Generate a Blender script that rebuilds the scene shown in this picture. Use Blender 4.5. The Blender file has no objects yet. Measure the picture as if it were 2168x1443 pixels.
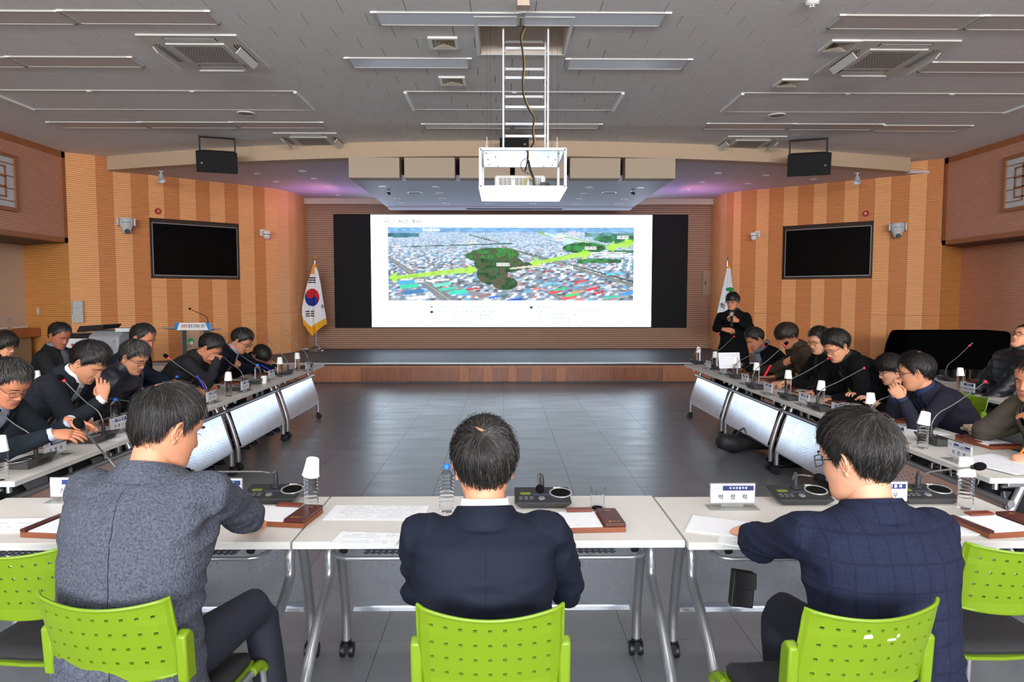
import bpy, bmesh, math, random
import numpy as np
from mathutils import Vector, Matrix, Euler, noise as mnoise
random.seed(7)
V = Vector
S = bpy.context.scene
COL = S.collection
PI = math.pi
R = math.radians

# ------------------------------------------------------------------ camera, world, lights, exposure
CAMZ, F = 1.67, 1455.0
VX, VY = 1066.0, 628.0
cam_d = bpy.data.cameras.new('camera')
cam = bpy.data.objects.new('camera', cam_d)
COL.objects.link(cam)
S.camera = cam
cam_d.sensor_width = 36.0
cam_d.lens = F / 2168 * 36.0
cam_d.clip_start, cam_d.clip_end = 0.05, 200
yaw = -math.atan((1084 - VX) / F)
pitch = -math.atan((721.5 - VY) / F)
cam.location = (0, 0, CAMZ)
cam.rotation_euler = (PI / 2 + pitch, 0, yaw)

w = bpy.data.worlds.new('world'); S.world = w; w.use_nodes = True
w.node_tree.nodes['Background'].inputs[0].default_value = (0.60, 0.66, 0.75, 1)
w.node_tree.nodes['Background'].inputs[1].default_value = 0.35
vs = S.view_settings
vs.view_transform = 'Standard'; vs.look = 'None'; vs.gamma = 1.0; vs.use_curve_mapping = False
vs.exposure = 0.0

def area(name, loc, sx, sy, power, col=(1, 1, 1), rot=(0, 0, 0), spread=PI):
    d = bpy.data.lights.new(name, 'AREA'); d.shape = 'RECTANGLE'; d.size = sx; d.size_y = sy
    d.energy = power; d.color = col; d.spread = spread
    o = bpy.data.objects.new(name, d); COL.objects.link(o); o.location = loc; o.rotation_euler = rot
    return o
LIT = []      # ceiling lamps that are switched on, all behind the front of the room
for ly in (-2.6, -0.4, 1.5, 3.3):
    for lx in (-5.4, -2.7, 0.1, 2.9, 5.7):
        LIT.append((lx, ly))
        area('ceiling_lamp_light', (lx, ly, 4.27), 1.25, 0.26, 16 if ly > 1 else 12, (1.0, 0.985, 0.96))
area('rear_fill_light', (0, -9.05, 3.25), 17, 1.8, 3250, (0.92, 0.96, 1.0), (PI / 2, 0, 0))   # unseen fill light added at the rear wall to brighten ceiling and walls
for sx in (-3.9, 4.2):                              # coloured stage lamps tucked beside the canopy
    area('stage_lamp_light', (sx, 15.7, 3.45), 1.6, 0.8, 6, (0.55, 0.25, 1.0), (PI, 0, 0))
    area('stage_wash_light', (sx * 0.92, 15.3, 3.55), 0.4, 0.4, 5, (1.0, 0.32, 0.45), (0, R(-90) if sx > 0 else R(90), 0))

# ------------------------------------------------------------------ helpers
def lin(c):
    c = [x / 255.0 for x in c]
    return tuple(x / 12.92 if x <= 0.04045 else ((x + 0.055) / 1.055) ** 2.4 for x in c)

_m = {}
def M(name, rgb, rough=0.55, metal=0.0, noise=None, bump=None, emit=None, trans=0.0, ior=1.45,
      alpha=1.0, spec=0.5, coat=0.0, sheen=0.0, aniso=None, attr=None, coord='Object'):
    if name in _m: return _m[name]
    m = bpy.data.materials.new(name); _m[name] = m; m.use_nodes = True
    nt = m.node_tree; b = nt.nodes['Principled BSDF']
    c = lin(rgb) + (1,)
    I = b.inputs
    I['Base Color'].default_value = c
    I['Roughness'].default_value = rough
    I['Metallic'].default_value = metal
    I['IOR'].default_value = ior
    I['Specular IOR Level'].default_value = spec
    I['Transmission Weight'].default_value = trans
    I['Alpha'].default_value = alpha
    I['Coat Weight'].default_value = coat
    if sheen: I['Sheen Weight'].default_value = sheen
    if attr:
        a = nt.nodes.new('ShaderNodeVertexColor'); a.layer_name = attr
        nt.links.new(a.outputs[0], I['Base Color'])
    if emit:
        if attr: nt.links.new(a.outputs[0], I['Emission Color'])
        else: I['Emission Color'].default_value = c
        I['Emission Strength'].default_value = emit
    if noise or bump:
        tc = nt.nodes.new('ShaderNodeTexCoord')
        mp = nt.nodes.new('ShaderNodeMapping')
        nt.links.new(tc.outputs[coord], mp.inputs[0])
        if aniso: mp.inputs['Scale'].default_value = aniso
        n = nt.nodes.new('ShaderNodeTexNoise'); n.inputs['Detail'].default_value = 4
        n.inputs['Scale'].default_value = (noise or bump)[0]
        nt.links.new(mp.outputs[0], n.inputs[0])
        if noise:
            mr = nt.nodes.new('ShaderNodeMapRange')
            mr.inputs[1].default_value = 0.3; mr.inputs[2].default_value = 0.7
            mr.inputs[3].default_value = 1 - noise[1]; mr.inputs[4].default_value = 1 + noise[1]
            nt.links.new(n.outputs[0], mr.inputs[0])
            mx = nt.nodes.new('ShaderNodeVectorMath'); mx.operation = 'SCALE'
            if attr: nt.links.new(a.outputs[0], mx.inputs[0])
            else: mx.inputs[0].default_value = c[:3]
            nt.links.new(mr.outputs[0], mx.inputs['Scale'])
            nt.links.new(mx.outputs[0], I['Base Color'])
        if bump:
            n2 = n
            if noise:
                n2 = nt.nodes.new('ShaderNodeTexNoise'); n2.inputs['Scale'].default_value = bump[0]
                nt.links.new(mp.outputs[0], n2.inputs[0])
            bp = nt.nodes.new('ShaderNodeBump'); bp.inputs['Strength'].default_value = bump[1]
            bp.inputs['Distance'].default_value = 0.01
            nt.links.new(n2.outputs[0], bp.inputs['Height'])
            nt.links.new(bp.outputs[0], I['Normal'])
    return m

def mathn(nt, op, a, b=None, c=None):
    n = nt.nodes.new('ShaderNodeMath'); n.operation = op
    for i, x in enumerate((a, b, c)):
        if x is None: continue
        if hasattr(x, 'links') or hasattr(x, 'is_linked'): nt.links.new(x, n.inputs[i])
        else: n.inputs[i].default_value = x
    return n.outputs[0]

def slat(name, rgb, period=0.037, dark=0.30, axis='Z', rough=0.5, var=0.10, width=0.17, spec=0.35):
    """wood board with fine routed grooves every few centimetres (too fine to tell apart), grain along the board"""
    if name in _m: return _m[name]
    m = M(name, rgb, rough, spec=spec); nt = m.node_tree; b = nt.nodes['Principled BSDF']
    g = nt.nodes.new('ShaderNodeNewGeometry')
    sp = nt.nodes.new('ShaderNodeSeparateXYZ'); nt.links.new(g.outputs['Position'], sp.inputs[0])
    z = sp.outputs[axis]
    fr = mathn(nt, 'FRACT', mathn(nt, 'DIVIDE', z, period))
    gm = mathn(nt, 'LESS_THAN', fr, width)
    mp = nt.nodes.new('ShaderNodeMapping'); nt.links.new(g.outputs['Position'], mp.inputs[0])
    mp.inputs['Scale'].default_value = (1.6, 1.6, 26)
    n = nt.nodes.new('ShaderNodeTexNoise'); n.inputs['Scale'].default_value = 2.0; n.inputs['Detail'].default_value = 5
    nt.links.new(mp.outputs[0], n.inputs[0])
    v = mathn(nt, 'MULTIPLY_ADD', n.outputs[0], var * 4, 1 - var * 2)
    k = mathn(nt, 'MULTIPLY_ADD', gm, dark - 1, 1.0)
    sc = nt.nodes.new('ShaderNodeVectorMath'); sc.operation = 'SCALE'
    sc.inputs[0].default_value = lin(rgb)
    nt.links.new(mathn(nt, 'MULTIPLY', v, k), sc.inputs['Scale'])
    nt.links.new(sc.outputs[0], b.inputs['Base Color'])
    bp = nt.nodes.new('ShaderNodeBump'); bp.inputs['Distance'].default_value = 0.004; bp.invert = True
    bp.inputs['Strength'].default_value = 0.6
    nt.links.new(gm, bp.inputs['Height']); nt.links.new(bp.outputs[0], b.inputs['Normal'])
    return m

class MB:
    def __init__(s): s.v = []; s.f = []; s.m = []; s.c = None
    def add(s, vs_, fs, mi=0, T=None):
        o = len(s.v)
        s.v.extend([tuple(T @ V(p)) for p in vs_] if T is not None else [tuple(p) for p in vs_])
        for f in fs: s.f.append(tuple(i + o for i in f)); s.m.append(mi)
        return s
    def box(s, x0, x1, y0, y1, z0, z1, mi=0, T=None):
        vs_ = [(x0, y0, z0), (x1, y0, z0), (x1, y1, z0), (x0, y1, z0), (x0, y0, z1), (x1, y0, z1), (x1, y1, z1), (x0, y1, z1)]
        return s.add(vs_, [(0, 3, 2, 1), (4, 5, 6, 7), (0, 1, 5, 4), (1, 2, 6, 5), (2, 3, 7, 6), (3, 0, 4, 7)], mi, T)
    def quad(s, a, b, c, d, mi=0, T=None): return s.add([a, b, c, d], [(0, 1, 2, 3)], mi, T)
    def prism(s, poly, h0, h1, mi=0, T=None, axis='z'):
        n = len(poly)
        if axis == 'z': vs_ = [(x, y, h0) for x, y in poly] + [(x, y, h1) for x, y in poly]
        elif axis == 'x': vs_ = [(h0, x, y) for x, y in poly] + [(h1, x, y) for x, y in poly]
        else: vs_ = [(x, h0, y) for x, y in poly] + [(x, h1, y) for x, y in poly]
        fs = [tuple(range(n))[::-1], tuple(range(n, 2 * n))] + [(i, (i + 1) % n, n + (i + 1) % n, n + i) for i in range(n)]
        return s.add(vs_, fs, mi, T)
    def loft(s, rings, mi=0, caps=True, T=None, closed=True):
        n = len(rings[0]); vs_ = [p for r in rings for p in r]; fs = []
        for k in range(len(rings) - 1):
            for i in range(n if closed else n - 1):
                j = (i + 1) % n
                fs.append((k * n + i, k * n + j, (k + 1) * n + j, (k + 1) * n + i))
        if caps: fs += [tuple(range(n))[::-1], tuple(range((len(rings) - 1) * n, len(rings) * n))]
        return s.add(vs_, fs, mi, T)
    def tube(s, pts, r, seg=8, mi=0, caps=True, T=None, flat=1.0):
        pts = [V(p) for p in pts]; n = len(pts)
        rs = r if isinstance(r, (list, tuple)) else [r] * n
        rings = []; up = None
        for i, p in enumerate(pts):
            d = (pts[min(i + 1, n - 1)] - pts[max(i - 1, 0)])
            if d.length < 1e-9: d = V((0, 0, 1))
            d.normalize()
            if up is None:
                up = V((0, 0, 1)) if abs(d.z) < 0.9 else V((1, 0, 0))
            a = up - d * up.dot(d)
            if a.length < 1e-6: a = d.orthogonal()
            a.normalize(); up = a; b = d.cross(a)
            rings.append([p + a * math.cos(t) * rs[i] * flat + b * math.sin(t) * rs[i] for t in [2 * PI * k / seg for k in range(seg)]])
        return s.loft(rings, mi, caps, T)
    def lathe(s, prof, seg=16, mi=0, T=None):
        rings = [[(r * math.cos(2 * PI * k / seg), r * math.sin(2 * PI * k / seg), z) for k in range(seg)] for r, z in prof]
        return s.loft(rings, mi, True, T)
    def ball(s, c, r, seg=10, mi=0, T=None):
        r = r if isinstance(r, (tuple, list)) else (r, r, r)
        rings = []
        for i in range(seg // 2 + 1):
            t = -PI / 2 + PI * (i + 0.02) / (seg // 2 + 0.04)
            rings.append([(c[0] + r[0] * math.cos(t) * math.cos(2 * PI * k / seg), c[1] + r[1] * math.cos(t) * math.sin(2 * PI * k / seg), c[2] + r[2] * math.sin(t)) for k in range(seg)])
        return s.loft(rings, mi, True, T)

def mesh_of(mb, mats, name='mesh', smooth=0):
    me = bpy.data.meshes.new(name); me.from_pydata(mb.v, [], mb.f)
    for m in mats: me.materials.append(m)
    if len(mats) > 1: me.polygons.foreach_set('material_index', mb.m)
    if smooth:
        me.polygons.foreach_set('use_smooth', [True] * len(mb.f))
        if smooth < 180: me.set_sharp_from_angle(angle=R(smooth))
    me.update(); return me

def link(name, data, parent=None, loc=None, rot=None, **props):
    o = bpy.data.objects.new(name, data); COL.objects.link(o)
    if parent is not None: o.parent = parent
    if loc is not None: o.location = loc
    if rot is not None: o.rotation_euler = rot if isinstance(rot, (tuple, list, Euler)) else (0, 0, rot)
    for k, v in props.items():
        if v is not None: o[k] = v
    return o

def obj(name, mb, mats, parent=None, smooth=0, bev=0, loc=None, rot=None, **props):
    if not isinstance(mats, (list, tuple)): mats = [mats]
    o = link(name, mesh_of(mb, mats, name, smooth), parent, loc, rot, **props)
    if bev:
        b = o.modifiers.new('bevel', 'BEVEL'); b.width = bev; b.segments = 2; b.limit_method = 'ANGLE'
    return o

def thing(name, label, cat, loc=(0, 0, 0), rot=0, group=None):
    return link(name, None, None, loc, rot, label=label, category=cat, group=group)

def dup(root, loc, rot=0, label=None, group=None, scale=None):
    r = root.copy(); COL.objects.link(r); r.location = loc
    r.rotation_euler = rot if isinstance(rot, (tuple, list)) else (0, 0, rot)
    if scale: r.scale = scale
    if label: r['label'] = label
    if group: r['group'] = group
    for ch in list(root.children):
        c = ch.copy(); COL.objects.link(c); c.parent = r
        for g in ch.children:
            d = g.copy(); COL.objects.link(d); d.parent = c
    return r

def text_mesh(s, size, font_scale_x=1.0, extrude=0.0, align='CENTER'):
    cu = bpy.data.curves.new('lettering', 'FONT'); cu.body = s; cu.size = size; cu.align_x = align; cu.align_y = 'CENTER'
    cu.extrude = extrude; cu.resolution_u = 3
    o = bpy.data.objects.new('tmp', cu); COL.objects.link(o)
    me = bpy.data.meshes.new_from_object(o.evaluated_get(bpy.context.evaluated_depsgraph_get()))
    bpy.data.objects.remove(o); bpy.data.curves.remove(cu)
    if font_scale_x != 1.0:
        me.transform(Matrix.Diagonal((font_scale_x, 1, 1, 1)))
    return me
_txt = {}
def text(s, size, mat, parent, loc, rot=(PI / 2, 0, 0), sx=1.0, align='CENTER', name='lettering', bold=0):
    key = (s, size, mat.name, sx, align, bold)
    if key not in _txt:
        me = text_mesh(s, size, sx, 0.0002, align)
        if bold:
            n = len(me.vertices); bm = bmesh.new(); bm.from_mesh(me)
            g = bmesh.ops.duplicate(bm, geom=bm.verts[:] + bm.edges[:] + bm.faces[:])
            for v_ in g['geom']:
                if isinstance(v_, bmesh.types.BMVert): v_.co.x += bold; v_.co.y += bold * 0.4; v_.co.z += 0.00005
            bm.to_mesh(me); bm.free()
        me.materials.clear(); me.materials.append(mat); _txt[key] = me
    return link(name, _txt[key], parent, loc, rot)

_Rm = Euler((PI / 2 + pitch, 0, yaw)).to_matrix()
def ray(px, py): return _Rm @ V(((px - 1084) / F, -(py - 721.5) / F, -1.0))
def at(px, py, Y):
    d = ray(px, py); return V((0, 0, CAMZ)) + d * (Y / d.y)
def atz(px, py, z):
    d = ray(px, py); return V((0, 0, CAMZ)) + d * ((z - CAMZ) / d.z)
def atx(px, py, X):
    d = ray(px, py); return V((0, 0, CAMZ)) + d * (X / d.x)

CZ, SZ = 4.32, 4.07         # hall ceiling, stage ceiling
STZ = 0.385                 # stage floor
XC = 0.18
# ------------------------------------------------------------------ the room
m_floor = M('vinyl_floor', (114, 116, 120), 0.30, noise=(1.1, 0.07), aniso=(0.6, 3, 1), spec=0.9, coord='Object')
def tune_floor(m):
    nt = m.node_tree; b = nt.nodes['Principled BSDF']
    g = nt.nodes.new('ShaderNodeNewGeometry'); mp = nt.nodes.new('ShaderNodeMapping')
    mp.inputs['Scale'].default_value = (0.7, 3.0, 1); nt.links.new(g.outputs['Position'], mp.inputs[0])
    n = nt.nodes.new('ShaderNodeTexNoise'); n.inputs['Scale'].default_value = 2.2; n.inputs['Detail'].default_value = 6
    nt.links.new(mp.outputs[0], n.inputs[0])
    mr = nt.nodes.new('ShaderNodeMapRange'); mr.inputs[1].default_value = 0.3; mr.inputs[2].default_value = 0.7
    mr.inputs[3].default_value = 0.28; mr.inputs[4].default_value = 0.37
    nt.links.new(n.outputs[0], mr.inputs[0]); nt.links.new(mr.outputs[0], b.inputs['Roughness'])
    bp = nt.nodes.new('ShaderNodeBump'); bp.inputs['Strength'].default_value = 0.03; bp.inputs['Distance'].default_value = 0.004
    nt.links.new(n.outputs[0], bp.inputs['Height']); nt.links.new(bp.outputs[0], b.inputs['Normal'])
tune_floor(m_floor)
m_joint = M('floor_joint', (48, 50, 53), 0.7)
floor = obj('floor', MB().box(-10, 10, -9.2, 18, -0.12, -0.004), m_joint, kind='structure')
T_ = 0.6
near, rest = [], MB()
for i in range(-17, 17):
    for j in range(-16, 29):
        x0, y0 = XC - 0.18 + i * T_ + 0.0, j * T_ + 0.25
        x1, y1 = min(x0 + T_, 10), min(y0 + T_, 18)
        vis = y0 > 2.2 and abs((x0 + T_ / 2) / (y0 + .3)) < 0.76 and y0 < 13.4
        big = vis and (abs(x0 + .3) < 3.0)
        if big: near.append((y0, x0))
        else: rest.box(x0 + .0013, x1 - .0013, y0 + .0013, y1 - .0013, -0.005, 0.0)
near.sort(); tile_me = mesh_of(MB().box(0.0013, T_ - .0013, 0.0013, T_ - .0013, -0.005, 0), [m_floor], 'tile')
for k, (y0, x0) in enumerate(near):
    if k < 290: link('floor_tile', tile_me, floor, (x0, y0, 0))
    else: rest.box(x0 + .0013, x0 + T_ - .0013, y0 + .0013, y0 + T_ - .0013, -0.005, 0.0)
obj('floor_tiles', rest, m_floor, floor, kind='stuff')

# ceiling
m_ceil = M('ceiling_tile', (234, 234, 234), 0.9, noise=(60, 0.05), spec=0.2, bump=(160, 0.15))
def tune_ceiling(m):      # wormy fissures of mineral board
    nt = m.node_tree; b = nt.nodes['Principled BSDF']
    g = nt.nodes.new('ShaderNodeNewGeometry'); mp = nt.nodes.new('ShaderNodeMapping')
    mp.inputs['Scale'].default_value = (9, 26, 1); nt.links.new(g.outputs['Position'], mp.inputs[0])
    n = nt.nodes.new('ShaderNodeTexNoise'); n.inputs['Scale'].default_value = 2.3; n.inputs['Detail'].default_value = 3
    nt.links.new(mp.outputs[0], n.inputs[0])
    lt = mathn(nt, 'GREATER_THAN', n.outputs[0], 0.66)
    k = mathn(nt, 'MULTIPLY_ADD', lt, -0.28, 1.0)
    sc = nt.nodes.new('ShaderNodeVectorMath'); sc.operation = 'SCALE'; sc.inputs[0].default_value = lin((234, 234, 234))
    nt.links.new(k, sc.inputs['Scale']); nt.links.new(sc.outputs[0], b.inputs['Base Color'])
tune_ceiling(m_ceil)
m_dark = M('dark_gap', (42, 42, 44), 0.9)
HX0, HX1, HY0, HY1 = -0.25, 0.65, 6.70, 7.68      # hatch for the projector lift
ceil = MB()
for r in ((-10, HX0, -9.2, 18), (HX1, 10, -9.2, 18), (HX0, HX1, -9.2, HY0), (HX0, HX1, HY1, 18)):
    ceil.box(r[0], r[1], r[2], r[3], CZ + 0.012, CZ + 0.1)
ceiling = obj('ceiling', ceil, m_dark, kind='structure')
def clip_rect(r, h):
    x0, x1, y0, y1 = r; a0, a1, b0, b1 = h
    if x1 <= a0 or x0 >= a1 or y1 <= b0 or y0 >= b1: return [r]
    out = []
    if x0 < a0: out.append((x0, a0, y0, y1)); x0 = a0
    if x1 > a1: out.append((a1, x1, y0, y1)); x1 = a1
    if y0 < b0: out.append((x0, x1, y0, b0))
    if y1 > b1: out.append((x0, x1, b1, y1))
    return out
cand, crest = [], MB()
for j in range(-31, 46):
    for i in range(-17, 17):
        off = (j * 0.2) % 0.6
        x0 = -10.2 + (i + 17) * 0.6 + off - 0.3; y0 = j * 0.3 + 0.05
        rr = clip_rect((max(x0, -10) + .003, min(x0 + 0.6, 10) - .003, y0 + .0022, y0 + 0.3 - .0004), (HX0, HX1, HY0, HY1))
        whole = len(rr) == 1 and abs(rr[0][1] - rr[0][0] - 0.594) < 1e-3 and abs(rr[0][3] - rr[0][2] - 0.2974) < 1e-3
        for q in rr:
            if q[1] <= q[0] or q[3] <= q[2]: continue
            if whole and y0 > 5.9 and abs((x0 + .3)) / (y0 + .15) < 0.74: cand.append((y0 * 4 + abs(x0), q))
            else: crest.box(q[0], q[1], q[2], q[3], CZ, CZ + 0.013)
cand.sort()
ctile = mesh_of(MB().box(0, .594, 0, .2974, 0, 0.013), [m_ceil], 'tile')
for k, (d, q) in enumerate(cand):
    if k < 295: link('ceiling_tile', ctile, ceiling, (q[0], q[2], CZ))
    else: crest.box(q[0], q[1], q[2], q[3], CZ, CZ + 0.013)
obj('ceiling_tiles', crest, m_ceil, ceiling, kind='stuff')
m_white = M('white_metal', (226, 226, 222), 0.35)
m_hatch = M('hatch_board', (214, 200, 186), 0.75)
# hatch shaft
h = MB()
h.box(HX0, HX0 + .012, HY0, HY1, CZ - .01, CZ + .36); h.box(HX1 - .012, HX1, HY0, HY1, CZ - .01, CZ + .36)
h.box(HX0, HX1, HY0, HY0 + .012, CZ - .01, CZ + .36); h.box(HX0, HX1, HY1 - .012, HY1, CZ - .01, CZ + .36)
h.box(HX0 - .02, HX1 + .02, HY0 - .02, HY1 + .02, CZ + .36, CZ + .38)
hs = obj('trim_1', h, m_hatch, ceiling)
h = MB()
for r in ((HX0 - .03, HX0, HY0 - .03, HY1 + .03), (HX1, HX1 + .03, HY0 - .03, HY1 + .03), (HX0, HX1, HY1, HY1 + .03), (HX0, HX1, HY0 - .03, HY0)):
    h.box(r[0], r[1], r[2], r[3], CZ - .016, CZ)
obj('hatch_frame', h, m_white, ceiling, label='white metal edging of the projector hatch')

# walls of slatted wood
LIGHT, DARKW = (236, 168, 110), (206, 132, 78)
m_l = slat('slatted_wood_light', LIGHT); m_d = slat('slatted_wood_dark', DARKW)
m_o = slat('slatted_wood_amber', (224, 154, 84))
m_side = slat('slatted_wood_rosy', (200, 146, 120), 0.036)
m_back = slat('slatted_wood_stage', (158, 120, 96), 0.052, 0.35, width=0.26)
m_brown = M('brown_wood_trim', (156, 96, 58), 0.5, noise=(4, 0.1), aniso=(1, 1, 8))
m_beige = M('beige_paint', (196, 178, 158), 0.8)
m_base = M('black_skirting', (26, 26, 28), 0.6)
m_back_board = M('wall_core', (60, 44, 34), 0.8)

def wall_frame(p0, p1):
    u = (V(p1) - V(p0)).normalized(); return V(p0), u, math.atan2(u.y, u.x)
LW0, LW1 = (-8.06, 12.92), (-5.32, 15.30)
RW0, RW1 = (5.94, 15.38), (8.48, 13.28)
def on_wall(px, py, side):
    p0, u, a = wall_frame(*((LW0, LW1) if side < 0 else (RW0, RW1)))
    d = ray(px, py); n = V((-u.y, u.x))
    t = V((p0.x, p0.y)).dot(n) / V((d.x, d.y)).dot(n)
    P = V((0, 0, CAMZ)) + d * t
    return (V((P.x, P.y)) - p0).dot(u), P.z, P
TVL = (317, 506, 466, 588); TVR = (1657, 1849, 473, 590)

def panel_wall(name, pts, mats_, z1, tvs=None, z0=0.085):
    """row of vertical slatted boards standing side by side: each is its own piece"""
    core = MB()
    for a, b in zip(pts[:-1], pts[1:]):
        p0, u, ang = wall_frame(a, b); n = V((-u.y, u.x)); A, B = V(a) + n * 0.06, V(b) + n * 0.06
        A2, B2 = A + n * 0.08, B + n * 0.08
        core.prism([(A.x, A.y), (B.x, B.y), (B2.x, B2.y), (A2.x, A2.y)], 0, z1)
    root = obj(name, core, m_back_board, kind='structure')
    for k, (a, b) in enumerate(zip(pts[:-1], pts[1:])):
        p0, u, ang = wall_frame(a, b); L = (V(b) - V(a)).length
        spans = [(z0, 1.30), (1.304, z1)]
        if tvs and tvs[0] <= k <= tvs[1]: spans = [(z0, tvs[2]), (tvs[3], z1)]
        for s0, s1 in spans:
            if s1 - s0 < .02: continue
            mb = MB().box(0.0015, L - 0.0015, 0.0 + 0.0015 * (k % 2), 0.062, s0, s1)
            obj('wall_panel', mb, mats_[k], root, loc=(a[0], a[1], 0), rot=(0, 0, ang))
    return root

lpx = [163, 208, 243, 281, 317, 350, 382, 417, 446, 478, 506, 538, 562]
lp = [LW0] + [tuple(on_wall(x, 500, -1)[2].xy) for x in lpx[1:]]
lp += [(-5.06, 15.60), (-4.92, 15.92), (-4.86, 16.30), (-4.86, 17.15)]
tzl = (on_wall(412, 588, -1)[1] - .02, on_wall(412, 470, -1)[1] + .03)
wl = panel_wall('wall_front_left', lp, [m_l, m_d] * 6 + [m_l, m_l, m_l, m_l], CZ, (4, 9, tzl[0], tzl[1]))
rpx = [1568, 1600, 1627, 1657, 1688, 1720, 1749, 1785, 1816, 1849, 1884, 1922, 1959, 1993]
rp = [(5.16, 17.15), (5.16, 16.40), (5.20, 16.10), (5.30, 15.93)] + [tuple(on_wall(x, 500, 1)[2].xy) for x in rpx]
tzr = (on_wall(1752, 588, 1)[1] - .02, on_wall(1752, 476, 1)[1] + .03)
wr = panel_wall('wall_front_right', rp, [m_l, m_l, m_d, m_l] + [m_d, m_l] * 7, CZ, (7, 12, tzr[0], tzr[1]))
# short returns under the galleries, facing the camera
wl2 = panel_wall('wall_return_left', [(-9.40, 13.66), (-8.06, 12.92)], [m_o], 2.70)
wr2 = panel_wall('wall_return_right', [(8.48, 13.28), (9.40, 14.07)], [m_o], 2.70)
sk = MB()
for pts in (lp, rp, [(-9.40, 13.66), (-8.06, 12.92)], [(8.48, 13.28), (9.40, 14.07)]):
    for a, b in zip(pts[:-1], pts[1:]):
        p0, u, ang = wall_frame(a, b); n = V((-u.y, u.x)) * -0.004; A, B = V(a) + n, V(b) + n; A2, B2 = A - n * 12, B - n * 12
        sk.prism([(A.x, A.y), (B.x, B.y), (B2.x, B2.y), (A2.x, A2.y)], 0, 0.085)
obj('baseboard_front', sk, m_base, kind='structure')

# galleries (upper side walls) with frames, undersides, lower side walls
def side(sgn, xg, yend, xl, yl, ybeg=-9.2):
    nm = 'left' if sgn < 0 else 'right'
    g = MB().box(min(xg, xg + sgn * 0.1), max(xg, xg + sgn * 0.1), ybeg, yend, 2.75, CZ - 0.1)
    w_ = obj('wall_gallery_' + nm, g, m_side, kind='structure')
    e = MB(); x0, x1 = sorted((xg - sgn * 0.02, xg + sgn * 0.12))
    e.box(x0, x1, ybeg, yend, CZ - 0.11, CZ); e.box(x0, x1, ybeg, yend, 2.67, 2.755)
    e.box(x0, x1, yend - .1, yend + .02, 2.67, CZ)
    obj('frame', e, m_brown, w_)
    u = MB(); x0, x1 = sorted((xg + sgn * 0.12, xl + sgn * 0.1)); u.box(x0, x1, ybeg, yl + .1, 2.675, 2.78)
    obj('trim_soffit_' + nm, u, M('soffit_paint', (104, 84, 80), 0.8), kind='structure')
    x0, x1 = sorted((xl, xl + sgn * 0.1))
    lw = obj('wall_' + nm, MB().box(x0, x1, ybeg, yl + .1, 0, 2.68), m_beige if sgn < 0 else m_side, kind='structure')
    return w_, lw
gl, lwl = side(-1, -8.08, 12.92, -9.40, 13.66)
gr, lwr = side(1, 8.50, 13.28, 9.40, 14.07)
obj('wall_rear', MB().box(-9.6, 9.6, -9.3, -9.15, 0, CZ), M('rear_paint', (206, 200, 190), 0.8), kind='structure')

# valance beam bowing towards the audience, stage ceiling, back wall, stage
m_val = M('valance_paint', (186, 162, 136), 0.7)
def vy(x): return 11.88 + 0.0238 * (x - XC) ** 2
xs = [-7.50 + i * (7.80 + 7.50) / 40 for i in range(41)]
b_ = MB()
for dz0, dz1, off in ((SZ + .03, CZ, 0.0), (SZ - .012, SZ + .03, -0.02)):
    fr = [(x, vy(x) + off) for x in xs]; bk = [(x, vy(x) + 0.25) for x in xs]
    b_.prism(fr + bk[::-1], dz0, dz1)
val = obj('trim_valance', b_, m_val, kind='structure')
sc_ = MB(); fr = [(x, vy(x) + 0.2) for x in xs]
sc_.prism(fr + [(9.6, 13.4), (9.6, 17.4), (-9.6, 17.4), (-9.6, 13.2)], SZ, SZ + 0.05)
m_stc = M('stage_ceiling_paint', (196, 186, 190), 0.6)
obj('ceiling_stage', sc_, m_stc, kind='structure')
bw = obj('wall_back', MB().box(-5.2, 5.5, 17.15, 17.3, 0, SZ), m_back, kind='structure')
obj('trim_cornice', MB().box(-4.86, 5.16, 17.0, 17.15, 3.93, SZ), m_beige, kind='structure')
m_stage = M('stage_carpet', (70, 74, 80), 0.55, noise=(9, 0.16), aniso=(1, 1, 1))
m_sfront = M('stage_front_wood', (150, 92, 58), 0.4, noise=(7, 0.16), aniso=(4, 1, 0.5))
m_spanel = M('stage_recess_wood', (128, 74, 46), 0.4, noise=(7, 0.2), aniso=(4, 1, 0.5))
stage = obj('floor_stage', MB().box(-7.0, 7.8, 13.37, 17.15, 0, STZ), m_stage, kind='structure')
fb = MB()
def sx_(px): return at(px, 790, 13.35).x
recs = [(765, 972), (993, 1023), (1044, 1075), (1095, 1124), (1147, 1177), (1198, 1402)]
recs = [(sx_(a), sx_(b)) for a, b in recs]
xs_ = [-7.0] + [v for r_ in recs for v in r_] + [7.8]
for i in range(0, len(xs_), 2):
    a, b = xs_[i], xs_[i + 1]
    n_ = max(1, round((b - a) / 1.22)); 
    for k in range(n_):
        obj('stage_board', MB().box(a + (b - a) * k / n_ + .002, a + (b - a) * (k + 1) / n_ - .002, 13.335, 13.37, 0.02, STZ - .05), m_sfront, stage)
for a, b in recs:
    n_ = max(1, round((b - a) / 1.0))
    for k in range(n_):
        obj('recessed_panel', MB().box(a + (b - a) * k / n_ + .002, a + (b - a) * (k + 1) / n_ - .002, 13.352, 13.37, 0.03, STZ - .09), m_spanel, stage)
    obj('stage_board', MB().box(a, b, 13.337, 13.37, STZ - .09, STZ - .05), m_sfront, stage)
obj('stage_nosing', MB().box(-7.0, 7.8, 13.30, 13.42, STZ - .022, STZ + .004), M('nosing_metal', (170, 172, 174), 0.35, 0.3), stage, bev=.004)
obj('stage_edge_strip', MB().box(-7.0, 7.8, 13.33, 13.37, STZ - .05, STZ - .022), m_base, stage)

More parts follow.
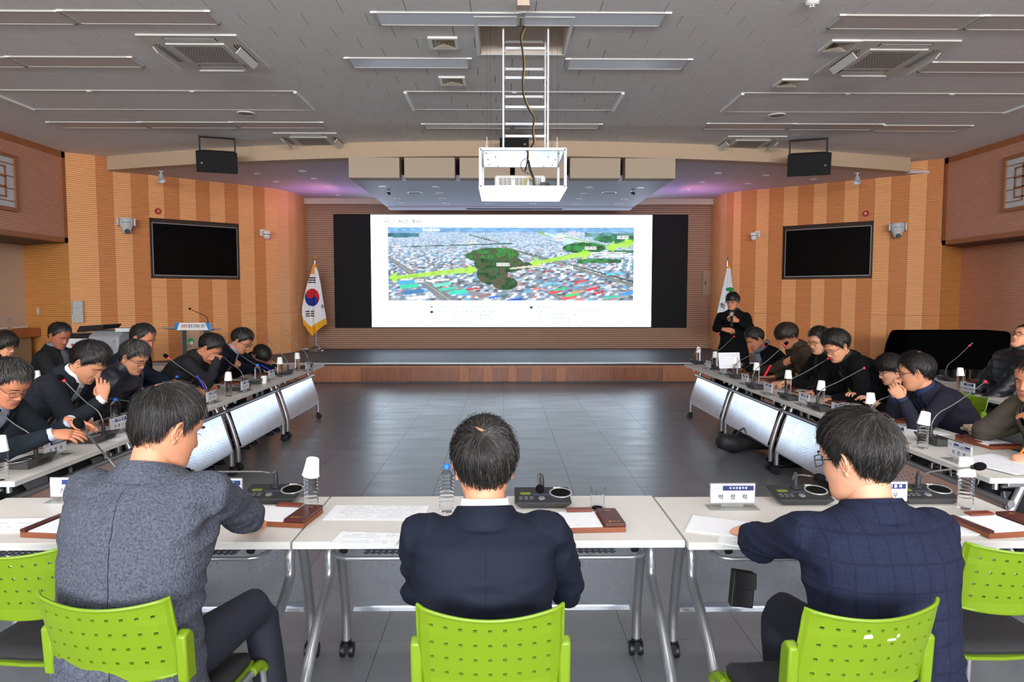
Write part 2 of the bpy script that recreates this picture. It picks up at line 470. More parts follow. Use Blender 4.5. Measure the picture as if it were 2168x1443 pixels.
# canopy hung under the stage ceiling
cx0, cx1, cy0, cy1, cz = -2.66, 2.97, 12.02, 15.85, 3.715
can = thing('acoustic_canopy', 'wide beige acoustic canopy hung below the stage ceiling above the big screen', 'canopy', (0, 0, 0))
m_can = M('canopy_paint', (178, 160, 140), 0.7); m_canb = M('canopy_soffit_screenlit', (184, 182, 206), 0.55)  # underside colour has the bluish violet light of the screen mixed in
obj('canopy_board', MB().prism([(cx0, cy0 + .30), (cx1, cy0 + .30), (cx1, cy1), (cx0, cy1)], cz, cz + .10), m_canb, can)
wd = (cx1 - cx0 + 0.09) / 6
for k in range(6):
    a = cx0 + k * wd
    obj('front_box', MB().box(a, a + wd - .085, cy0, cy0 + .295, cz - .0, SZ - .0), m_can, can)
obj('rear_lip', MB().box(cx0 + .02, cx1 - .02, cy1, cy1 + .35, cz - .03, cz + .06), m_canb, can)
obj('slot', MB().box(-.85, 1.35, cy1 + .05, cy1 + .16, cz - .04, cz - .028), m_dark, can)
m_lamp = M('downlight_glass', (225, 225, 230), 0.3); m_ring = M('downlight_ring', (236, 236, 238), 0.25, 0.2)
dl = thing('downlight', 'round recessed downlight', 'light', (0, 0, 0), group='downlights')
obj('ring', MB().lathe([(.075, 0), (.078, -.008), (.06, -.010), (.056, 0)], 20), m_ring, dl, smooth=40)
obj('lens', MB().lathe([(.001, -.004), (.055, -.004), (.056, 0), (.001, 0)], 20), m_lamp, dl)
first = True
pts = []
for (px, py, z) in [(811, 394, cz), (922, 395, cz), (1031, 395, cz), (1247, 396, cz), (1355, 397, cz), (931, 408, cz), (1236, 409, cz), (840, 419, cz), (936, 419, cz), (1226, 420, cz), (1322, 420, cz), (851, 429, cz), (944, 429, cz), (1034, 430, cz), (1127, 430, cz), (1218, 430, cz), (1310, 430, cz)]:
    row = {39: 'nearest', 40: 'second', 41: 'third', 42: 'third', 43: 'farthest'}[int(round(py / 10))] if py < 425 else 'farthest'
    pts.append((px, py, z, 'downlight in the canopy, %s row, %s' % (row, {811: 'far left', 922: 'second from left', 1031: 'left of the lift', 1247: 'right of the lift', 1355: 'far right', 931: 'left one', 1236: 'right one', 840: 'far left', 936: 'second from left', 1226: 'third from left', 1322: 'far right', 851: 'far left', 944: 'second from left', 1034: 'third from left', 1127: 'fourth from left', 1218: 'fifth from left', 1310: 'far right'}[px]), 'canopy downlights'))
for (px, py) in [(545, 367), (640, 362), (665, 378), (585, 384), (692, 394), (716, 413), (1520, 366), (1486, 385), (1457, 400), (1622, 371), (1583, 388), (1722, 379)]:
    pts.append((px, py, SZ, 'downlight in the stage ceiling %s of the canopy, %s' % ('left' if px < 1000 else 'right', {545: 'farthest out', 640: 'beside the beam', 665: 'below the beam', 585: 'near the slatted wall', 692: 'beside the purple glow', 716: 'nearest the back wall', 1520: 'beside the beam', 1486: 'below the beam', 1457: 'nearest the purple glow', 1622: 'near the loudspeaker', 1583: 'near the slatted wall', 1722: 'farthest out'}[px]), 'stage ceiling downlights'))
for px, py, z, lab, grp in pts:
    P = atz(px, py, z)
    if first: dl.location = P; dl['label'] = lab; dl['group'] = grp; first = False
    else: dup(dl, P, 0, lab, grp)
for px, l in ((878, 'small white linear vent in the canopy, left'), (1290, 'small white linear vent in the canopy, right')):
    t = thing('canopy_vent', l, 'air vent', atz(px, 407, cz)); obj('plate', MB().box(-.14, .14, -.07, .07, -.01, 0), m_ring, t, bev=.003)
    for k in range(5): obj('slot', MB().box(-.11 + k * .045, -.075 + k * .045, -.05, .05, -.0125, -.009), M('dark_gap', (42, 42, 44)), t)
for px, l in ((822, 'small dark swivel spotlight under the canopy, left'), (1338, 'small dark swivel spotlight under the canopy, right')):
    t = thing('swivel_spotlight', l, 'spotlight', atz(px, 404, cz)); obj('mount', MB().lathe([(.03, 0), (.03, -.02), (.001, -.02)], 12), m_ring, t)
    obj('lamp_head', MB().tube([(0, 0, -.03), (.03, -.05, -.06)], .028, 12), M('dark_bolt', (70, 68, 66), 0.4, 0.6), t, smooth=40)

# ------------------------------------------------------------------ ceiling furniture
m_frame = M('fixture_frame', (196, 194, 186), 0.5); m_lens = M('frosted_lens', (224, 228, 238), 0.35)
m_off = M('dark_lens', (206, 200, 198), 0.5)
def ceil_rect(xa, xb, ya, yb, z=CZ):
    A, B, C_ = atz(xa, ya, z), atz(xb, ya, z), atz(xa, yb, z)
    return A.x, B.x, A.y, C_.y
def troffer(xa, xb, ya, yb, label, lens, dw=0.016, group=None):
    x0, x1, y0, y1 = ceil_rect(xa, xb, ya, yb)
    t = thing('ceiling_light', label, 'light', ((x0 + x1) / 2, (y0 + y1) / 2, CZ), 0, group)
    a, b = (x1 - x0) / 2, (y1 - y0) / 2
    f = MB(); e = dw
    f.box(-a, a, -b, -b + e, -.014, 0); f.box(-a, a, b - e, b, -.016, 0); f.box(-a, -a + e * 1.6, -b, b, -.016, 0); f.box(a - e * 1.6, a, -b, b, -.016, 0)
    obj('frame', f, m_frame, t); obj('diffuser', MB().box(-a + e, a - e, -b + e, b - e, -.012, 0), lens, t)
    for sx in (-1, 1): obj('corner_clip', MB().box(sx * a - .03, sx * a + .03, -b - .003, -b + .012, -.016, 0), m_white, t)
for a in [(790, 1101, 24, 51, 'long white-lens ceiling light over the projector ladder, left one of the front pair', m_lens),
          (1106, 1417, 24, 52, 'long white-lens ceiling light over the projector ladder, right one of the front pair', m_lens),
          (733, 993, 121, 141, 'white-lens ceiling light left of the projector ladder', m_lens),
          (1203, 1463, 123, 144, 'white-lens ceiling light right of the projector ladder', m_lens),
          (895, 1084, 261, 270, 'left half of the far pair of ceiling lights behind the ladder', m_lens),
          (1087, 1273, 261, 270, 'right half of the far pair of ceiling lights behind the ladder', m_lens),
          (-170, 118, 20, 48, 'unlit ceiling light cut by the left frame edge, nearest row', m_off),
          (125, 436, 20, 48, 'unlit ceiling light left of the near left air conditioner', m_off),
          (-260, 12, 118, 139, 'unlit ceiling light at the left frame edge, second row', m_off),
          (14, 272, 118, 139, 'unlit ceiling light below the nearest left row of lights', m_off),
          (100, 292, 257, 269, 'unlit ceiling light nearest the left gallery in the far left row', m_off),
          (295, 486, 257, 269, 'unlit ceiling light in the middle of the far left row', m_off),
          (489, 680, 257, 269, 'unlit ceiling light nearest the centre in the far left row', m_off),
          (1785, 2083, 30, 59, 'unlit ceiling light above the right air conditioner', m_off),
          (2090, 2380, 31, 61, 'unlit ceiling light cut by the right frame edge, nearest row', m_off),
          (1980, 2240, 130, 151, 'unlit ceiling light at the right frame edge, second row', m_off),
          (1500, 1684, 260, 272, 'unlit ceiling light nearest the centre in the far right row', m_off),
          (1687, 1871, 261, 273, 'unlit ceiling light in the middle of the far right row', m_off),
          (1874, 2060, 264, 276, 'unlit ceiling light nearest the right gallery in the far right row', m_off)]:
    troffer(*a)
m_on = M('lit_lens', (255, 252, 244), 0.4, emit=0.6)
proto = None
for lx, ly in LIT:
    if proto is None:
        proto = thing('ceiling_light', 'lit ceiling light behind the camera, rear row, far left', 'light', (lx, ly, CZ), 0, 'lit ceiling lights over the rear of the hall')
        f = MB(); f.box(-.66, .66, -.16, -.145, -.03, 0); f.box(-.66, .66, .145, .16, -.03, 0); f.box(-.66, -.645, -.16, .16, -.03, 0); f.box(.645, .66, -.16, .16, -.03, 0)
        obj('frame', f, m_frame, proto); obj('diffuser', MB().box(-.645, .645, -.145, .145, -.02, 0), m_on, proto)
    else: dup(proto, (lx, ly, CZ), 0, 'lit ceiling light behind the camera, %s row, %s' % ({-2.6: 'rear', -0.4: 'third', 1.5: 'second', 3.3: 'front'}[ly], {-5.4: 'far left', -2.7: 'left', 0.1: 'middle', 2.9: 'right', 5.7: 'far right'}[lx]))
# thin trims that outline lift-out ceiling sections
def outline(xa, xb, ya, yb, n, label, wt=.012):
    x0, x1, y0, y1 = ceil_rect(xa, xb, ya, yb)
    t = thing('ceiling_hatch', label, 'ceiling hatch', ((x0 + x1) / 2, (y0 + y1) / 2, CZ))
    a, b = (x1 - x0) / 2, (y1 - y0) / 2
    obj('edge_trim', MB().box(-a, a, -b - wt, -b, -.010, 0).box(-a, a, b, b + wt * .3, -.006, 0), m_frame, t)
    for sx in (-1, 1): obj('end_trim', MB().box(sx * a - .02, sx * a + .02, -b, b, -.03, 0), m_white, t)
    for k in range(1, n): obj('joint_cap', MB().box(-a + 2 * a * k / n - .03, -a + 2 * a * k / n + .03, -b - wt - .004, -b + .01, -.024, 0), m_frame, t)
outline(858, 1320, 193, 231, 2, 'ceiling hatch section with white end bars behind the ladder')
outline(-30, 622, 190, 230, 3, 'long ceiling hatch section edged in pale trim, upper left')
outline(1573, 2240, 196, 236, 3, 'long ceiling hatch section edged in pale trim, upper right')

m_ac = M('air_conditioner_plastic', (214, 213, 208), 0.45)
def ac_unit(xa, xb, ya, label, open_flaps=True, W=None):
    A, B = atz(xa, ya, CZ), atz(xb, ya, CZ); wdt = B.x - A.x
    t = thing('air_conditioner', label, 'air conditioner', ((A.x + B.x) / 2, A.y + wdt / 2, CZ)); a = wdt / 2
    obj('panel', MB().box(-a, a, -a, a, -.018, 0), m_ac, t, bev=.004)
    obj('intake_grille', MB().box(-a * .6, a * .6, -a * .6, a * .6, -.034, -.016), m_ac, t, bev=.01)
    d = MB(); n = 17
    for i in range(n):
        for j in range(n):
            x, y = -a * .46 + a * .92 * i / (n - 1) + (.01 if j % 2 else 0), -a * .46 + a * .92 * j / (n - 1)
            d.box(x - a * .021, x + a * .021, y - a * .009, y + a * .009, -.0355, -.033)
    obj('grille_holes', d, m_dark, t, kind='stuff')
    for k in range(4):
        T = Matrix.Rotation(k * PI / 2, 4, 'Z')
        obj('outlet', MB().box(-a * .52, a * .52, -a * .88, -a * .72, -.0205, -.016, T=T), m_dark, t)
        for q in range(3): obj('vane', MB().box(-a * .5, a * .5, -a * (.86 - .06 * q), -a * (.84 - .06 * q), -.024, -.018, T=T), m_ac, t)
        Tf = T @ Matrix.Translation((0, -a * .90, -.04)) @ Matrix.Rotation(R(-28 if k == 2 else -50), 4, 'X')
        if k != 0: obj('flap', MB().box(-a * .5, a * .5, 0, a * .16, -.004, .004, T=Tf), m_ac, t)
    return t
ac_unit(285, 499, 71, 'large square ceiling air conditioner, upper left of the frame')
ac_unit(1822, 2039, 83, 'large square ceiling air conditioner, upper right of the frame')
ac_unit(577, 712, 280, 'far left ceiling air conditioner touching the curved beam')
ac_unit(1541, 1668, 287, 'far right ceiling air conditioner touching the curved beam')
m_dif = M('diffuser_metal', (205, 196, 176), 0.45); m_difd = M('diffuser_inner', (150, 134, 108), 0.6)
def diffuser(xa, xb, ya, yb, label):
    x0, x1, y0, y1 = ceil_rect(xa, xb, ya, yb)
    t = thing('air_diffuser', label, 'air vent', ((x0 + x1) / 2, (y0 + y1) / 2, CZ)); a, b = (x1 - x0) / 2, (y1 - y0) / 2
    f = MB()
    for s in range(4):
        T = Matrix.Rotation(s * PI / 2, 4, 'Z'); c, d = (a, b) if s % 2 == 0 else (b, a)
        f.prism([(-c, -d), (c, -d), (c - .035, -d + .035), (-c + .035, -d + .035)], -.02, 0, T=T)
    obj('frame', f, m_white, t); obj('back', MB().box(-a + .03, a - .03, -b + .03, b - .03, -.004, 0), m_difd, t)
    for q in range(4):
        s_ = .80 - .2 * q
        cn = MB()
        c0, c1 = (a * s_, b * s_), (a * (s_ - .14), b * (s_ - .14))
        cn.loft([[(-c0[0], -c0[1], -.022), (c0[0], -c0[1], -.022), (c0[0], c0[1], -.022), (-c0[0], c0[1], -.022)],
                 [(-c1[0], -c1[1], -.004), (c1[0], -c1[1], -.004), (c1[0], c1[1], -.004), (-c1[0], c1[1], -.004)]], caps=False)
        obj('louvre', cn, m_dif, t)
diffuser(905, 968, 77, 101, 'square cone air vent nearest the ladder, left of it')
diffuser(928, 984, 161, 178, 'smaller looking square air vent just below the first, left of the ladder')
diffuser(1762, 1828, 83, 107, 'square cone air vent beside the upper right air conditioner')
diffuser(1656, 1712, 166, 182, 'square cone air vent right of the ladder, alone on the ceiling')
m_spk = M('speaker_cloth', (146, 140, 136), 0.8)
for px, py, l in ((521, 239, 'round grey ceiling speaker on the left'), (1645, 243, 'round grey ceiling speaker on the right')):
    t = thing('ceiling_speaker', l, 'ceiling speaker', atz(px, py, CZ))
    obj('grille', MB().lathe([(.001, -.016), (.10, -.014), (.112, -.008)], 24), m_spk, t, smooth=40)
    obj('rim', MB().lathe([(.112, 0), (.112, -.016), (.122, -.014), (.126, 0)], 24), m_ceil, t, smooth=40)
t = thing('smoke_detector', 'white round smoke detector at the top edge of the frame', 'smoke detector', atz(1720, 3, CZ))
obj('base', MB().lathe([(.001, 0), (.06, 0), (.06, -.02), (.045, -.035), (.001, -.035)], 20), m_white, t, smooth=40)
obj('sensor_head', MB().lathe([(.001, -.035), (.028, -.035), (.024, -.055), (.001, -.056)], 16), m_white, t, smooth=40)
obj('sensor_slot', MB().box(-.02, -.008, -.0285, -.0265, -.05, -.04).box(.002, .014, -.0285, -.0265, -.05, -.04), m_dark, t)
t = thing('junction_box', 'small beige box on the ceiling above the projector ladder', 'box', atz(1108, 3, CZ))
obj('box_body', MB().box(-.055, .055, -.05, .05, -.05, 0), m_beige, t, bev=.005)
obj('box_lid', MB().box(-.06, .06, -.055, .055, -.056, -.05), m_beige, t)
# ------------------------------------------------------------------ projector on its ceiling lift
m_wmet = M('white_enamel', (206, 206, 206), 0.3)
m_cable = M('black_cable', (24, 24, 25), 0.5); m_ycable = M('yellow_cable', (190, 150, 36), 0.5)
m_gloss = M('white_gloss_board', (226, 230, 236), 0.12, 0.55, spec=0.8)
lift = thing('projector_lift', 'white two-sided ladder frame hanging from the ceiling hatch with a box for the projector', 'projector lift', (0.20, 7.2, 2.74))
def L(x, y, z): return (x - .20, y - 7.2, z - 2.74)
def rail(x, y, z0, z1, w=.018):
    return MB().box(x - .20 - w, x - .20 + w, y - 7.2 - w * .6, y - 7.2 + w * .6, z0 - 2.74, z1 - 2.74)
bx0, bx1, by0, by1, bz0, bz1 = -.225, .605, 6.80, 7.68, 2.74, 3.105
lx0, lx1 = -.0, .445
for y in (6.98, 7.45):
    for x in (lx0, lx1): obj('ladder_rail', rail(x, y, bz1, CZ + .34, .0085), m_wmet, lift)
    for k in range(7):
        z = 3.27 + k * .285 if y < 7.2 else 3.22 + k * .285
        obj('rung', MB().box(lx0 - .2 + .012, lx1 - .2 - .012, y - 7.2 - .008, y - 7.2 + .008, z - 2.74 - .012, z - 2.74 + .012), m_wmet, lift)
    bo = MB()
    for k in range(7):
        for x in (lx0, lx1):
            for dz in (.0, -.05): bo.ball(L(x + (.016 if x < .2 else -.016), y - .012, (3.27 if y < 7.2 else 3.22) + k * .285 + dz), .007, 6)
    obj('bolts', bo, M('dark_bolt', (70, 68, 66), 0.4, 0.6), lift, kind='stuff')
fr = MB(); w_ = .013
for z in (bz0, bz1):
    for y in (by0, by1): fr.box(bx0 - .2, bx1 - .2, y - 7.2 - w_, y - 7.2 + w_, z - 2.74 - w_, z - 2.74 + w_)
    for x in (bx0, bx1): fr.box(x - .2 - w_, x - .2 + w_, by0 - 7.2, by1 - 7.2, z - 2.74 - w_, z - 2.74 + w_)
for x in (bx0, bx1):
    for y in (by0, by1): fr.box(x - .2 - w_, x - .2 + w_, y - 7.2 - w_, y - 7.2 + w_, bz0 - 2.74, bz1 - 2.74)
obj('box_frame', fr, m_wmet, lift)
obj('top_board', MB().box(bx0 - .2 + .01, bx1 - .2 - .01, by0 - 7.2 + .02, by1 - 7.2 - .02, bz1 - 2.74 - .012, bz1 - 2.74 - .002), m_gloss, lift)
sc = MB()
for sx in (-1, 1):
    for (dx, dy) in ((.36, -.3), (.35, 0.02), (.34, .3), (.27, -.12), (.25, .38)): sc.lathe([(.007, 0), (.007, -.004)], 8, T=Matrix.Translation((sx * dx - .01, dy + .04, bz1 - 2.74 - .012)))
obj('screws', sc, M('dark_bolt', (70, 68, 66)), lift, kind='stuff')
obj('bottom_board', MB().box(bx0 - .2 - .015, bx1 - .2 + .015, by0 - 7.2 - .02, by1 - 7.2 + .02, -.016, 0), m_gloss, lift)
for sx, x in ((-1, bx0 + .06), (1, bx1 - .07)):
    wr_ = MB().tube([L(x, 6.95, bz1), L(x, 6.95, bz1 + .07)], .007, 6)
    wr_.tube([L(x, 6.95, bz1 + .09), L(x, 6.95, bz1 + .15)], .004, 6)
    wr_.tube([V(L(x, 6.95, bz1 + .08)) + V((.012 * math.cos(t), 0, .012 * math.sin(t))) for t in [k * PI / 5 for k in range(11)]], .003, 5)
    obj('turnbuckle', wr_, m_wmet, lift)
    obj('hoist_cable', MB().tube([L(x, 6.95, bz1 + .15), L(x, 6.95, CZ + .34)], .0016, 4), M('steel_wire', (120, 118, 112), 0.4, 0.7), lift)
    obj('hoist_cable', MB().tube([L(x + .03 * -sx, 7.3, bz1), L(x + .03 * -sx, 7.3, CZ + .34)], .0014, 4), M('steel_wire', (120, 118, 112)), lift)
cb = [(0.21, 6.93, 4.32), (.17, 6.92, 4.22), (.185, 6.92, 4.1), (.20, 6.92, 3.95), (.19, 6.92, 3.8), (.20, 6.92, 3.65), (.25, 6.92, 3.52), (.30, 6.92, 3.44), (.29, 6.92, 3.3), (.30, 6.93, 3.2), (.25, 7.0, 3.12), (.24, 7.05, 3.02), (.22, 7.1, 2.95)]
def smooth(pts, n=4):
    pts = [V(p) for p in pts]; out = []
    for i in range(len(pts) - 1):
        p0, p1, p2, p3 = pts[max(i - 1, 0)], pts[i], pts[i + 1], pts[min(i + 2, len(pts) - 1)]
        for k in range(n):
            t = k / n
            out.append(0.5 * ((2 * p1) + (p2 - p0) * t + (2 * p0 - 5 * p1 + 4 * p2 - p3) * t * t + (3 * p1 - p0 - 3 * p2 + p3) * t ** 3))
    out.append(pts[-1]); return out
o_ = obj('projector_cable', MB().tube(smooth(cb), .008, 6), m_cable, label='black cable running down the ladder to the projector', category='cable')
o_ = obj('projector_cable', MB().tube([p + V((.011 + .005 * math.sin(i * .6), .004, 0)) for i, p in enumerate(smooth(cb))], .0035, 6), m_ycable, label='yellow cable tied beside the black cable down the ladder', category='cable')
# the projector itself
pj = thing('projector', 'white projector with grille front standing in the lift box', 'projector', (.17, 7.25, bz0))
m_pj = M('projector_shell', (214, 212, 204), 0.45); m_gr = M('grille_dark', (96, 96, 92), 0.6)
body = MB().box(-.26, .26, -.18, .2, .0, .165)
obj('body', body, m_pj, pj, bev=.025, smooth=30)
for x0, x1 in ((-.215, -.09), (-.052, .072), (.09, .215)):
    g = obj('grille', MB().box(x0, x1, -.183, -.178, .012, .138), m_gr, pj)
    s_ = MB()
    for k in range(9): s_.box(x0, x1, -.187, -.182, .018 + k * .0140, .0225 + k * .0140)
    for k in range(1, 3): s_.box(x0 + (x1 - x0) * k / 3 - .002, x0 + (x1 - x0) * k / 3 + .002, -.188, -.182, .012, .138)
    obj('grille_bars', s_, m_pj, g, kind='stuff')
obj('indicator', MB().lathe([(.011, 0), (.011, .004)], 14, T=Matrix.Translation((-.07, -.182, .125)) @ Matrix.Rotation(PI / 2, 4, 'X')), M('grey_button', (150, 154, 166)), pj)
pc = thing('projector_cabling', 'coil of yellow cable and black power bricks at the right end of the projector', 'cables', (.28, 6.98, bz0))
ring_ = [(-.02 + .05 * math.cos(t), 0, .07 + .05 * math.sin(t)) for t in [k * PI / 8 for k in range(17)]]
obj('coil', MB().tube(ring_, .006, 6), m_ycable, pc)
obj('bundle', MB().tube([(-.03, .04, .3), (-.01, .02, .2), (.02, 0, .12), (.03, 0, .02)], .012, 6), m_cable, pc)
obj('power_brick', MB().box(.03, .11, -.03, .03, 0, .045), m_cable, pc, bev=.006)
obj('bracket', MB().box(.09, .14, -.02, .03, .0, .075).tube([(.12, 0, .07), (.17, -.01, .05), (.22, -.02, .01)], .012, 6), m_cable, pc)
obj('loop', MB().tube(smooth([(-.03, .03, .33), (-.10, .02, .28), (-.09, .02, .2), (-.02, .02, .16)]), .0035, 5), m_cable, pc)

# ------------------------------------------------------------------ hanging speakers, spots, detectors, cameras, wall screens
m_blk = M('black_speaker', (11, 11, 12), 0.6); m_blk2 = M('black_grille', (8, 8, 9), 0.8)
def speaker(px0, px1, py0, py1, Y, label, ry, tilt, br=True):
    A, B = at(px0, py0, Y), at(px1, py1, Y); wd, ht = abs(B.x - A.x), A.z - B.z
    t = thing('hanging_speaker', label, 'speaker', ((A.x + B.x) / 2, Y, (A.z + B.z) / 2)); t.rotation_euler = (0, 0, ry)
    T = Matrix.Rotation(tilt, 4, 'X'); a, b = wd / 2, ht / 2
    obj('cabinet', MB().prism([(-a, -.2), (a, -.2), (a * .78, .22), (-a * .78, .22)], -b * .92, b * .92, T=T), m_blk, t, bev=.01)
    obj('grille', MB().box(-a * .97, a * .97, -.215, -.198, -b * .9, b * .9, T=T), m_blk2, t, bev=.006)
    obj('badge', MB().lathe([(.018, 0), (.018, .003)], 14, T=T @ Matrix.Translation((-a * .72 if ry > 0 else a * .72, -.216, -b * .1)) @ Matrix.Rotation(PI / 2, 4, 'X')), M('badge_grey', (92, 92, 96), .4), t)
    if br:
        for s in (-1, 1): obj('bracket_arm', MB().box(s * a * .86 - .012, s * a * .86 + .012, -.03, .03, b * .5, b + .22), m_blk, t)
        obj('bracket_bar', MB().box(-a * .9, a * .9, -.04, .04, b + .20, b + .225), m_blk, t)
speaker(420, 502, 318, 366, 11.7, 'black loudspeaker hanging under the curved beam, left', .32, R(14))
speaker(1669, 1752, 322, 372, 11.7, 'black loudspeaker hanging under the curved beam, right', -.32, R(14))
speaker(1058, 1119, 294, 321, 11.5, 'small black loudspeaker on the curved beam behind the projector lift', 0.0, R(5), False)
def spot(px, py, label, yaw_):
    P = atz(px, py, SZ); t = thing('spotlight', label, 'spotlight', P); 
    obj('mount', MB().lathe([(.05, 0), (.05, -.015), (.001, -.015)], 14), m_wmet, t)
    obj('arm', MB().tube([(0, 0, -.01), (0, 0, -.09)], .012, 8), m_wmet, t)
    T = Matrix.Translation((0, 0, -.13)) @ Euler((R(-35), 0, yaw_)).to_matrix().to_4x4()
    obj('lamp_head', MB().lathe([(.035, .08), (.05, .05), (.062, -.05), (.07, -.07), (.055, -.071), (.04, -.03), (.001, -.03)], 18, T=T), m_wmet, t, smooth=40)
spot(341, 362, 'white spotlight under the stage ceiling on the left, by the slatted wall', .5)
spot(1815, 366, 'white spotlight under the stage ceiling on the right, by the slatted wall', -.5)

def wall_thing(name, label, cat, px, py, side, off=0.0, group=None):
    s, z, P = on_wall(px, py, side); p0, u, a = wall_frame(*((LW0, LW1) if side < 0 else (RW0, RW1)))
    n = V((u.y, -u.x))
    return thing(name, label, cat, (P.x + n.x * off, P.y + n.y * off, P.z), a, group)
m_red = M('alarm_red', (176, 44, 34), 0.4)
for px, py, side_, l in ((334.5, 447, -1, 'red round fire alarm light on the left slatted wall'), (1833, 452, 1, 'red round fire alarm light on the right slatted wall')):
    t = wall_thing('fire_alarm', l, 'fire alarm', px, py, side_)
    obj('base', MB().lathe([(.001, .03), (.055, .028), (.062, .01), (.064, 0)], 20, T=Matrix.Rotation(PI / 2, 4, 'X')), m_red, t, smooth=40)
    obj('lamp', MB().ball((0, -.035, 0), (.022, .02, .024) if side_ > 0 else (.012, .006, .028), 10), m_wmet, t, smooth=180)
m_tv = M('tv_glass', (5, 6, 7), 0.25, spec=0.12); m_tvf = M('tv_bezel', (150, 152, 156), 0.3, 0.6); m_dkw = M('dark_recess_wood', (70, 42, 26), 0.5)
for side_, (x0, x1, y0, y1), tz, l in ((-1, (322, 503, 474, 583), tzl, 'black flat screen set into the left slatted wall'), (1, (1662, 1845, 478, 585), tzr, 'black flat screen set into the right slatted wall')):
    s0, s1 = on_wall(x0, 500, side_)[0], on_wall(x1, 500, side_)[0]; z0, z1 = tz[0] + .05, tz[1] - .085
    p0, u, a = wall_frame(*((LW0, LW1) if side_ < 0 else (RW0, RW1)))
    t = thing('wall_screen', l, 'television', (p0.x + u.x * (s0 + s1) / 2, p0.y + u.y * (s0 + s1) / 2, (z0 + z1) / 2), a)
    hw, hh = (s1 - s0) / 2, (z1 - z0) / 2
    obj('panel_glass', MB().box(-hw + .018, hw - .018, .018, .05, -hh + .02, hh - .018), m_tv, t)
    obj('bezel', MB().box(-hw, hw, .012, .055, -hh, -hh + .022).box(-hw, hw, .012, .055, hh - .018, hh).box(-hw, -hw + .018, .012, .055, -hh, hh).box(hw - .018, hw, .012, .055, -hh, hh), m_tvf, t)
    q0, q1 = (on_wall(317, 500, -1)[0], on_wall(506, 500, -1)[0]) if side_ < 0 else (on_wall(1657, 500, 1)[0], on_wall(1849, 500, 1)[0])
    c = (s0 + s1) / 2; a0, a1 = q0 - c, q1 - c; b0, b1 = tz[0] - (z0 + z1) / 2, tz[1] - (z0 + z1) / 2
    f = MB(); e = .022
    f.box(a0, a1, -.004, .06, b0, b0 + e).box(a0, a1, -.004, .06, b1 - e, b1).box(a0, a0 + e, -.004, .06, b0, b1).box(a1 - e, a1, -.004, .06, b0, b1)
    obj('recess_frame', f, m_dkw, t)
m_cam = M('camera_shell', (188, 188, 190), 0.35); m_cdk = M('camera_dark', (28, 28, 30), 0.25)
for px, py, side_, l in ((267, 478, -1, 'large grey remote-controlled camera on the left slatted wall'), (1900, 488, 1, 'large grey remote-controlled camera on the right slatted wall')):
    t = wall_thing('ptz_camera', l, 'camera', px, py, side_, .045)
    if side_ < 0: t.rotation_euler.z -= .25
    else: t.rotation_euler.z += .25
    obj('bracket', MB().box(-.16, .16, -.04, 0, .02, .12), m_cam, t, bev=.01)
    obj('yoke', MB().box(-.16, -.125, -.2, -.02, -.02, .13).box(.125, .16, -.2, -.02, -.02, .13), m_cam, t, bev=.012)
    obj('body', MB().lathe([(.12, .13), (.13, .10), (.125, .0), (.1, -.06), (.001, -.06)], 20, T=Matrix.Translation((0, -.13, 0))), m_cam, t, smooth=40)
    obj('head', MB().lathe([(.001, -.16), (.055, -.155), (.085, -.10), (.095, -.03), (.09, 0)], 20, T=Matrix.Translation((0, -.14, 0))), m_cam, t, smooth=50)
    obj('lens', MB().lathe([(.001, .10), (.038, .10), (.045, .08), (.045, 0)], 18, T=Matrix.Translation((0.01, -.17, -.115)) @ Matrix.Rotation(PI / 2 + .15, 4, 'X')), m_cdk, t, smooth=40)
    obj('dark_band', MB().box(-.07, .07, -.262, -.255, .035, .055), m_cdk, t)
for px, py, side_, l in ((556, 497, -1, 'small white dome camera on an arm, left slatted wall'), (1604, 500, 1, 'small white dome camera on an arm, right slatted wall')):
    t = wall_thing('dome_camera', l, 'camera', px, py, side_); m_c2 = M('dome_white', (214, 212, 208), .35)
    obj('wall_plate', MB().box(-.06 - .05 * side_ * 0, .06, -.015, 0, -.02, .12), m_c2, t, bev=.006)
    obj('arm', MB().tube([(0, -.01, .06), (0, -.12, .06), (0, -.2, .05)], .03, 10), m_c2, t, smooth=40)
    obj('housing', MB().lathe([(.001, .07), (.07, .065), (.082, .04), (.08, .0)], 18, T=Matrix.Translation((0, -.22, 0))), m_c2, t, smooth=40)
    obj('band', MB().lathe([(.075, .002), (.075, -.012)], 18, T=Matrix.Translation((0, -.22, 0))), m_cdk, t)
    obj('dome', MB().lathe([(.07, -.01), (.068, -.06), (.045, -.10), (.001, -.115)], 18, T=Matrix.Translation((0, -.22, 0))), m_c2, t, smooth=60)
for k, (px, py, w2, h2) in enumerate(((165, 645, .085, .075), (165, 659, .085, .07), (164.5, 674, .095, .08))):
    t = wall_thing('switch_box', ['topmost grey box of three stacked on the left wall', 'middle grey box of three stacked on the left wall', 'lowest and widest grey box of three stacked on the left wall'][k], 'switch box', px, py, -1)
    t.location.y -= .02
    obj('box_body', MB().box(-w2, w2, -.06, 0.01, -h2, h2), M('switch_grey', (178, 180, 176), .5), t, bev=.008)
    obj('sticker', MB().box(-w2 + .02 if k == 2 else w2 - .035, -w2 + .045 if k == 2 else w2 - .018, -.063, -.059, -h2 + .03, -h2 + .06), M('yellow_sticker', (200, 180, 60), .6), t)
t = thing('wall_switch', 'small cream wall switch left of the three grey boxes', 'switch', at(81, 658, 13.45)); t.rotation_euler = (0, 0, -.5)
obj('plate', MB().box(-.03, .03, -.012, .01, -.08, .08), m_beige, t, bev=.003); obj('rocker', MB().box(-.012, .012, -.016, -.01, -.03, .03), m_white, t)
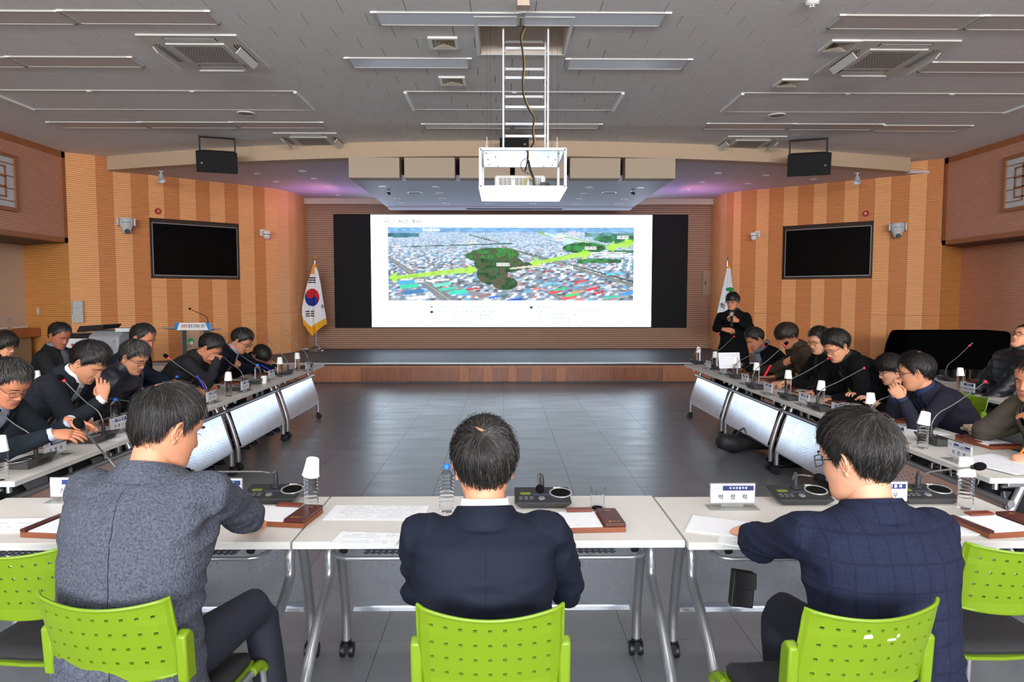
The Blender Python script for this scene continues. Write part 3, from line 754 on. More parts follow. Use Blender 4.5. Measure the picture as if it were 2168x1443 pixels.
# lattice windows on the galleries
m_paper = M('lattice_paper', (196, 198, 200), 0.7); m_lat = M('lattice_wood', (150, 96, 62), 0.5)
for sgn, xg, e0, z0, z1, l in ((-1, -8.08, 26, 3.13, 3.93, 'paper lattice window on the left gallery wall'), (1, 8.50, 2134, 3.15, 3.95, 'paper lattice window on the right gallery wall')):
    ye = at(e0, 400, 1).x; yE = xg / ye; yB = yE - 1.1
    t = thing('lattice_window', l, 'window', (xg - sgn * .02, (yE + yB) / 2, (z0 + z1) / 2), -sgn * PI / 2 if sgn < 0 else -PI / 2)
    t.rotation_euler.z = PI / 2 if sgn < 0 else -PI / 2
    a, b = (yE - yB) / 2, (z1 - z0) / 2
    obj('paper', MB().box(-a, a, -.01, .02, -b, b), m_paper, t)
    obj('frame', MB().box(-a - .06, a + .06, -.04, .02, -b - .06, -b).box(-a - .06, a + .06, -.04, .02, b, b + .06).box(-a - .06, -a, -.04, .02, -b, b).box(a, a + .06, -.04, .02, -b, b), m_lat, t)
    for s_ in (-1, 1):
        g = MB(); xo = s_ * a * .62
        g.box(xo - .013, xo + .013, -.025, -.008, -b * .6, b * .6)
        xi = s_ * a * .30; g.box(xi - .013, xi + .013, -.025, -.008, -b * .75, b * .75)
        for zz in (-.6, -.2, .2, .6): g.box(min(xo, xi) - .013, max(xo, xi) + .013, -.025, -.008, b * zz - .013, b * zz + .013)
        for zz in (-.75, -.25, .25, .75): g.box(-a if s_ < 0 else xi, xi if s_ < 0 else a, -.02, -.008, b * zz - .008, b * zz + .008)
        obj('lattice', g, m_lat, t)
# ledge at far left
t = thing('wall_shelf', 'dark brown wooden ledge along the beige wall at far left', 'shelf', (-9.38, 11.5, .91))
obj('top', MB().box(0, .42, -4, 1.9, .0, .16), m_brown, t); obj('skirt', MB().box(.02, .30, -4, 1.8, -.90, 0), M('ledge_front', (140, 122, 96), .7), t)
obj('strip', MB().box(0, .05, -4, 2.1, .16, .19), m_white, t)

# ------------------------------------------------------------------ big LED wall with the slide
sY = 17.10
A, B = at(706, 453, sY), at(1453, 693, sY)
led = thing('led_wall', 'huge black LED wall on the stage showing a white slide with an aerial city photo', 'screen', ((A.x + B.x) / 2, sY, (A.z + B.z) / 2))
lc = led.location
m_led = M('led_black', (10, 10, 11), 0.6, spec=.2)
obj('cabinet', MB().box(A.x - lc.x, B.x - lc.x, -.02, .05, B.z - lc.z, A.z - lc.z), m_led, led)
a_, b_ = at(785, 454.5, sY), at(1377.5, 691.5, sY)
X0, X1, Z0, Z1 = a_.x - lc.x, b_.x - lc.x, b_.z - lc.z, a_.z - lc.z
m_slide = M('slide_white', (250, 253, 255), 0.6, emit=0.92)
m_slide.node_tree.nodes['Principled BSDF'].inputs['Base Color'].default_value = (.02, .02, .02, 1)
m_slide.node_tree.nodes['Principled BSDF'].inputs['Emission Color'].default_value = (.70, .84, 1.0, 1)
m_slide.node_tree.nodes['Principled BSDF'].inputs['Emission Strength'].default_value = 3.8
sl = obj('slide', MB().box(X0, X1, -.03, -.02, Z0, Z1), m_slide, led)
def SX(px): return at(px, 500, sY).x - lc.x
def SZ_(py): return at(1084, py, sY).z - lc.z
# aerial photograph on the slide: flat print, one coloured cell per LED group
def aerial(nx=390, ny=116):
    rng = np.random.default_rng(5)
    u = (np.arange(nx) + .5) / nx; v = (np.arange(ny) + .5) / ny
    U, Vv = np.meshgrid(u, v)            # v: 0 top .. 1 bottom
    def vn(sx, sy, seed, cell=1):
        g = np.random.default_rng(seed).random((sy + 2, sx + 2))
        x, y = U * sx, Vv * sy; i, j = x.astype(int), y.astype(int); fx, fy = x - i, y - j
        fx, fy = fx * fx * (3 - 2 * fx), fy * fy * (3 - 2 * fy)
        return (g[j, i] * (1 - fx) + g[j, i + 1] * fx) * (1 - fy) + (g[j + 1, i] * (1 - fx) + g[j + 1, i + 1] * fx) * fy
    img = np.zeros((ny, nx, 3))
    pal = np.array([(226, 236, 246), (170, 190, 214), (120, 132, 148), (210, 214, 214), (110, 124, 142), (90, 120, 160), (200, 120, 120), (90, 170, 220), (232, 240, 250), (150, 158, 160), (240, 240, 244), (74, 80, 86)], float)
    # houses: cell size grows downwards
    for y in range(ny):
        t = y / ny; ch = max(1, int(1 + 3.4 * t)); cw = max(2, int(2 + 6 * t)); row = int(y / ch)
        r2 = np.random.default_rng(1000 + row * 7 + ch)
        shift = r2.integers(0, cw)
        n = nx // cw + 3
        w_ = np.array([.18 - .08 * t, .12, .12 + .06 * t, .12, .06 + .16 * t, .05, .03 + .03 * t, .05, .12 - .09 * t, .1 + .05 * t, .05 - .03 * t, .01 + .18 * t]); w_ /= w_.sum()
        cols = pal[r2.choice(len(pal), n, p=w_)]
        idx = ((np.arange(nx) + shift + int(y * .8)) // cw) % n
        img[y] = cols[idx]
        gap = ((np.arange(nx) + shift + int(y * .8)) % cw) == 0
        img[y][gap] = img[y][gap] * .5 + np.array((130, 134, 138)) * .5
    img = .5 * img + .2 * np.roll(img, 1, 1) + .2 * np.roll(img, -1, 1) + .1 * np.roll(img, 1, 0)
    haze = np.clip(1 - Vv * 1.6, .15, 1)[..., None] * .62
    img = img * (1 - haze) + np.array((176, 206, 240)) * haze
    f1, f2 = vn(60, 30, 3), vn(18, 9, 4)
    def put(mask, col, amt=1.0, var=.5):
        c = np.array(col, float) * (1 - var + 2 * var * f1[..., None])
        img[mask] = (img * (1 - amt) + c * amt)[mask]
    put((Vv < .05 + .03 * f2), (120, 168, 214), 1, .15)
    put((U < .125) & (abs(Vv - .09 - .02 * f2) < .028), (40, 96, 110), .9)
    put((U > .80) & (Vv < .13) & (Vv > .06 + .02 * f2), (52, 110, 104), .7)
    def seg(x0, y0, x1, y1, w0, w1, col, amt=1.0, var=.06):
        dx, dy = x1 - x0, (y1 - y0); L2 = dx * dx + dy * dy
        t = np.clip(((U - x0) * dx + (Vv - y0) * dy) / L2, 0, 1)
        d = np.hypot(U - x0 - dx * t, (Vv - y0 - dy * t) * .5)
        put(d < (w0 + (w1 - w0) * t) * .5, col, amt, var)
    seg(.62, .07, .72, .16, .02, .03, (120, 176, 120)); seg(.64, .08, .74, .2, .016, .03, (196, 220, 224)); seg(.70, .11, .86, .24, .03, .02, (206, 222, 222)); seg(.72, .13, .9, .25, .008, .008, (120, 176, 120))
    seg(.33, .1, .45, .21, .006, .01, (50, 96, 72)); seg(.38, .12, .48, .26, .006, .008, (150, 156, 164))
    seg(.47, .27, 1.0, .79, .012, .022, (124, 126, 122)); seg(.48, .27, 1.0, .74, .002, .012, (40, 66, 50)); seg(.0, .27, .5, .22, .005, .01, (44, 98, 84), .8)
    seg(.0, .40, .26, 1.02, .016, .065, (122, 128, 142)); seg(.0, .40, .26, 1.02, .001, .006, (190, 180, 120)); seg(.18, .5, .2, .6, .006, .008, (130, 134, 142))
    seg(.30, .86, .36, .9, .01, .02, (140, 140, 146)); seg(.60, .82, .72, 1.0, .008, .014, (120, 124, 130)); seg(.95, .82, .88, 1.0, .008, .02, (140, 142, 146)); seg(.4, .80, .47, .84, .01, .02, (150, 152, 156))
    # wooded hill in the middle
    hill = ((U - .425) / .10) ** 2 + ((Vv - .38) / .09) ** 2 < 1.0 + .5 * f2
    hill |= ((U - .455) / .105) ** 2 + ((Vv - .50) / .13) ** 2 < .8 + .4 * f2
    hill |= ((U - .425) / .062) ** 2 + ((Vv - .63) / .14) ** 2 < .9 + .4 * f2
    hill |= ((U - .475) / .05) ** 2 + ((Vv - .76) / .09) ** 2 < .9 + .3 * f2
    hill |= ((U - .555) / .05) ** 2 + ((Vv - .52) / .05) ** 2 < .9
    put(hill, (38, 92, 40), 1, .6)
    put(hill & (f1 > .62), (66, 66, 44), 1, .3); put(hill & (Vv < .42) & (f1 < .5), (52, 140, 52), 1, .25)
    seg(.5, .56, .62, .52, .012, .022, (206, 196, 184))
    w2 = ((U - .80) / .088) ** 2 + ((Vv - .28) / .075) ** 2 < .85 + .35 * f2; put(w2, (34, 106, 48), 1, .45)
    w3 = ((U - .94) / .10) ** 2 + ((Vv - .16) / .055) ** 2 < .8 + .4 * f2; put(w3, (44, 116, 76), 1, .35)
    put((U > .77) & (abs(Vv - .44 - .03 * f2) < .028) & (U < .95), (36, 112, 56), .9, .4); put((U > .9) & (abs(Vv - .33) < .018), (50, 120, 66), .8)
    for k in range(9): seg(.825 + .05 * (k % 3) + .02 * (k // 3), .345 + .028 * (k // 3), .865 + .05 * (k % 3) + .02 * (k // 3), .34 + .028 * (k // 3), .008, .008, (236, 240, 240))
    for k in range(5): seg(.955 + .015 * k, .46 + .0 * k, .935 + .02 * k, .58, .008, .01, (90, 150, 160) if k % 2 else (240, 244, 244))
    for k in range(10): seg(.145 + .007 * k, .015 + .004 * (k % 2), .145 + .007 * k, .05, .006, .006, (222, 232, 246))
    for k in range(8): seg(.735 + .006 * k, .05 + .01 * (k % 2), .735 + .006 * k, .11, .004, .004, (222, 206, 206))
    for (x, y, w_, h_, c) in [(.07, .75, .05, .05, (70, 170, 220)), (.085, .80, .05, .06, (60, 206, 170)), (.10, .88, .06, .06, (64, 122, 176)), (.12, .96, .07, .05, (230, 236, 236)), (.22, .78, .05, .05, (110, 214, 190)), (.24, .84, .05, .04, (72, 206, 176)), (.285, .88, .05, .06, (60, 214, 180)), (.2, .72, .08, .03, (236, 236, 232)), (.34, .84, .035, .03, (196, 70, 84)), (.51, .99, .05, .03, (40, 70, 200)), (.43, .95, .03, .03, (50, 110, 220)), (.58, .59, .02, .015, (230, 90, 80)), (.645, .60, .02, .02, (170, 50, 60)), (.6, .84, .03, .03, (240, 120, 100)), (.68, .88, .03, .04, (240, 80, 80)), (.70, .84, .03, .04, (60, 190, 130)), (.735, .96, .035, .05, (250, 96, 90)), (.75, .92, .04, .04, (80, 206, 120)), (.77, .88, .04, .03, (250, 150, 120)), (.83, .84, .03, .04, (244, 60, 80)), (.86, .89, .03, .03, (214, 40, 60)), (.78, .74, .03, .03, (230, 70, 80)), (.91, .95, .035, .04, (70, 200, 170)), (.92, .63, .05, .03, (90, 196, 236)), (.66, .77, .04, .03, (90, 190, 230)), (.57, .87, .03, .03, (90, 190, 220)), (.98, .9, .04, .05, (80, 150, 240)), (.47, .93, .03, .02, (40, 130, 120)), (.39, .93, .03, .05, (150, 120, 126))]:
        seg(x - w_ / 2, y + .01, x + w_ / 2, y - .01, h_ * .5, h_ * .5, c, 1, .04)
    # green double arrows
    def arrow(x0, y0, x1, y1, hw, hl, both=(1, 1)):
        G = (168, 224, 66); seg(x0 + hl * .6, y0, x1 - hl * .6, y1, hw * .5, hw * .8, G, .82)
        for (hx, hy, s) in ((x0, y0, 1), (x1, y1, -1)):
            tt = (U - hx) * s / hl; put((tt > 0) & (tt < 1) & (abs(Vv - hy - (U - hx) * (y1 - y0) / (x1 - x0)) < tt * hw * 1.5), G, .85, .04)
    arrow(.0, .69, .36, .575, .052, .035); arrow(.575, .49, .825, .355, .052, .035); arrow(.885, .28, 1.0, .205, .055, .035)
    # little white tags
    for (x, y, w_) in ((.037, .275, .038), (.345, .195, .04), (.698, .155, .03), (.825, .28, .05), (.955, .135, .05), (.468, .505, .052), (.735, .535, .04), (.128, .73, .036)):
        put((abs(U - x) < w_ / 2) & (abs(Vv - y) < .022), (246, 248, 250), 1, .01)
    return np.clip(img, 0, 255)
im = aerial(); ny, nx = im.shape[:2]
px0, px1, py0, py1 = SX(821.5), SX(1341.5), SZ_(481.5), SZ_(636)
xs_ = np.linspace(px0, px1, nx + 1); zs_ = np.linspace(py0, py1, ny + 1)
GX, GZ = np.meshgrid(xs_, zs_); vv = np.stack([GX.ravel(), np.full(GX.size, -.036), GZ.ravel()], 1)
ii = (np.arange(ny)[:, None] * (nx + 1) + np.arange(nx)[None, :]).ravel()
ff = np.stack([ii, ii + nx + 1, ii + nx + 2, ii + 1], 1)
me = bpy.data.meshes.new('aerial'); me.from_pydata(vv.tolist(), [], ff.tolist())
lc_ = (im / 255.0); lc_ = np.where(lc_ <= .04045, lc_ / 12.92, ((lc_ + .055) / 1.055) ** 2.4)
ca = me.color_attributes.new('paint', 'FLOAT_COLOR', 'CORNER')
cc = np.concatenate([lc_.reshape(-1, 3), np.ones((nx * ny, 1))], 1); ca.data.foreach_set('color', np.repeat(cc, 4, axis=0).ravel())
m_aer = M('aerial_picture', (128, 128, 128), 0.6, attr='paint', emit=1.3)
nt = m_aer.node_tree; bs = nt.nodes['Principled BSDF']
for l_ in list(bs.inputs['Base Color'].links): nt.links.remove(l_)
bs.inputs['Base Color'].default_value = (.02, .02, .02, 1)
me.materials.append(m_aer); link('aerial_picture', me, sl)
def etext(n, c, e=0.8):
    m = M(n, c, .6, emit=e); m.node_tree.nodes['Principled BSDF'].inputs['Base Color'].default_value = (.02, .02, .02, 1); return m
m_t1, m_t2, m_t3 = etext('slide_teal', (40, 110, 130), .5), etext('slide_grey', (90, 98, 102), .5), etext('slide_dark', (30, 42, 50), .5)
def st(s, px, py, size, m, sx=1.0, al='LEFT', bold=0): text(s, size, m, sl, (SX(px), -.040, SZ_(py)), (PI / 2, 0, 0), sx, al, 'slide_lettering', bold)
st('01', 813, 470, .085, m_t1, 1.5, 'LEFT', .004); st('사업 개요', 843, 470, .105, m_t1, 1.35, 'LEFT', .007)
ol = MB().tube([(SX(818) + .19 * math.cos(t), -.034, SZ_(469.5) + .075 * math.sin(t)) for t in [k * PI / 16 for k in range(33)]], .006, 4)
obj('oval', ol, m_t1, sl)
for (s, px, py) in (('위치: 가흥신도시 ~ 원당로 주목원', 925, 649.5), ('사업목적: 관광거점 조성과 랜드마크', 925, 660), ('개발을 통해 도심재생 및', 955, 668), ('지속가능한 지역상권 기반을', 955, 676), ('마련하고자 함', 955, 684.5)): st(s, px, py, .078, m_t2, 1.24, 'LEFT', .0045)
for (s, px, py, m) in (('사업내용', 1137, 650.5, m_t2), ('-가흥공원 ~ 구학공원 서천 보행교 설치', 1137, 658.5, m_t2), ('-구학공원 전망타워 설치', 1137, 666.5, m_t2), ('-구성공원 정과 정비', 1137, 674.5, m_t2), ('-문화의 거리로 연결된 경관 조성', 1137, 683, m_t3)): st(s, px, py, .078, m, 1.24, 'LEFT', .0045)
for px, py, r_, m in ((913, 649.5, .028, etext('dot_pale', (150, 214, 200))), (913, 660, .034, m_t1), (1125, 650.5, .034, m_t1)):
    obj('bullet', MB().lathe([(r_, -.036), (r_, -.030)], 16, T=Matrix.Translation((SX(px), 0, SZ_(py))) @ Matrix.Rotation(-PI / 2, 4, 'X') @ Matrix.Diagonal((1.3, 1, 1, 1))), m, sl)
for s, x, y in (('원당로', .037, .275), ('영주역', .345, .195), ('서천', .698, .155), ('구학공원', .825, .28), ('가흥공원', .955, .135), ('구성공원', .468, .505), ('중앙선', .735, .535), ('구성로', .128, .73)):
    text(s, .062, m_t3, sl, (px0 + (px1 - px0) * x, -.041, py0 + (py1 - py0) * y), (PI / 2, 0, 0), 1.5, 'CENTER', 'slide_lettering', .004)

# ------------------------------------------------------------------ flags
m_gold = M('brass', (190, 150, 70), 0.25, 0.9); m_chr = M('chrome', (190, 190, 190), 0.15, 1.0)
m_fl = M('flag_cloth', (220, 220, 220), 0.75, attr='paint')
def flag(label, loc, zt, outline_, paint, fin, sc=1.0):
    t = thing('flag', label, 'flag', loc)
    obj('pole', MB().tube([(0, 0, .1), (0, 0, zt)], .013, 10), m_chr, t, smooth=40)
    obj('base', MB().lathe([(.19, 0), (.185, .02), (.14, .045), (.13, .065), (.09, .085), (.08, .105), (.03, .12), (.02, .16), (.001, .16)], 26), m_chr, t, smooth=35)
    obj('finial', fin(zt), m_gold if fin is ball_fin else m_chr, t, smooth=60)
    nu, nv = 70, 190; vs_, fs, cs = [], [], []
    for j in range(nv + 1):
        v = j / nv; z, xl, xr = outline_(v)
        for i in range(nu + 1):
            u = i / nu; x = xl(u) if callable(xl) else xl + (xr - xl) * u
            zz = z - outline_sag(u, v, label)
            y = -.03 - .05 * v * math.sin(u * 9 + 1.2 * v) - .02 * math.sin(u * 21 + 3 * v) * v - .06 * math.sin(u * PI) * (0.3 + v)
            vs_.append((x, y, zz))
    for j in range(nv):
        for i in range(nu):
            k = j * (nu + 1) + i; fs.append((k, k + nu + 1, k + nu + 2, k + 1))
            c = vs_[k]; cs.append(lin(paint(c[0], c[2], (i + .5) / nu, (j + .5) / nv)) + (1,))
    me = bpy.data.meshes.new('cloth'); me.from_pydata(vs_, [], fs)
    ca = me.color_attributes.new('paint', 'FLOAT_COLOR', 'CORNER'); ca.data.foreach_set('color', np.repeat(np.array(cs), 4, axis=0).ravel())
    me.materials.append(m_fl); me.polygons.foreach_set('use_smooth', [True] * len(fs)); c = link('cloth', me, t)
    s_ = c.modifiers.new('thick', 'SOLIDIFY'); s_.thickness = .003
    return t
def ball_fin(z): return MB().lathe([(.012, z), (.02, z + .02), (.012, z + .035), (.03, z + .055), (.036, z + .085), (.025, z + .11), (.006, z + .125), (.001, z + .135)], 14)
def spear_fin(z): return MB().lathe([(.012, z), (.026, z + .01), (.03, z + .03), (.014, z + .06), (.005, z + .11), (.001, z + .14)], 14)
def outline_sag(u, v, label):
    if 'taegeuk' in label: lo = .30 * (1 - abs(u - .36) / .64) if u > .36 else .30 * (u / .36) ** 1.0 + .0
    else: lo = .25 * u
    return lo * v ** 3 * .95
kf = atz(670, 742, STZ); ksc = kf.y / F
def kpx(px): return (px - 664) * ksc
def kz(py): return (628 - py) * ksc + CAMZ - kf.z
def kout(v):
    py = 560 + (685 - 560) * v
    prof_l = [(560, 661), (580, 655), (600, 648), (625, 642), (650, 637), (668, 637), (690, 640)]
    prof_r = [(560, 666), (575, 671), (600, 676), (640, 681), (680, 686.5), (690, 687)]
    f = lambda pr: kpx(np.interp(py, [a for a, b in pr], [b for a, b in pr]))
    return kz(py), float(f(prof_l)), float(f(prof_r))
def kpaint(x, z, u, v):
    px = x / ksc + 664; py = 628 - (z + kf.z - CAMZ) / ksc
    if v > .955 or (u < .05 and py > 668) or (v > .90 and False): return (222, 160, 24)
    if outline_sag(u, v, 'taegeuk') > 0 and v > .90: return (222, 160, 24)
    if py < 580 and px < 664 and u < .55: return (226, 158, 24)
    if py < 567: return (226, 158, 24)
    cx, cy, r = 658.5, 629, 16.5
    dx, dy = (px - cx) / (r * .93), (py - cy) / (r * 1.12)
    if dx * dx + dy * dy < 1:
        a = R(38); rx, ry = dx * math.cos(a) - dy * math.sin(a) * 1, dx * math.sin(a) + dy * math.cos(a)
        red = rx > 0
        if (rx) ** 2 + (ry + .5) ** 2 < .25: red = True
        if (rx) ** 2 + (ry - .5) ** 2 < .25: red = False
        return (186, 20, 40) if red else (24, 38, 130)
    for y0 in (588, 592.7, 597.4):
        if y0 - 1.3 < py < y0 + 1.3 and 652 - (y0 - 588) * .15 < px < 666.5: return (22, 22, 24)
    for y0 in (658, 662.7, 667.4):
        if y0 - 1.3 < py < y0 + 1.3 and (644.5 < px < 652.5 or 654 < px < 662.5): return (22, 22, 24)
    if 677 < px < 681.5 and 644 < py < 652 and (px + py * .5) % 2.6 < 1.5: return (22, 22, 24)
    return (224, 224, 226)
flag('white flag with red and blue taegeuk circle and gold fringe on a chrome stand', (kf.x, kf.y, STZ), kz(553) , kout, kpaint, ball_fin)
cf = V((4.93, 15.15, STZ)); csc = cf.y / F
def cpx(px): return (px - (VX + cf.x / csc)) * csc
def cz_(py): return (628 - py) * csc + CAMZ - cf.z
def cout(v):
    py = 562 + (690 - 562) * v
    pl = [(562, 1539), (600, 1531), (640, 1522), (668, 1516), (695, 1515)]; pr = [(562, 1545), (600, 1550), (640, 1560), (695, 1566)]
    f = lambda p: cpx(np.interp(py, [a for a, b in p], [b for a, b in p])); return cz_(py), float(f(pl)), float(f(pr))
def cpaint(x, z, u, v):
    px = x / csc + VX + cf.x / csc; py = 628 - (z + cf.z - CAMZ) / csc
    if py < 568 or v > .90 or (py > 661 and px < 1525 and (px - 1516) + (py - 661) * .1 < 4 + (py - 661) * .35): return (230, 160, 26)
    dx, dy = (px - 1544) / 9, (py - 612) / 4.5
    if dx * dx + dy * dy < 1 and py > 608 - (px - 1540) * .1: return (30, 140, 74)
    if abs((px - 1536.5) * .55 + (py - 638.5) * .84) < 1.3 and 1533 < px < 1541: return (34, 130, 70)
    return (220, 222, 224)
cfl = flag('white city flag with green leaf emblem on a chrome stand behind the presenter', cf, cz_(553), cout, cpaint, spear_fin)
text('주', .15, M('ink_black', (24, 24, 26), .6), cfl, (cpx(1527), -.15, cz_(648)), (PI / 2, R(-25), 0), .8, 'CENTER', 'lettering', .006)
# lectern sheet and device behind the taegeuk flag
t = thing('sign_stand', 'narrow sign stand with a small white plate half hidden behind the taegeuk flag', 'sign', (at(636, 740, 16.95).x, 16.95, STZ))
obj('plate', MB().box(-.05, .14, -.02, .0, 1.13, 1.27), m_white, t); obj('post', MB().box(.0, .035, -.02, .02, .03, 1.15), m_dark, t)
obj('foot', MB().box(-.05, .26, -.25, .1, 0, .05), M('foot_grey', (170, 168, 164), .5), t, bev=.01)
text('정진', .09, M('ink_black', (24, 24, 26)), t, (.03, -.022, 1.2))
t = thing('wall_cabinet', 'beige metal cabinet door on the stage wall right of the LED screen', 'cabinet', at(1507, 599, 17.14))
obj('frame', MB().box(-.23, .23, -.02, 0, -.29, .29), M('cabinet_paint', (150, 124, 104), .6), t)
obj('door', MB().box(-.205, .205, -.028, -.018, -.265, .265), M('cabinet_paint', (150, 124, 104), .6), t)
obj('handle', MB().box(-.18, -.155, -.036, -.026, -.04, .05), m_cdk, t)
# ------------------------------------------------------------------ lectern, control desk, piano
m_acr = M('clear_acrylic', (226, 232, 232), 0.08, trans=0.9, ior=1.3); m_acrd = M('grey_acrylic', (150, 156, 160), 0.15, trans=.35)
lY = 11.9; lp_ = at(413, 640, lY); t = thing('lectern', 'clear acrylic lectern with green emblem and a blue and white slogan strip', 'lectern', (lp_.x, lY, 0))
def lz(py): return CAMZ + (628 - py) * lY / F
def lx(px): return (px - 413) * lY / F
for s_ in (388, 436): obj('side_panel', MB().box(lx(s_) - .05, lx(s_) + .05, -.02, .02, .04, lz(697)), m_acrd if s_ > 400 else m_acr, t)
obj('front_panel', MB().box(lx(386), lx(442), -.035, -.02, .04, lz(697)), m_acr, t)
obj('post', MB().tube([(lx(436), .1, .02), (lx(436), .1, lz(695))], .025, 12), m_chr, t, smooth=40)
obj('post', MB().tube([(lx(388), .1, .02), (lx(388), .1, lz(695))], .02, 12), m_chr, t, smooth=40)
obj('foot', MB().box(lx(375), lx(450), -.1, .35, 0, .04), m_acrd, t, bev=.01)
T = Matrix.Translation((0, .1, lz(696))) @ Matrix.Rotation(R(-10), 4, 'Y') @ Matrix.Rotation(R(8), 4, 'X')
obj('desk_board', MB().box(lx(347), lx(445), -.08, .42, -.012, .012), m_acrd, t, rot=(R(-6), 0, 0), loc=(0, 0, lz(694)))
sg = obj('slogan_strip', MB().box(lx(376), lx(450), -.12, -.105, lz(697.5), lz(682)), m_white, t)
m_blu = M('strip_blue', (30, 120, 190), .5)
for s_ in (0, 1):
    a0, a1, a2 = (376, 386, 380) if s_ == 0 else (450, 439, 446)
    obj('blue_corner', MB().prism([(lx(a0), lz(697.4)), (lx(a2), lz(697.4)), (lx(a1), lz(682.2)), (lx(a0), lz(682.2))], -.124, -.119, axis='y'), m_blu, sg)
text('선비의', .072, M('slogan_red', (190, 40, 60), .6), sg, (lx(388.5), -.126, lz(689.5)), (PI / 2, 0, 0), .58, 'LEFT', 'lettering', .002)
text('품격 도약하는 영주', .072, M('ink_black', (24, 24, 26)), sg, (lx(404), -.126, lz(689.5)), (PI / 2, 0, 0), .50, 'LEFT', 'lettering', .002)
em = MB(); cxe, cze = lx(404), lz(722)
em.add([(cxe, -.04, cze)] + [(cxe + .065 * math.cos(a) * 1.0, -.04, cze + .06 * math.sin(a)) for a in [R(-10 + 200 * k / 20) for k in range(21)]], [(0, k + 1, k + 2) for k in range(20)])
eo = obj('emblem', em, M('emblem_green', (30, 130, 66), .5), t)
for dx, dz, m in ((-.005, -.02, m_white), (.02, .0, m_white), (.03, -.025, m_white), (.012, -.035, m_white), (.05, -.02, m_red)): obj('emblem_dot', MB().ball((cxe + dx, -.043, cze + dz), (.011, .003, .011), 8), m, eo)
obj('emblem_stem', MB().box(cxe - .03, cxe - .022, -.042, -.038, cze - .09, cze), M('emblem_green', (30, 130, 66)), eo)
text('영주시', .07, M('ink_grey', (70, 70, 74), .6), t, (lx(404), -.042, lz(733)))
mk = thing('lectern_microphone', 'black gooseneck microphone with red ring standing on the lectern', 'microphone', (lx(438) + lp_.x, lY + .02, lz(682) ))
obj('gooseneck', MB().tube(smooth([(0, 0, -.02), (-.01, 0, .06), (-.06, 0, .12), (-.19, -.01, .18), (-.26, -.02, .215)]), .006, 8), m_cable, mk, smooth=40)
obj('ring', MB().tube([(-.255, -.02, .212), (-.275, -.02, .222)], .014, 10), M('mic_red', (230, 40, 50), .4, emit=.8), mk)
obj('foam_head', MB().ball((-.295, -.02, .235), (.026, .02, .02), 10), m_blk2, mk, smooth=180)
obj('base', MB().lathe([(.025, -.03), (.02, 0), (.008, .02)], 12), m_cable, mk)

cY = 9.85; cp = at(190, 700, cY); t = thing('control_desk', 'grey lectern-height control desk with black monitor and slide-out shelf', 'desk', (cp.x, cY, 0), R(-4))
def cx(px): return (px - 190) * cY / F
def czz(py): return CAMZ + (628 - py) * cY / F
m_g1, m_g2 = M('desk_grey', (142, 146, 150), .45), M('desk_light', (198, 200, 200), .45)
obj('side_cheek', MB().prism([(.0, 0), (.62, 0), (.62, czz(700)), (.12, czz(700)), (.0, czz(712))], cx(184), cx(252), axis='x'), m_g1, t, bev=.03)
obj('cabinet_body', MB().box(cx(118), cx(186), .05, .6, 0, czz(706)), m_cdk, t, bev=.02)
obj('front_door', MB().box(cx(122), cx(181), .03, .06, .05, czz(716)), m_g2, t, bev=.008)
obj('red_button', MB().box(cx(146), cx(150), .02, .035, czz(731), czz(727)), m_red, t)
obj('label_plate', MB().box(cx(166), cx(176), .024, .032, czz(728), czz(722)), m_white, t)
obj('monitor', MB().prism([(cx(150), czz(703)), (cx(158), czz(690)), (cx(213), czz(687)), (cx(206), czz(696)), (cx(160), czz(703))], .1, .5, axis='y'), m_cdk, t)
obj('side_shelf', MB().box(cx(240), cx(286), .05, .55, czz(702), czz(694)), m_g2, t, bev=.008)
obj('lock', MB().lathe([(.012, 0), (.012, .006)], 12, T=Matrix.Translation((cx(243), -.002, czz(721))) @ Matrix.Rotation(PI / 2, 4, 'X')), m_chr, t)

pY = 11.2; t = thing('covered_piano', 'upright piano hidden under a black velvet cover at the right wall', 'piano', (at(2030, 700, pY).x, pY, 0))
def qx(px): return (px - 2030) * pY / F
def qz(py): return CAMZ + (628 - py) * pY / F
m_vel = M('black_velvet', (7, 7, 8), 1.0, spec=0.0)
cv = MB(); rings = []
for z, g in ((qz(783), .02), (qz(760), .015), (qz(735), .0), (qz(710), -.0), (qz(704), -.02), (qz(702), -.06)):
    ring = []; n = 96
    x0, x1 = qx(1918 if z < qz(720) else 1927), qx(2150)
    for k in range(n):
        a = 2 * PI * k / n; c_, s_ = math.cos(a), math.sin(a)
        sx = math.copysign(abs(c_) ** .22, c_); sy = math.copysign(abs(s_) ** .22, s_)
        wv = .018 * math.sin(k * 1.9) * (1 if z < qz(740) else .3)
        ring.append(((x0 + x1) / 2 + ((x1 - x0) / 2 + g + wv) * sx, .35 + (.35 + g + wv) * sy, z))
    rings.append(ring)
cv.loft(rings); obj('cover', cv, m_vel, t, smooth=50)
obj('piano_case', MB().box(qx(1935), qx(2140), .15, .62, .12, qz(716)), m_cdk, t)
for x in (2000, 2030, 2062): obj('leg', MB().box(qx(x) - .03, qx(x) + .03, .05, .12, 0, qz(780)), m_cdk, t)
for x in (1952, 2038, 2048, 2058): obj('gold_rod', MB().box(qx(x) - .006, qx(x) + .006, .0, .012, .05, qz(782)), m_gold, t)
obj('diagonal_stay', MB().tube([(qx(2062), .1, .1), (qx(2090), .1, qz(782))], .02, 6), m_cdk, t)
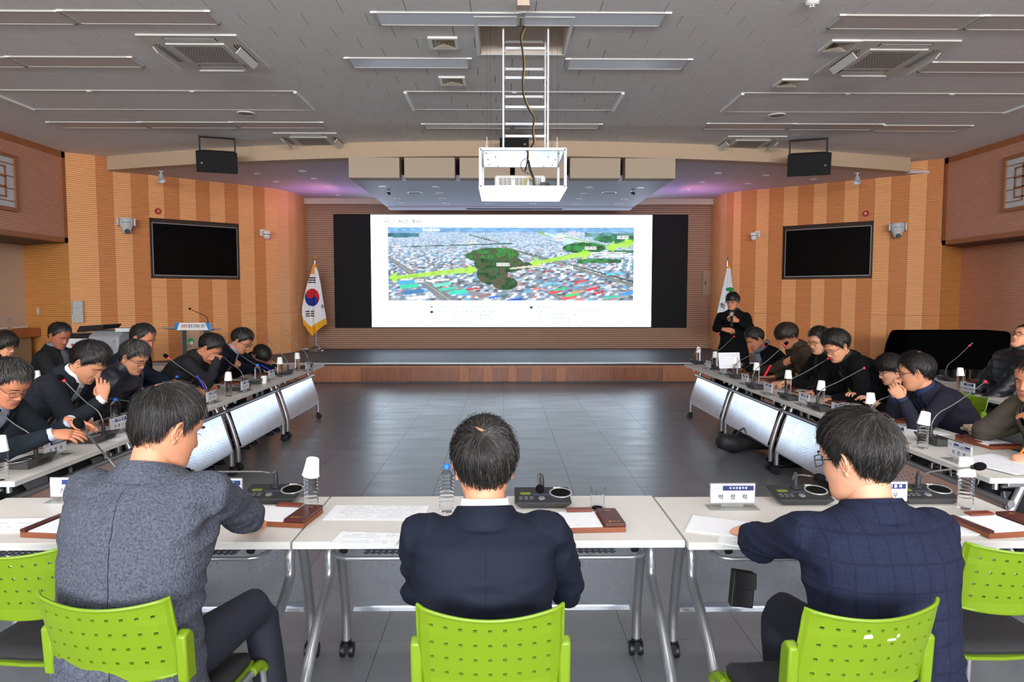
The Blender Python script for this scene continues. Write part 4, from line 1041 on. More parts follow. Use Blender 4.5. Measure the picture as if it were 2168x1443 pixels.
# ------------------------------------------------------------------ tables
m_top = M('table_laminate', (206, 202, 196), 0.42, noise=(3, 0.02), aniso=(14, 1.5, 1))
m_edge = M('table_edge', (196, 196, 192), 0.5, noise=(5, .05), aniso=(1, 1, 60))
m_tube = M('silver_tube', (168, 170, 174), 0.28, 0.75)
m_pan = M('panel_enamel', (196, 200, 208), 0.15, 0.75)
m_rub = M('caster_rubber', (20, 20, 21), 0.4)
def holes_sheet(xs, zs, is_hole, fn, th=None):
    vs_, fs = [], []
    for z in zs:
        for x in xs: vs_.append(fn(x, z))
    n = len(xs)
    for j in range(len(zs) - 1):
        for i in range(n - 1):
            if not is_hole((xs[i] + xs[i + 1]) / 2, (zs[j] + zs[j + 1]) / 2): fs.append((j * n + i, j * n + i + 1, (j + 1) * n + i + 1, (j + 1) * n + i))
    mb = MB(); mb.v = vs_; mb.f = fs; mb.m = [0] * len(fs); return mb
def make_table(label):
    t = thing('folding_table', label, 'table')
    obj('tabletop', MB().box(-.748, .748, -.298, .298, .713, .739), m_top, t, bev=.002)
    e = MB(); e.box(-.7485, .7485, -.2995, -.298, .7115, .7375).box(-.7485, .7485, .298, .2995, .7115, .7375).box(-.7495, -.748, -.2995, .2995, .7115, .7375).box(.748, .7495, -.2995, .2995, .7115, .7375)
    obj('edge_band', e, m_edge, t)
    for s in (-1, 1):
        x = s * .672
        obj('leg', MB().tube(smooth([(x, .02, .70), (x, -.06, .60), (x, -.075, .50), (x, -.25, .40), (x, -.42, .27), (x, -.47, .17), (x, -.47, .085)], 4), .021, 12), m_tube, t, smooth=60)
        obj('leg', MB().tube(smooth([(x, .06, .70), (x, .12, .56), (x, .16, .46), (x, .215, .26), (x, .225, .18), (x, .225, .085)], 4), .021, 12), m_tube, t, smooth=60)
        for xx, y in ((x, -.47), (x, .225)):
            c = MB()
            for d in (-.02, .02): c.lathe([(.01, -.01), (.033, -.01), (.036, 0), (.033, .01), (.01, .01)], 16, T=Matrix.Translation((xx + d, y + .01, .036)) @ Matrix.Rotation(PI / 2, 4, 'Y'))
            c.box(xx - .012, xx + .012, y - .022, y + .018, .03, .078); c.lathe([(.02, .075), (.024, .085), (.02, .092)], 12, T=Matrix.Translation((xx, y, 0)))
            obj('caster', c, m_rub, t, smooth=40)
        obj('pivot_bracket', MB().box(x - .02, x + .02, -.10, .16, .675, .712), m_tube, t, bev=.005)
        obj('release_knob', MB().tube([(x - s * .10, -.20, .70), (x - s * .10, -.23, .675)], .016, 10), m_rub, t, smooth=40)
        obj('hinge_knob', MB().tube([(x - s * .02, .2, .69), (x - s * .02, .2, .655)], .014, 10), m_tube, t)
    tr = [(-.62, .14, .66), (-.62, -.18, .655), (-.60, -.225, .652), (-.56, -.235, .65), (.56, -.235, .65), (.60, -.225, .652), (.62, -.18, .655), (.62, .14, .66)]
    obj('tray_rail', MB().tube(tr, .009, 8), m_tube, t, smooth=60)
    xs_, zs_ = [-.5], [0]
    g = [-.5 + i * .05 / 2 for i in range(41)]; tv = [-.2 + j * .025 for j in range(13)]
    hx = sorted(set([round(v_, 5) for i in g for v_ in (i - .005, i + .005)])); hy = sorted(set([round(v_, 5) for i in tv for v_ in (i - .005, i + .005)]))
    obj('tray_mesh', holes_sheet(hx, hy, lambda x, y: abs((x + .5) / .025 - round((x + .5) / .025)) < .2 and abs((y + .2) / .025 - round((y + .2) / .025)) < .2, lambda x, y: (x, y, .655)), M('tray_steel', (120, 124, 132), .35, .6), t)
    # modesty panel punched with clusters of holes
    cols, rows = [], []
    for c in (-.51, -.17, .17, .51):
        for k in range(7): cols.append(c - .099 + .033 * k)
    for r_ in (.335, .485):
        for k in range(7): rows.append(r_ - .042 + .014 * k)
    H = .0036
    X = sorted([-.640, .640] + [c + s for c in cols for s in (-H, H)]); Z = sorted([.235, .575] + [r_ + s for r_ in rows for s in (-H, H)])
    def hole(x, z):
        for i, c in enumerate(cols):
            if abs(x - c) < H:
                for j, r_ in enumerate(rows):
                    if abs(z - r_) < H: return (i % 7 + j % 7) % 2 == 0
        return False
    pn = obj('modesty_panel', holes_sheet(X, Z, hole, lambda x, z: (x, .250 - .105 * (z - .235) / .34, z)), m_pan, t)
    so = pn.modifiers.new('thick', 'SOLIDIFY'); so.thickness = .0015
    obj('panel_rim', MB().box(-.64, .64, .225, .252, .222, .236), m_pan, t)
    obj('front_rail', MB().tube([(-.70, .155, .592), (.70, .155, .592)], .018, 12).tube([(-.705, .155, .592), (-.715, .155, .592)], .021, 12), m_tube, t, smooth=60)
    return t
T0 = make_table('white-topped folding table in the middle of the front row, before the navy suit')
T0.location = (-.055, 2.87, 0)
dup(T0, (-1.562, 2.87, 0), 0, 'white-topped folding table in the front row before the grey blazer')
dup(T0, (1.452, 2.845, 0), 0, 'white-topped folding table in the front row before the checked blazer')
ords = ['nearest the camera', 'second from the camera', 'third from the camera', 'at the stage end']
for k in range(4):
    dup(T0, (-2.77, 4.20 + 1.505 * k, 0), -PI / 2, 'folding table in the left row, ' + ords[k])
    dup(T0, (2.80, 4.20 + 1.49 * k, 0), PI / 2, 'folding table in the right row, ' + ords[k])
for k in range(4): dup(T0, (-4.68, 4.15 + 1.505 * k, 0), -PI / 2, 'folding table in the back row at left, ' + ords[k])
for k in range(3): dup(T0, (4.72, 4.25 + 1.5 * k, 0), PI / 2, 'folding table in the back row at right, ' + ['nearest the camera', 'middle one', 'farthest one'][k])
TZ = .7395
# ------------------------------------------------------------------ chairs
m_lime = M('lime_plastic', (104, 132, 13), 0.38, noise=(2.5, .03)); m_cush = M('black_cushion', (30, 30, 32), .55, bump=(300, .1))
def make_chair(label):
    t = thing('office_chair', label, 'chair')
    cx_ = [-.152 + .038 * k for k in range(9)]; rz = [.683, .728, .773, .818]
    X = sorted([-.205, -.19, -.18, .18, .19, .205] + [c + .019 for c in cx_[:-1]] + [c + s for c in cx_ for s in (-.0052, .0052)]); Z = sorted([.642, .66, .705, .752, .758, .80, .845, .862] + [r_ + s for r_ in rz for s in (-.0042, .0042)])
    def hole(x, z):
        if abs(x) > .18 and z > .752: return True if abs(x) > .19 else False
        return any(abs(x - c) < .005 for c in cx_) and any(abs(z - r_) < .004 for r_ in rz)
    def fn(x, z):
        u = x / .205; f = max(0, (abs(x) - .165) / .04)
        dz = .012 * u * u if z > .8 else 0
        return (x, -.235 - .06 * (z - .64) / .22 + .045 * u * u + .03 * f * f, z + dz - (.02 * (1 - u * u) if z < .65 else 0) + (-.014 * (1 - u * u) if z > .85 else 0))
    b_ = obj('backrest', holes_sheet(X, Z, hole, fn), m_lime, t)
    so = b_.modifiers.new('thick', 'SOLIDIFY'); so.thickness = .007; so.offset = 0
    rim = [fn(.19 * (-1 + 2 * k / 24), .862) for k in range(25)]
    rim = [fn(-.19, .765)] + [fn(-.19, .80), fn(-.19, .84)] + rim + [fn(.19, .84), fn(.19, .80), fn(.19, .765)]
    obj('back_rim', MB().tube(rim, .0055, 6), m_lime, t, smooth=60)
    obj('lower_lip', MB().tube([fn(.19 * (-1 + 2 * k / 16), .642) for k in range(17)], .006, 6), m_lime, t, smooth=60)
    for s in (-1, 1):
        q = fn(s * .198, .7)
        obj('back_post', MB().prism([(q[1] - .022, .615), (q[1] + .028, .615), (q[1] + .018, .742), (q[1] + .0, .762), (q[1] - .03, .752)], s * .198 - .016, s * .198 + .016, axis='x'), m_lime, t, bev=.007, smooth=40)
        obj('frame_tube', MB().tube(smooth([(s * .198, q[1] + .0, .63), (s * .198, -.19, .50), (s * .205, -.12, .435), (s * .205, .14, .435), (s * .205, .205, .43), (s * .207, .235, .38), (s * .21, .25, .02)], 4), .0115, 8), m_tube, t, smooth=60)
        obj('leg', MB().tube(smooth([(s * .205, -.12, .435), (s * .207, -.20, .38), (s * .21, -.26, .2), (s * .21, -.29, .02)], 4), .0115, 8), m_tube, t, smooth=60)
        for y in (.25, -.29): obj('foot_cap', MB().lathe([(.015, 0), (.016, .02), (.013, .04)], 10, T=Matrix.Translation((s * .21, y, 0))), m_rub, t)
        obj('seat_clip', MB().tube(smooth([(s * .205, .16, .44), (s * .205, .215, .435), (s * .206, .24, .41)], 3), .017, 8), m_lime, t, smooth=60)
    sp = []
    def se(a, b, n=40, e=.35): return [(a * math.copysign(abs(math.cos(2 * PI * k / n)) ** e, math.cos(2 * PI * k / n)), b * math.copysign(abs(math.sin(2 * PI * k / n)) ** e, math.sin(2 * PI * k / n))) for k in range(n)]
    ring = lambda a, b, z: [(x, y + .02, z + .012 * (abs(x) / .2) ** 2 - (.025 if y > .17 else 0) * ((y - .17) / .05 if y > .17 else 0)) for x, y in se(a, b)]
    obj('seat_shell', MB().loft([ring(.18, .19, .428), ring(.205, .215, .44), ring(.207, .217, .452)]), m_lime, t, smooth=50)
    obj('seat_cushion', MB().loft([ring(.197, .207, .452), ring(.20, .21, .468), ring(.19, .2, .48), ring(.15, .16, .486)]), m_cush, t, smooth=50)
    return t
chair0 = make_chair('lime green chair under the man in the navy suit at the centre')
chair0.location = (-.035, 1.99, 0)
_cw = []
def chair(x, y, rz, label, group=None):
    return dup(chair0, (x, y, 0), rz, label, group)
chair(-1.05, 2.06, R(-7), 'lime green chair under the man in the grey blazer, with a small white scuff')
chair(.93, 1.98, R(8), 'lime green chair under the checked blazer man, paint worn white near the top')
chair(-1.58, 2.43, R(-4), 'empty lime green chair at the far left of the front row')
chair(1.69, 2.43, R(2), 'empty lime green chair at the far right of the front row')
scf = MB()
for (x, z, w_, h_, a) in ((-.035, .80, .014, .006, -.6), (-.01, .79, .012, .004, -.3), (.018, .783, .012, .005, .1), (.035, .784, .013, .004, 0), (.05, .795, .004, .006, 0)):
    scf.prism([(x - w_, z - h_), (x + w_, z - h_ * .5 + a * .006), (x + w_ * .6, z + h_), (x - w_ * .9, z + h_ * .8)], 0, .0006, axis='y')
for ch, nm in (([o for o in bpy.data.objects if o.get('label', '').startswith('lime green chair under the checked')][0], 'worn'),):
    s_ = obj('paint_scuff', scf, M('scuff_white', (226, 228, 214), .6), ch, loc=(0, -.2855, .0), rot=(R(15.2), 0, 0), label='white worn paint')
    s_.location = (0, -.0725, .03)

# ------------------------------------------------------------------ table-top things
m_unit, m_unit2 = M('unit_black', (44, 45, 47), .45), M('unit_side', (66, 66, 66), .5)
m_ringm = M('grille_ring', (168, 168, 166), .35, .3); m_lcd = M('lcd_green', (112, 124, 52), .3); m_btn = M('button_print', (120, 120, 122), .5)
m_stk = M('white_sticker', (226, 226, 222), .6); m_neck = M('gooseneck_metal', (112, 112, 112), .35, .7); m_mred = M('mic_red', (230, 40, 50), .4, emit=.8)
m_foam = M('black_foam', (16, 16, 17), .95, spec=.1)
def unit_base(t, full=True):
    b = MB(); D = .082; W_ = .125
    lo = [(-W_ + .03, -D + .02, 0), (W_ - .03, -D + .02, 0), (W_ - .03, D - .02, 0), (-W_ + .03, D - .02, 0)]
    mi = [(-W_, -D, .026), (W_, -D, .026), (W_, D, .050), (-W_, D, .050)]
    hi = [(-W_ + .003, -D + .003, .030), (W_ - .003, -D + .003, .030), (W_ - .003, D - .003, .054), (-W_ + .003, D - .003, .054)]
    obj('base', MB().loft([lo, mi]), m_unit2, t); tp = obj('top_plate', MB().loft([mi, hi]), m_unit, t)
    sl_ = math.atan2(.024, 2 * D)
    T = Matrix.Translation((0, 0, .0425)) @ Matrix.Rotation(sl_, 4, 'X')
    obj('speaker_ring', MB().lathe([(.044, 0), (.046, .003), (.051, .003), (.052, 0)], 28, T=T @ Matrix.Translation((.084, .018, 0))), m_ringm, t, smooth=40)
    obj('speaker_grille', MB().lathe([(.001, .002), (.044, .002), (.044, 0)], 28, T=T @ Matrix.Translation((.084, .018, 0))), m_foam, t)
    if full:
        obj('display', MB().box(-.098, -.052, .0, .022, 0, .0015, T=T), m_lcd, t)
        bt = MB()
        for i in range(3):
            for j in range(2): bt.box(-.105 + i * .024, -.09 + i * .024, -.03 - j * .018, -.024 - j * .018, 0, .0012, T=T)
        obj('buttons', bt, m_btn, t, kind='stuff')
        obj('dial', MB().lathe([(.010, .004), (.014, .004), (.016, 0)], 18, T=T @ Matrix.Translation((-.005, -.04, 0))), m_btn, t)
        obj('brand_strip', MB().box(-.04, .04, -.008, .004, 0, .0008, T=T), M('strip_bluegrey', (60, 72, 92), .5), t)
        obj('sticker', MB().box(.055, .088, .066, .078, 0, .0014, T=T), m_stk, t)
    else: obj('rear_slot', MB().box(-.06, .02, D - .012, D + .002, .016, .032), M('slot_black', (30, 30, 31), .5), t)
def mic(bpx, bpy_, hpx, hpy, rot, label, group, Yh=None, full=False, via=None, foam=True):
    P = atz(bpx, bpy_, TZ)
    t = thing('conference_microphone', label, 'microphone', (P.x, P.y, TZ), rot, group)
    unit_base(t, full)
    Hw = at(hpx, hpy, Yh if Yh else P.y)
    Mi = Matrix.Rotation(-rot, 3, 'Z'); h = Mi @ (Hw - V((P.x, P.y, TZ)))
    b0 = V((0, .045, .05))
    obj('socket', MB().lathe([(.022, 0), (.022, .008), (.012, .012), (.011, .05), (.006, .075)], 14, T=Matrix.Translation(b0 - V((0, 0, .002)))), m_unit, t, smooth=40)
    q = b0 + V((0, 0, .07))
    if via: mids = [Mi @ (at(a, b, c) - V((P.x, P.y, TZ))) for a, b, c in via]
    else:
        d = h - q; mids = [q + V((d.x * .12, d.y * .12, d.z * .25)), q + d * .45 + V((0, 0, d.length * .03))]
    pts = smooth([b0 + V((0, 0, .04)), q] + mids + [h], 4)
    d = (pts[-1] - pts[-2]).normalized(); end = h - d * .03
    obj('gooseneck', MB().tube(pts[:-1] + [end], .0042, 8), m_neck, t, smooth=60)
    r_ = obj('light_ring', MB().tube([end, end + d * .012], [.0085, .0105], 10), m_cable if full else m_mred, t)
    if foam:
        A_ = d.to_track_quat('Z', 'Y').to_matrix().to_4x4()
        obj('foam_head', MB().ball((0, 0, 0), (.019, .019, .026), 12, T=Matrix.Translation(h + d * .004) @ A_), m_foam, t, smooth=180)
    else: obj('capsule', MB().tube([end + d * .012, h + d * .02], .008, 10), m_neck, t, smooth=60)
    return t
HP = PI / 2
G_ = 'conference microphones'
LM = [(60, 985, -30, 850, 'microphone nearest the camera in the left row, its neck leaving the frame', 1),
      (205, 932, 130, 800, 'microphone in the left row bending towards the man touching his face', 1),
      (300, 893, 208, 841, 'microphone in the left row lying nearly flat, half hidden by the grey blazer man', 1),
      (428, 851, 352, 754, 'microphone in the left row with black foam head beside the pen in a hand', 1),
      (507, 825, 450, 733, 'microphone in the left row crossing the man resting his cheek on his hand', 1),
      (543, 811, 485, 731, 'microphone in the left row crossing the navy coat of the bespectacled man', 0),
      (602, 792, 563, 714, 'thin microphone in the left row, second from the stage end', 0),
      (645, 779, 606, 704, 'thin microphone at the stage end of the left row', 0)]
for a in LM: mic(a[0], a[1], a[2], a[3], -HP, a[4], G_, foam=bool(a[5]))
RM = [(1476, 769, 1525, 708, 'microphone at the stage end of the right row, pointing at the presenter hand', 1),
      (1513, 781, 1557, 709, 'microphone second from the stage in the right row, before the white sheet', 1),
      (1562, 800, 1621, 729, 'microphone in the right row tipped towards the grey scarf', 1),
      (1602, 822, 1664, 727, 'microphone in the right row in front of the young man with brown jacket', 1),
      (1675, 845, 1758, 756, 'microphone in the right row with its foam head before a bespectacled face', 1),
      (1742, 868, 1835, 776, 'microphone in the right row over the long black coat', 1),
      (1856, 898, 1970, 801, 'microphone in the right row leaning to the man with clasped hands', 1),
      (1985, 938, 2093, 803, 'microphone nearest the camera in the right row, foam head high', 1)]
for a in RM: mic(a[0], a[1], a[2], a[3], HP, a[4], G_, foam=bool(a[5]))
mic(2010, 806, 2056, 728, HP, 'thin microphone on the back row table at right', G_, foam=False)
mic(300, 1060, 168, 897, 0, 'microphone with a large foam head sticking out left of the grey blazer man', G_, Yh=2.72, full=True, via=[(262, 1000, 2.84), (225, 965, 2.80)])
mic(578, 1058, 395, 998, 0, 'microphone on the front row table with its neck bent flat towards the grey blazer', G_, Yh=2.9, full=True, via=[(575, 1002, 3.02), (552, 998, 3.0), (470, 998, 2.95)])
mic(1148, 1066, 1143, 1034, 0, 'microphone on the middle front table pointing at the camera', G_, Yh=2.82, full=True, via=[(1139, 1004, 3.05)])
mic(1692, 1060, 1733, 1010, 0, 'microphone on the front table just left of the checked blazer man', G_, Yh=2.95, full=True, via=[(1678, 1016, 3.04), (1690, 1005, 3.0)])
mic(1955, 1058, 2072, 987, 0, 'microphone on the front table right of the checked blazer man', G_, Yh=2.9, full=True, via=[(1950, 1010, 3.03), (1972, 998, 3.0)])

m_pet = M('clear_plastic', (250, 252, 254), 0.03, trans=1.0, ior=1.14, spec=.5); m_cap = M('bottle_cap_blue', (30, 110, 220), .4); m_cup = M('paper_cup', (240, 240, 232), .7); m_seam = M('cup_seam', (214, 206, 170), .7)
def bottle_mesh():
    pr = [(.001, .0), (.026, .0), (.0315, .005)]
    for k in range(9): z = .014 + .0155 * k; pr += [(.0322, z), (.0292, z + .007), (.0322, z + .0125)]
    pr += [(.0318, .155), (.028, .17), (.018, .185), (.0135, .19), (.0135, .198), (.001, .199)]
    return MB().lathe(pr, 20)
_bm = None
def bottle(px, py, label, cup=True, cap=False, group='water bottles', z=TZ, P=None, cuplab=None, lean=0.0):
    global _bm
    P = P or atz(px, py, z)
    t = thing('water_bottle', label, 'bottle', P, random.uniform(0, 6), group)
    if _bm is None:
        _bm = (mesh_of(bottle_mesh(), [m_pet], 'bottle_body', 50),
               mesh_of(MB().lathe([(.0145, .188), (.0145, .206), (.013, .208), (.001, .208)], 16), [m_cap], 'cap', 40),
               mesh_of(MB().lathe([(.036, .0), (.0375, .002), (.036, .004), (.0265, .077), (.0255, .078), (.0245, .074), (.001, .074)], 24), [m_cup], 'cup_wall', 40))
    link('bottle_body', _bm[0], t)
    if cap or not cup: link('cap', _bm[1], t)
    if cup:
        c = thing('paper_cup', cuplab or label.replace('water bottle', 'upturned paper cup on the bottle'), 'cup', (P.x, P.y, z + .148), 0, 'paper cups over the bottles')
        c.rotation_euler = (lean * .6, lean, 0)
        link('cup_wall', _bm[2], c); obj('rolled_rim', MB().tube([(.0365 * math.cos(k * PI / 12), .0365 * math.sin(k * PI / 12), .002) for k in range(25)], .0016, 5), m_cup, c, smooth=60)
        P2 = c.location
def cup_only(px, py, label):
    P = atz(px, py, TZ); c = thing('paper_cup', label, 'cup', P)
    obj('cup_wall', MB().lathe([(.001, .002), (.025, 0), (.035, .075), (.0365, .077), (.034, .077), (.0245, .006), (.001, .006)], 24), m_cup, c, smooth=40)
    obj('rolled_rim', MB().tube([(.0355 * math.cos(k * PI / 12), .0355 * math.sin(k * PI / 12), .076) for k in range(25)], .0016, 5), m_cup, c, smooth=60)
bottle(4, 1015, 'water bottle at the left frame edge, nearest in the left row')
bottle(246, 903, 'water bottle with blue cap before the man touching his face', cup=False)
bottle(376, 842, 'water bottle with blue cap behind the grey-haired head of the grey blazer man', cup=False)
bottle(484, 838, 'water bottle in the left row beside the writing hand', lean=.05)
bottle(546, 811, 'water bottle with blue cap in the left row near the navy coat', cup=False)
bottle(593, 797, 'water bottle second from the stage in the left row')
bottle(630, 784, 'water bottle at the stage end of the left row', lean=-.04)
cup_only(400, 851, 'white paper cup standing right of the blue-capped bottle near the grey blazer head')
cup_only(559, 811, 'white paper cup standing beside the blue-capped bottle near the navy coat')
bottle(80, 834, 'water bottle on the back row table at left', lean=-.06)
bottle(1478, 768, 'water bottle at the stage end of the right row', lean=.08)
bottle(1514, 781, 'water bottle second from the stage in the right row', lean=-.05)
bottle(1556, 797, 'water bottle third from the stage in the right row', lean=-.04)
bottle(1601, 812, 'water bottle before the young man with brown jacket')
bottle(1668, 833, 'water bottle before the two men in black coats')
bottle(1737, 862, 'water bottle before the bespectacled man in the long black coat', lean=.04)
bottle(1842, 896, 'water bottle behind the dark hair of the checked blazer man', lean=-.04)
bottle(1953, 948, 'water bottle nearest the camera in the right row', lean=.12)
bottle(2032, 826, 'water bottle on the back row table at right', lean=-.05)
bottle(2153, 842, 'water bottle at the right frame edge on the back row table', cup=False)
bottle(659, 1076, 'water bottle on the front table right of the grey blazer man', lean=.18)
bottle(946, 1082, 'water bottle with blue cap left of the navy suit head', cup=False, P=V((atz(946, 1082, TZ).x, atz(946, 1082, TZ).y, TZ)))
bottle(2043, 1076, 'water bottle on the front table right of the checked blazer man', lean=-.05)
bottle(22, 722, 'small water bottle with blue cap on the dark ledge at far left', cup=False, P=at(22, 714, 12.68), z=1.0)
bpy.data.objects[[o.name for o in bpy.data.objects if o.get('label', '').startswith('small water bottle')][0]].location.z = 1.07
gl_ = thing('drinking_glass', 'cut drinking glass on a clear coaster right of the middle microphone', 'glass', atz(1265, 1077, TZ))
gp = []
for k in range(40):
    a = 2 * PI * k / 40; gp.append(a)
rings = []
for j, (r_, z) in enumerate([(.024, .004), (.027, .008), (.0285, .02), (.029, .035), (.0295, .05), (.03, .065), (.0305, .072), (.0315, .085), (.0325, .095), (.0308, .095), (.029, .08), (.027, .05), (.025, .012)]):
    w_ = .0012 if 2 <= j <= 6 else 0
    rings.append([((r_ + w_ * math.cos(a * 10 + j * PI)) * math.cos(a), (r_ + w_ * math.cos(a * 10 + j * PI)) * math.sin(a), z) for a in gp])
obj('glass_body', MB().loft(rings), m_pet, gl_, smooth=60); obj('coaster', MB().lathe([(.038, 0), (.04, .002), (.038, .004), (.001, .004)], 28), m_pet, gl_)

# name plates
m_cardm = M('card_white', (206, 208, 214), .6); m_navy = M('print_navy', (30, 48, 104), .6); m_ink = M('ink_black', (24, 24, 26)); m_pwh = M('print_white', (238, 240, 244), .6)
m_acb = M('acrylic_stand', (220, 224, 220), .1, trans=.75, ior=1.3)
def plate(px, py, rot, face, top, name, label, P=None, dz=.0):
    P = P or atz(px, py, TZ); t = thing('name_plate', label, 'name plate', P, rot)
    f = 1 if face > 0 else -1
    obj('stand_base', MB().box(-.11, .11, -.04, .04, 0, .003), m_acb, t)
    obj('stand_neck', MB().box(-.05, .05, -.003, .003, .003, .022), m_acb, t)
    obj('holder', MB().box(-.10, .10, -.004, .004, .020, .110), m_acb, t)
    c = obj('card', MB().box(-.097, .097, -.0052, .0052, .023, .107), m_cardm, t)
    obj('title_strip', MB().box(-.045 if f < 0 else -.092, .092 if f < 0 else .045, f * .0056, f * .0054, .078, .100), m_navy, c)
    rr = (PI / 2, 0, PI) if f > 0 else (PI / 2, 0, 0)
    xs_ = (.0235) * (1 if f < 0 else -1)
    text(top, .017 if len(top) < 10 else .011, m_pwh, c, (xs_, f * .0062, .089), rr, 1.05, 'CENTER', 'lettering', .0006)
    text('시정 자문\n위원회의', .0075, M('ink_pale', (150, 156, 170), .6), c, (-.072 * (1 if f < 0 else -1), f * .0062, .089), rr, 1.0, 'CENTER')
    text(name, .026, M('ink_black', (24, 24, 26)), c, (0, f * .0062, .048), rr, 1.0, 'CENTER', 'lettering', .0004)
# front row, read from behind the table
plate(155, 1060, 0, -1, '문 화 체 육 국 장', '손   창   석', 'name plate half hidden left of the grey blazer man')
plate(468, 1062, 0, -1, '도 시 건 설 국 장', '김   진   곤', 'name plate half hidden right of the grey blazer man')
plate(1550, 1074, 0, -1, '도 시 건 설 국 장', '박    정    락', 'name plate standing alone left of the checked blazer man')
plate(1872, 1070, 0, -1, '관 광 진 흥 과', '이   정   우', 'name plate hidden behind the checked blazer man')
for px, py, rot, nm, tp, lb in [
    (117, 968, -HP, '임   병   하', '도시계획위원', 'name plate nearest the camera in the left row'), (251, 915, -HP, '이   병   근', '건축위원 교수', 'name plate left of the grey blazer head'),
    (448, 853, -HP, '김   기   태', '경관위원 교수', 'name plate beside the foam-headed microphone in the left row'), (519, 828, -HP, '최   기   호', '건축사협회', 'name plate beside the hand-rested cheek in the left row'),
    (575, 803, -HP, '장   기   웅', '조경위원', 'name plate behind the paper cup in the left row'), (652, 784, -HP, '오   수   진', '관광위원', 'name plate at the stage end of the left row'),
    (1500, 781, HP, '박   기   수', '용역사 대표', 'name plate at the stage end of the right row'), (1531, 792, HP, '김   병   기', '용역사 이사', 'name plate second from the stage in the right row'),
    (1577, 813, HP, '정   영   진', '건축가협회', 'name plate before the man with grey scarf'), (1626, 834, HP, '최   인   혁', '공공건축가', 'name plate before the young man with brown jacket'),
    (1702, 858, HP, '이   종   일', '도시재생센터', 'name plate before the two black coats'), (1774, 884, HP, '권   영   희', '문화재단 팀장', 'name plate right of the foam-headed microphone in the right row'),
    (1897, 932, HP, '김   은   년', '영주문화관광재단\n본  부  장', 'name plate second from the camera in the right row'), (2031, 978, HP, '이   준   영', '경북연구원\n공간환경연구실 부연구위원', 'name plate nearest the camera in the right row'),
    (2048, 833, HP, '문 화 예 술 과 장', '영 주 시', 'name plate on the back row table at right'), (105, 818, -HP, '박   경   훈', '도시과장', 'name plate on the back row table at left')]:
    plate(px, py, rot, 1, tp, nm, lb)

# leather memo trays and papers
m_lea = M('brown_leather', (112, 52, 34), .35, noise=(14, .12)); m_lea2 = M('dark_leather', (74, 34, 30), .3, noise=(14, .1)); m_leas = M('leather_side', (126, 68, 40), .5)
m_pap = M('paper', (226, 227, 230), .75); m_prn = M('print_grey', (150, 152, 158), .7); m_gprint = M('gold_print', (200, 150, 60), .35, .6)
def tray(px, py, rot, label, P=None, pen=False):
    P = P or atz(px, py, TZ); t = thing('memo_tray', label, 'desk tray', P, rot, 'leather memo trays')
    obj('base', MB().box(-.15, .15, -.10, .10, 0, .020), m_leas, t, bev=.002)
    obj('left_rail', MB().box(-.15, -.128, -.10, .10, .020, .032), m_lea2, t, bev=.002)
    obj('lid', MB().box(.066, .15, -.10, .10, .022, .036), m_lea2, t, bev=.003)
    obj('tab', MB().box(-.06, .05, .085, .125, .026, .034), m_lea, t, bev=.002)
    obj('note_sheet', MB().box(-.12, .058, -.092, .10, .020, .0235), m_pap, t)
    obj('emblem', MB().add([(.108 + .014 * math.cos(a) * (1 if k else 0), .06 + .012 * math.sin(a) * (1 if k else 0), .0365) for k, a in enumerate([0] + [R(-10 + 20 * i) for i in range(11)])], [(0, k, k + 1) for k in range(1, 11)]), m_gprint, t)
    text('영주시', .016, m_gprint, t, (.108, -.075, .0363), (0, 0, 0), 1.2, 'CENTER', 'lettering', .0005)
    return t
tray(592, 1098, R(-8), 'leather memo tray right of the grey blazer man'); tray(1237, 1110, R(3), 'leather memo tray right of the navy suit man')
tray(2120, 1118, R(8), 'leather memo tray at the right edge of the front tables'); tray(158, 1122, R(-8), 'leather memo tray left of the grey blazer man')
for px, py, rot, lb in [(104, 940, -HP + .1, 'leather memo tray nearest the camera in the left row'), (262, 893, -HP, 'leather memo tray left of the grey blazer head'), (432, 826, -HP, 'leather memo tray under the hand with the blue pen'),
                        (497, 810, -HP, 'leather memo tray beside the man resting his cheek'), (560, 793, -HP, 'leather memo tray under the bespectacled man in the left row'),
                        (1565, 787, HP, 'leather memo tray under the white sheet, right row'), (1612, 802, HP, 'leather memo tray before the grey scarf, right row'), (1650, 813, HP, 'leather memo tray beside the red pen'),
                        (1700, 830, HP, 'leather memo tray before the two black coats'), (1795, 860, HP, 'leather memo tray before the long black coat'), (1900, 888, HP, 'leather memo tray under the clasped hands'),
                        (2090, 940, HP + .1, 'leather memo tray beside the folded beige scarf'), (2085, 812, HP, 'leather memo tray on the back row table at right')]:
    tray(px, py, rot, lb)
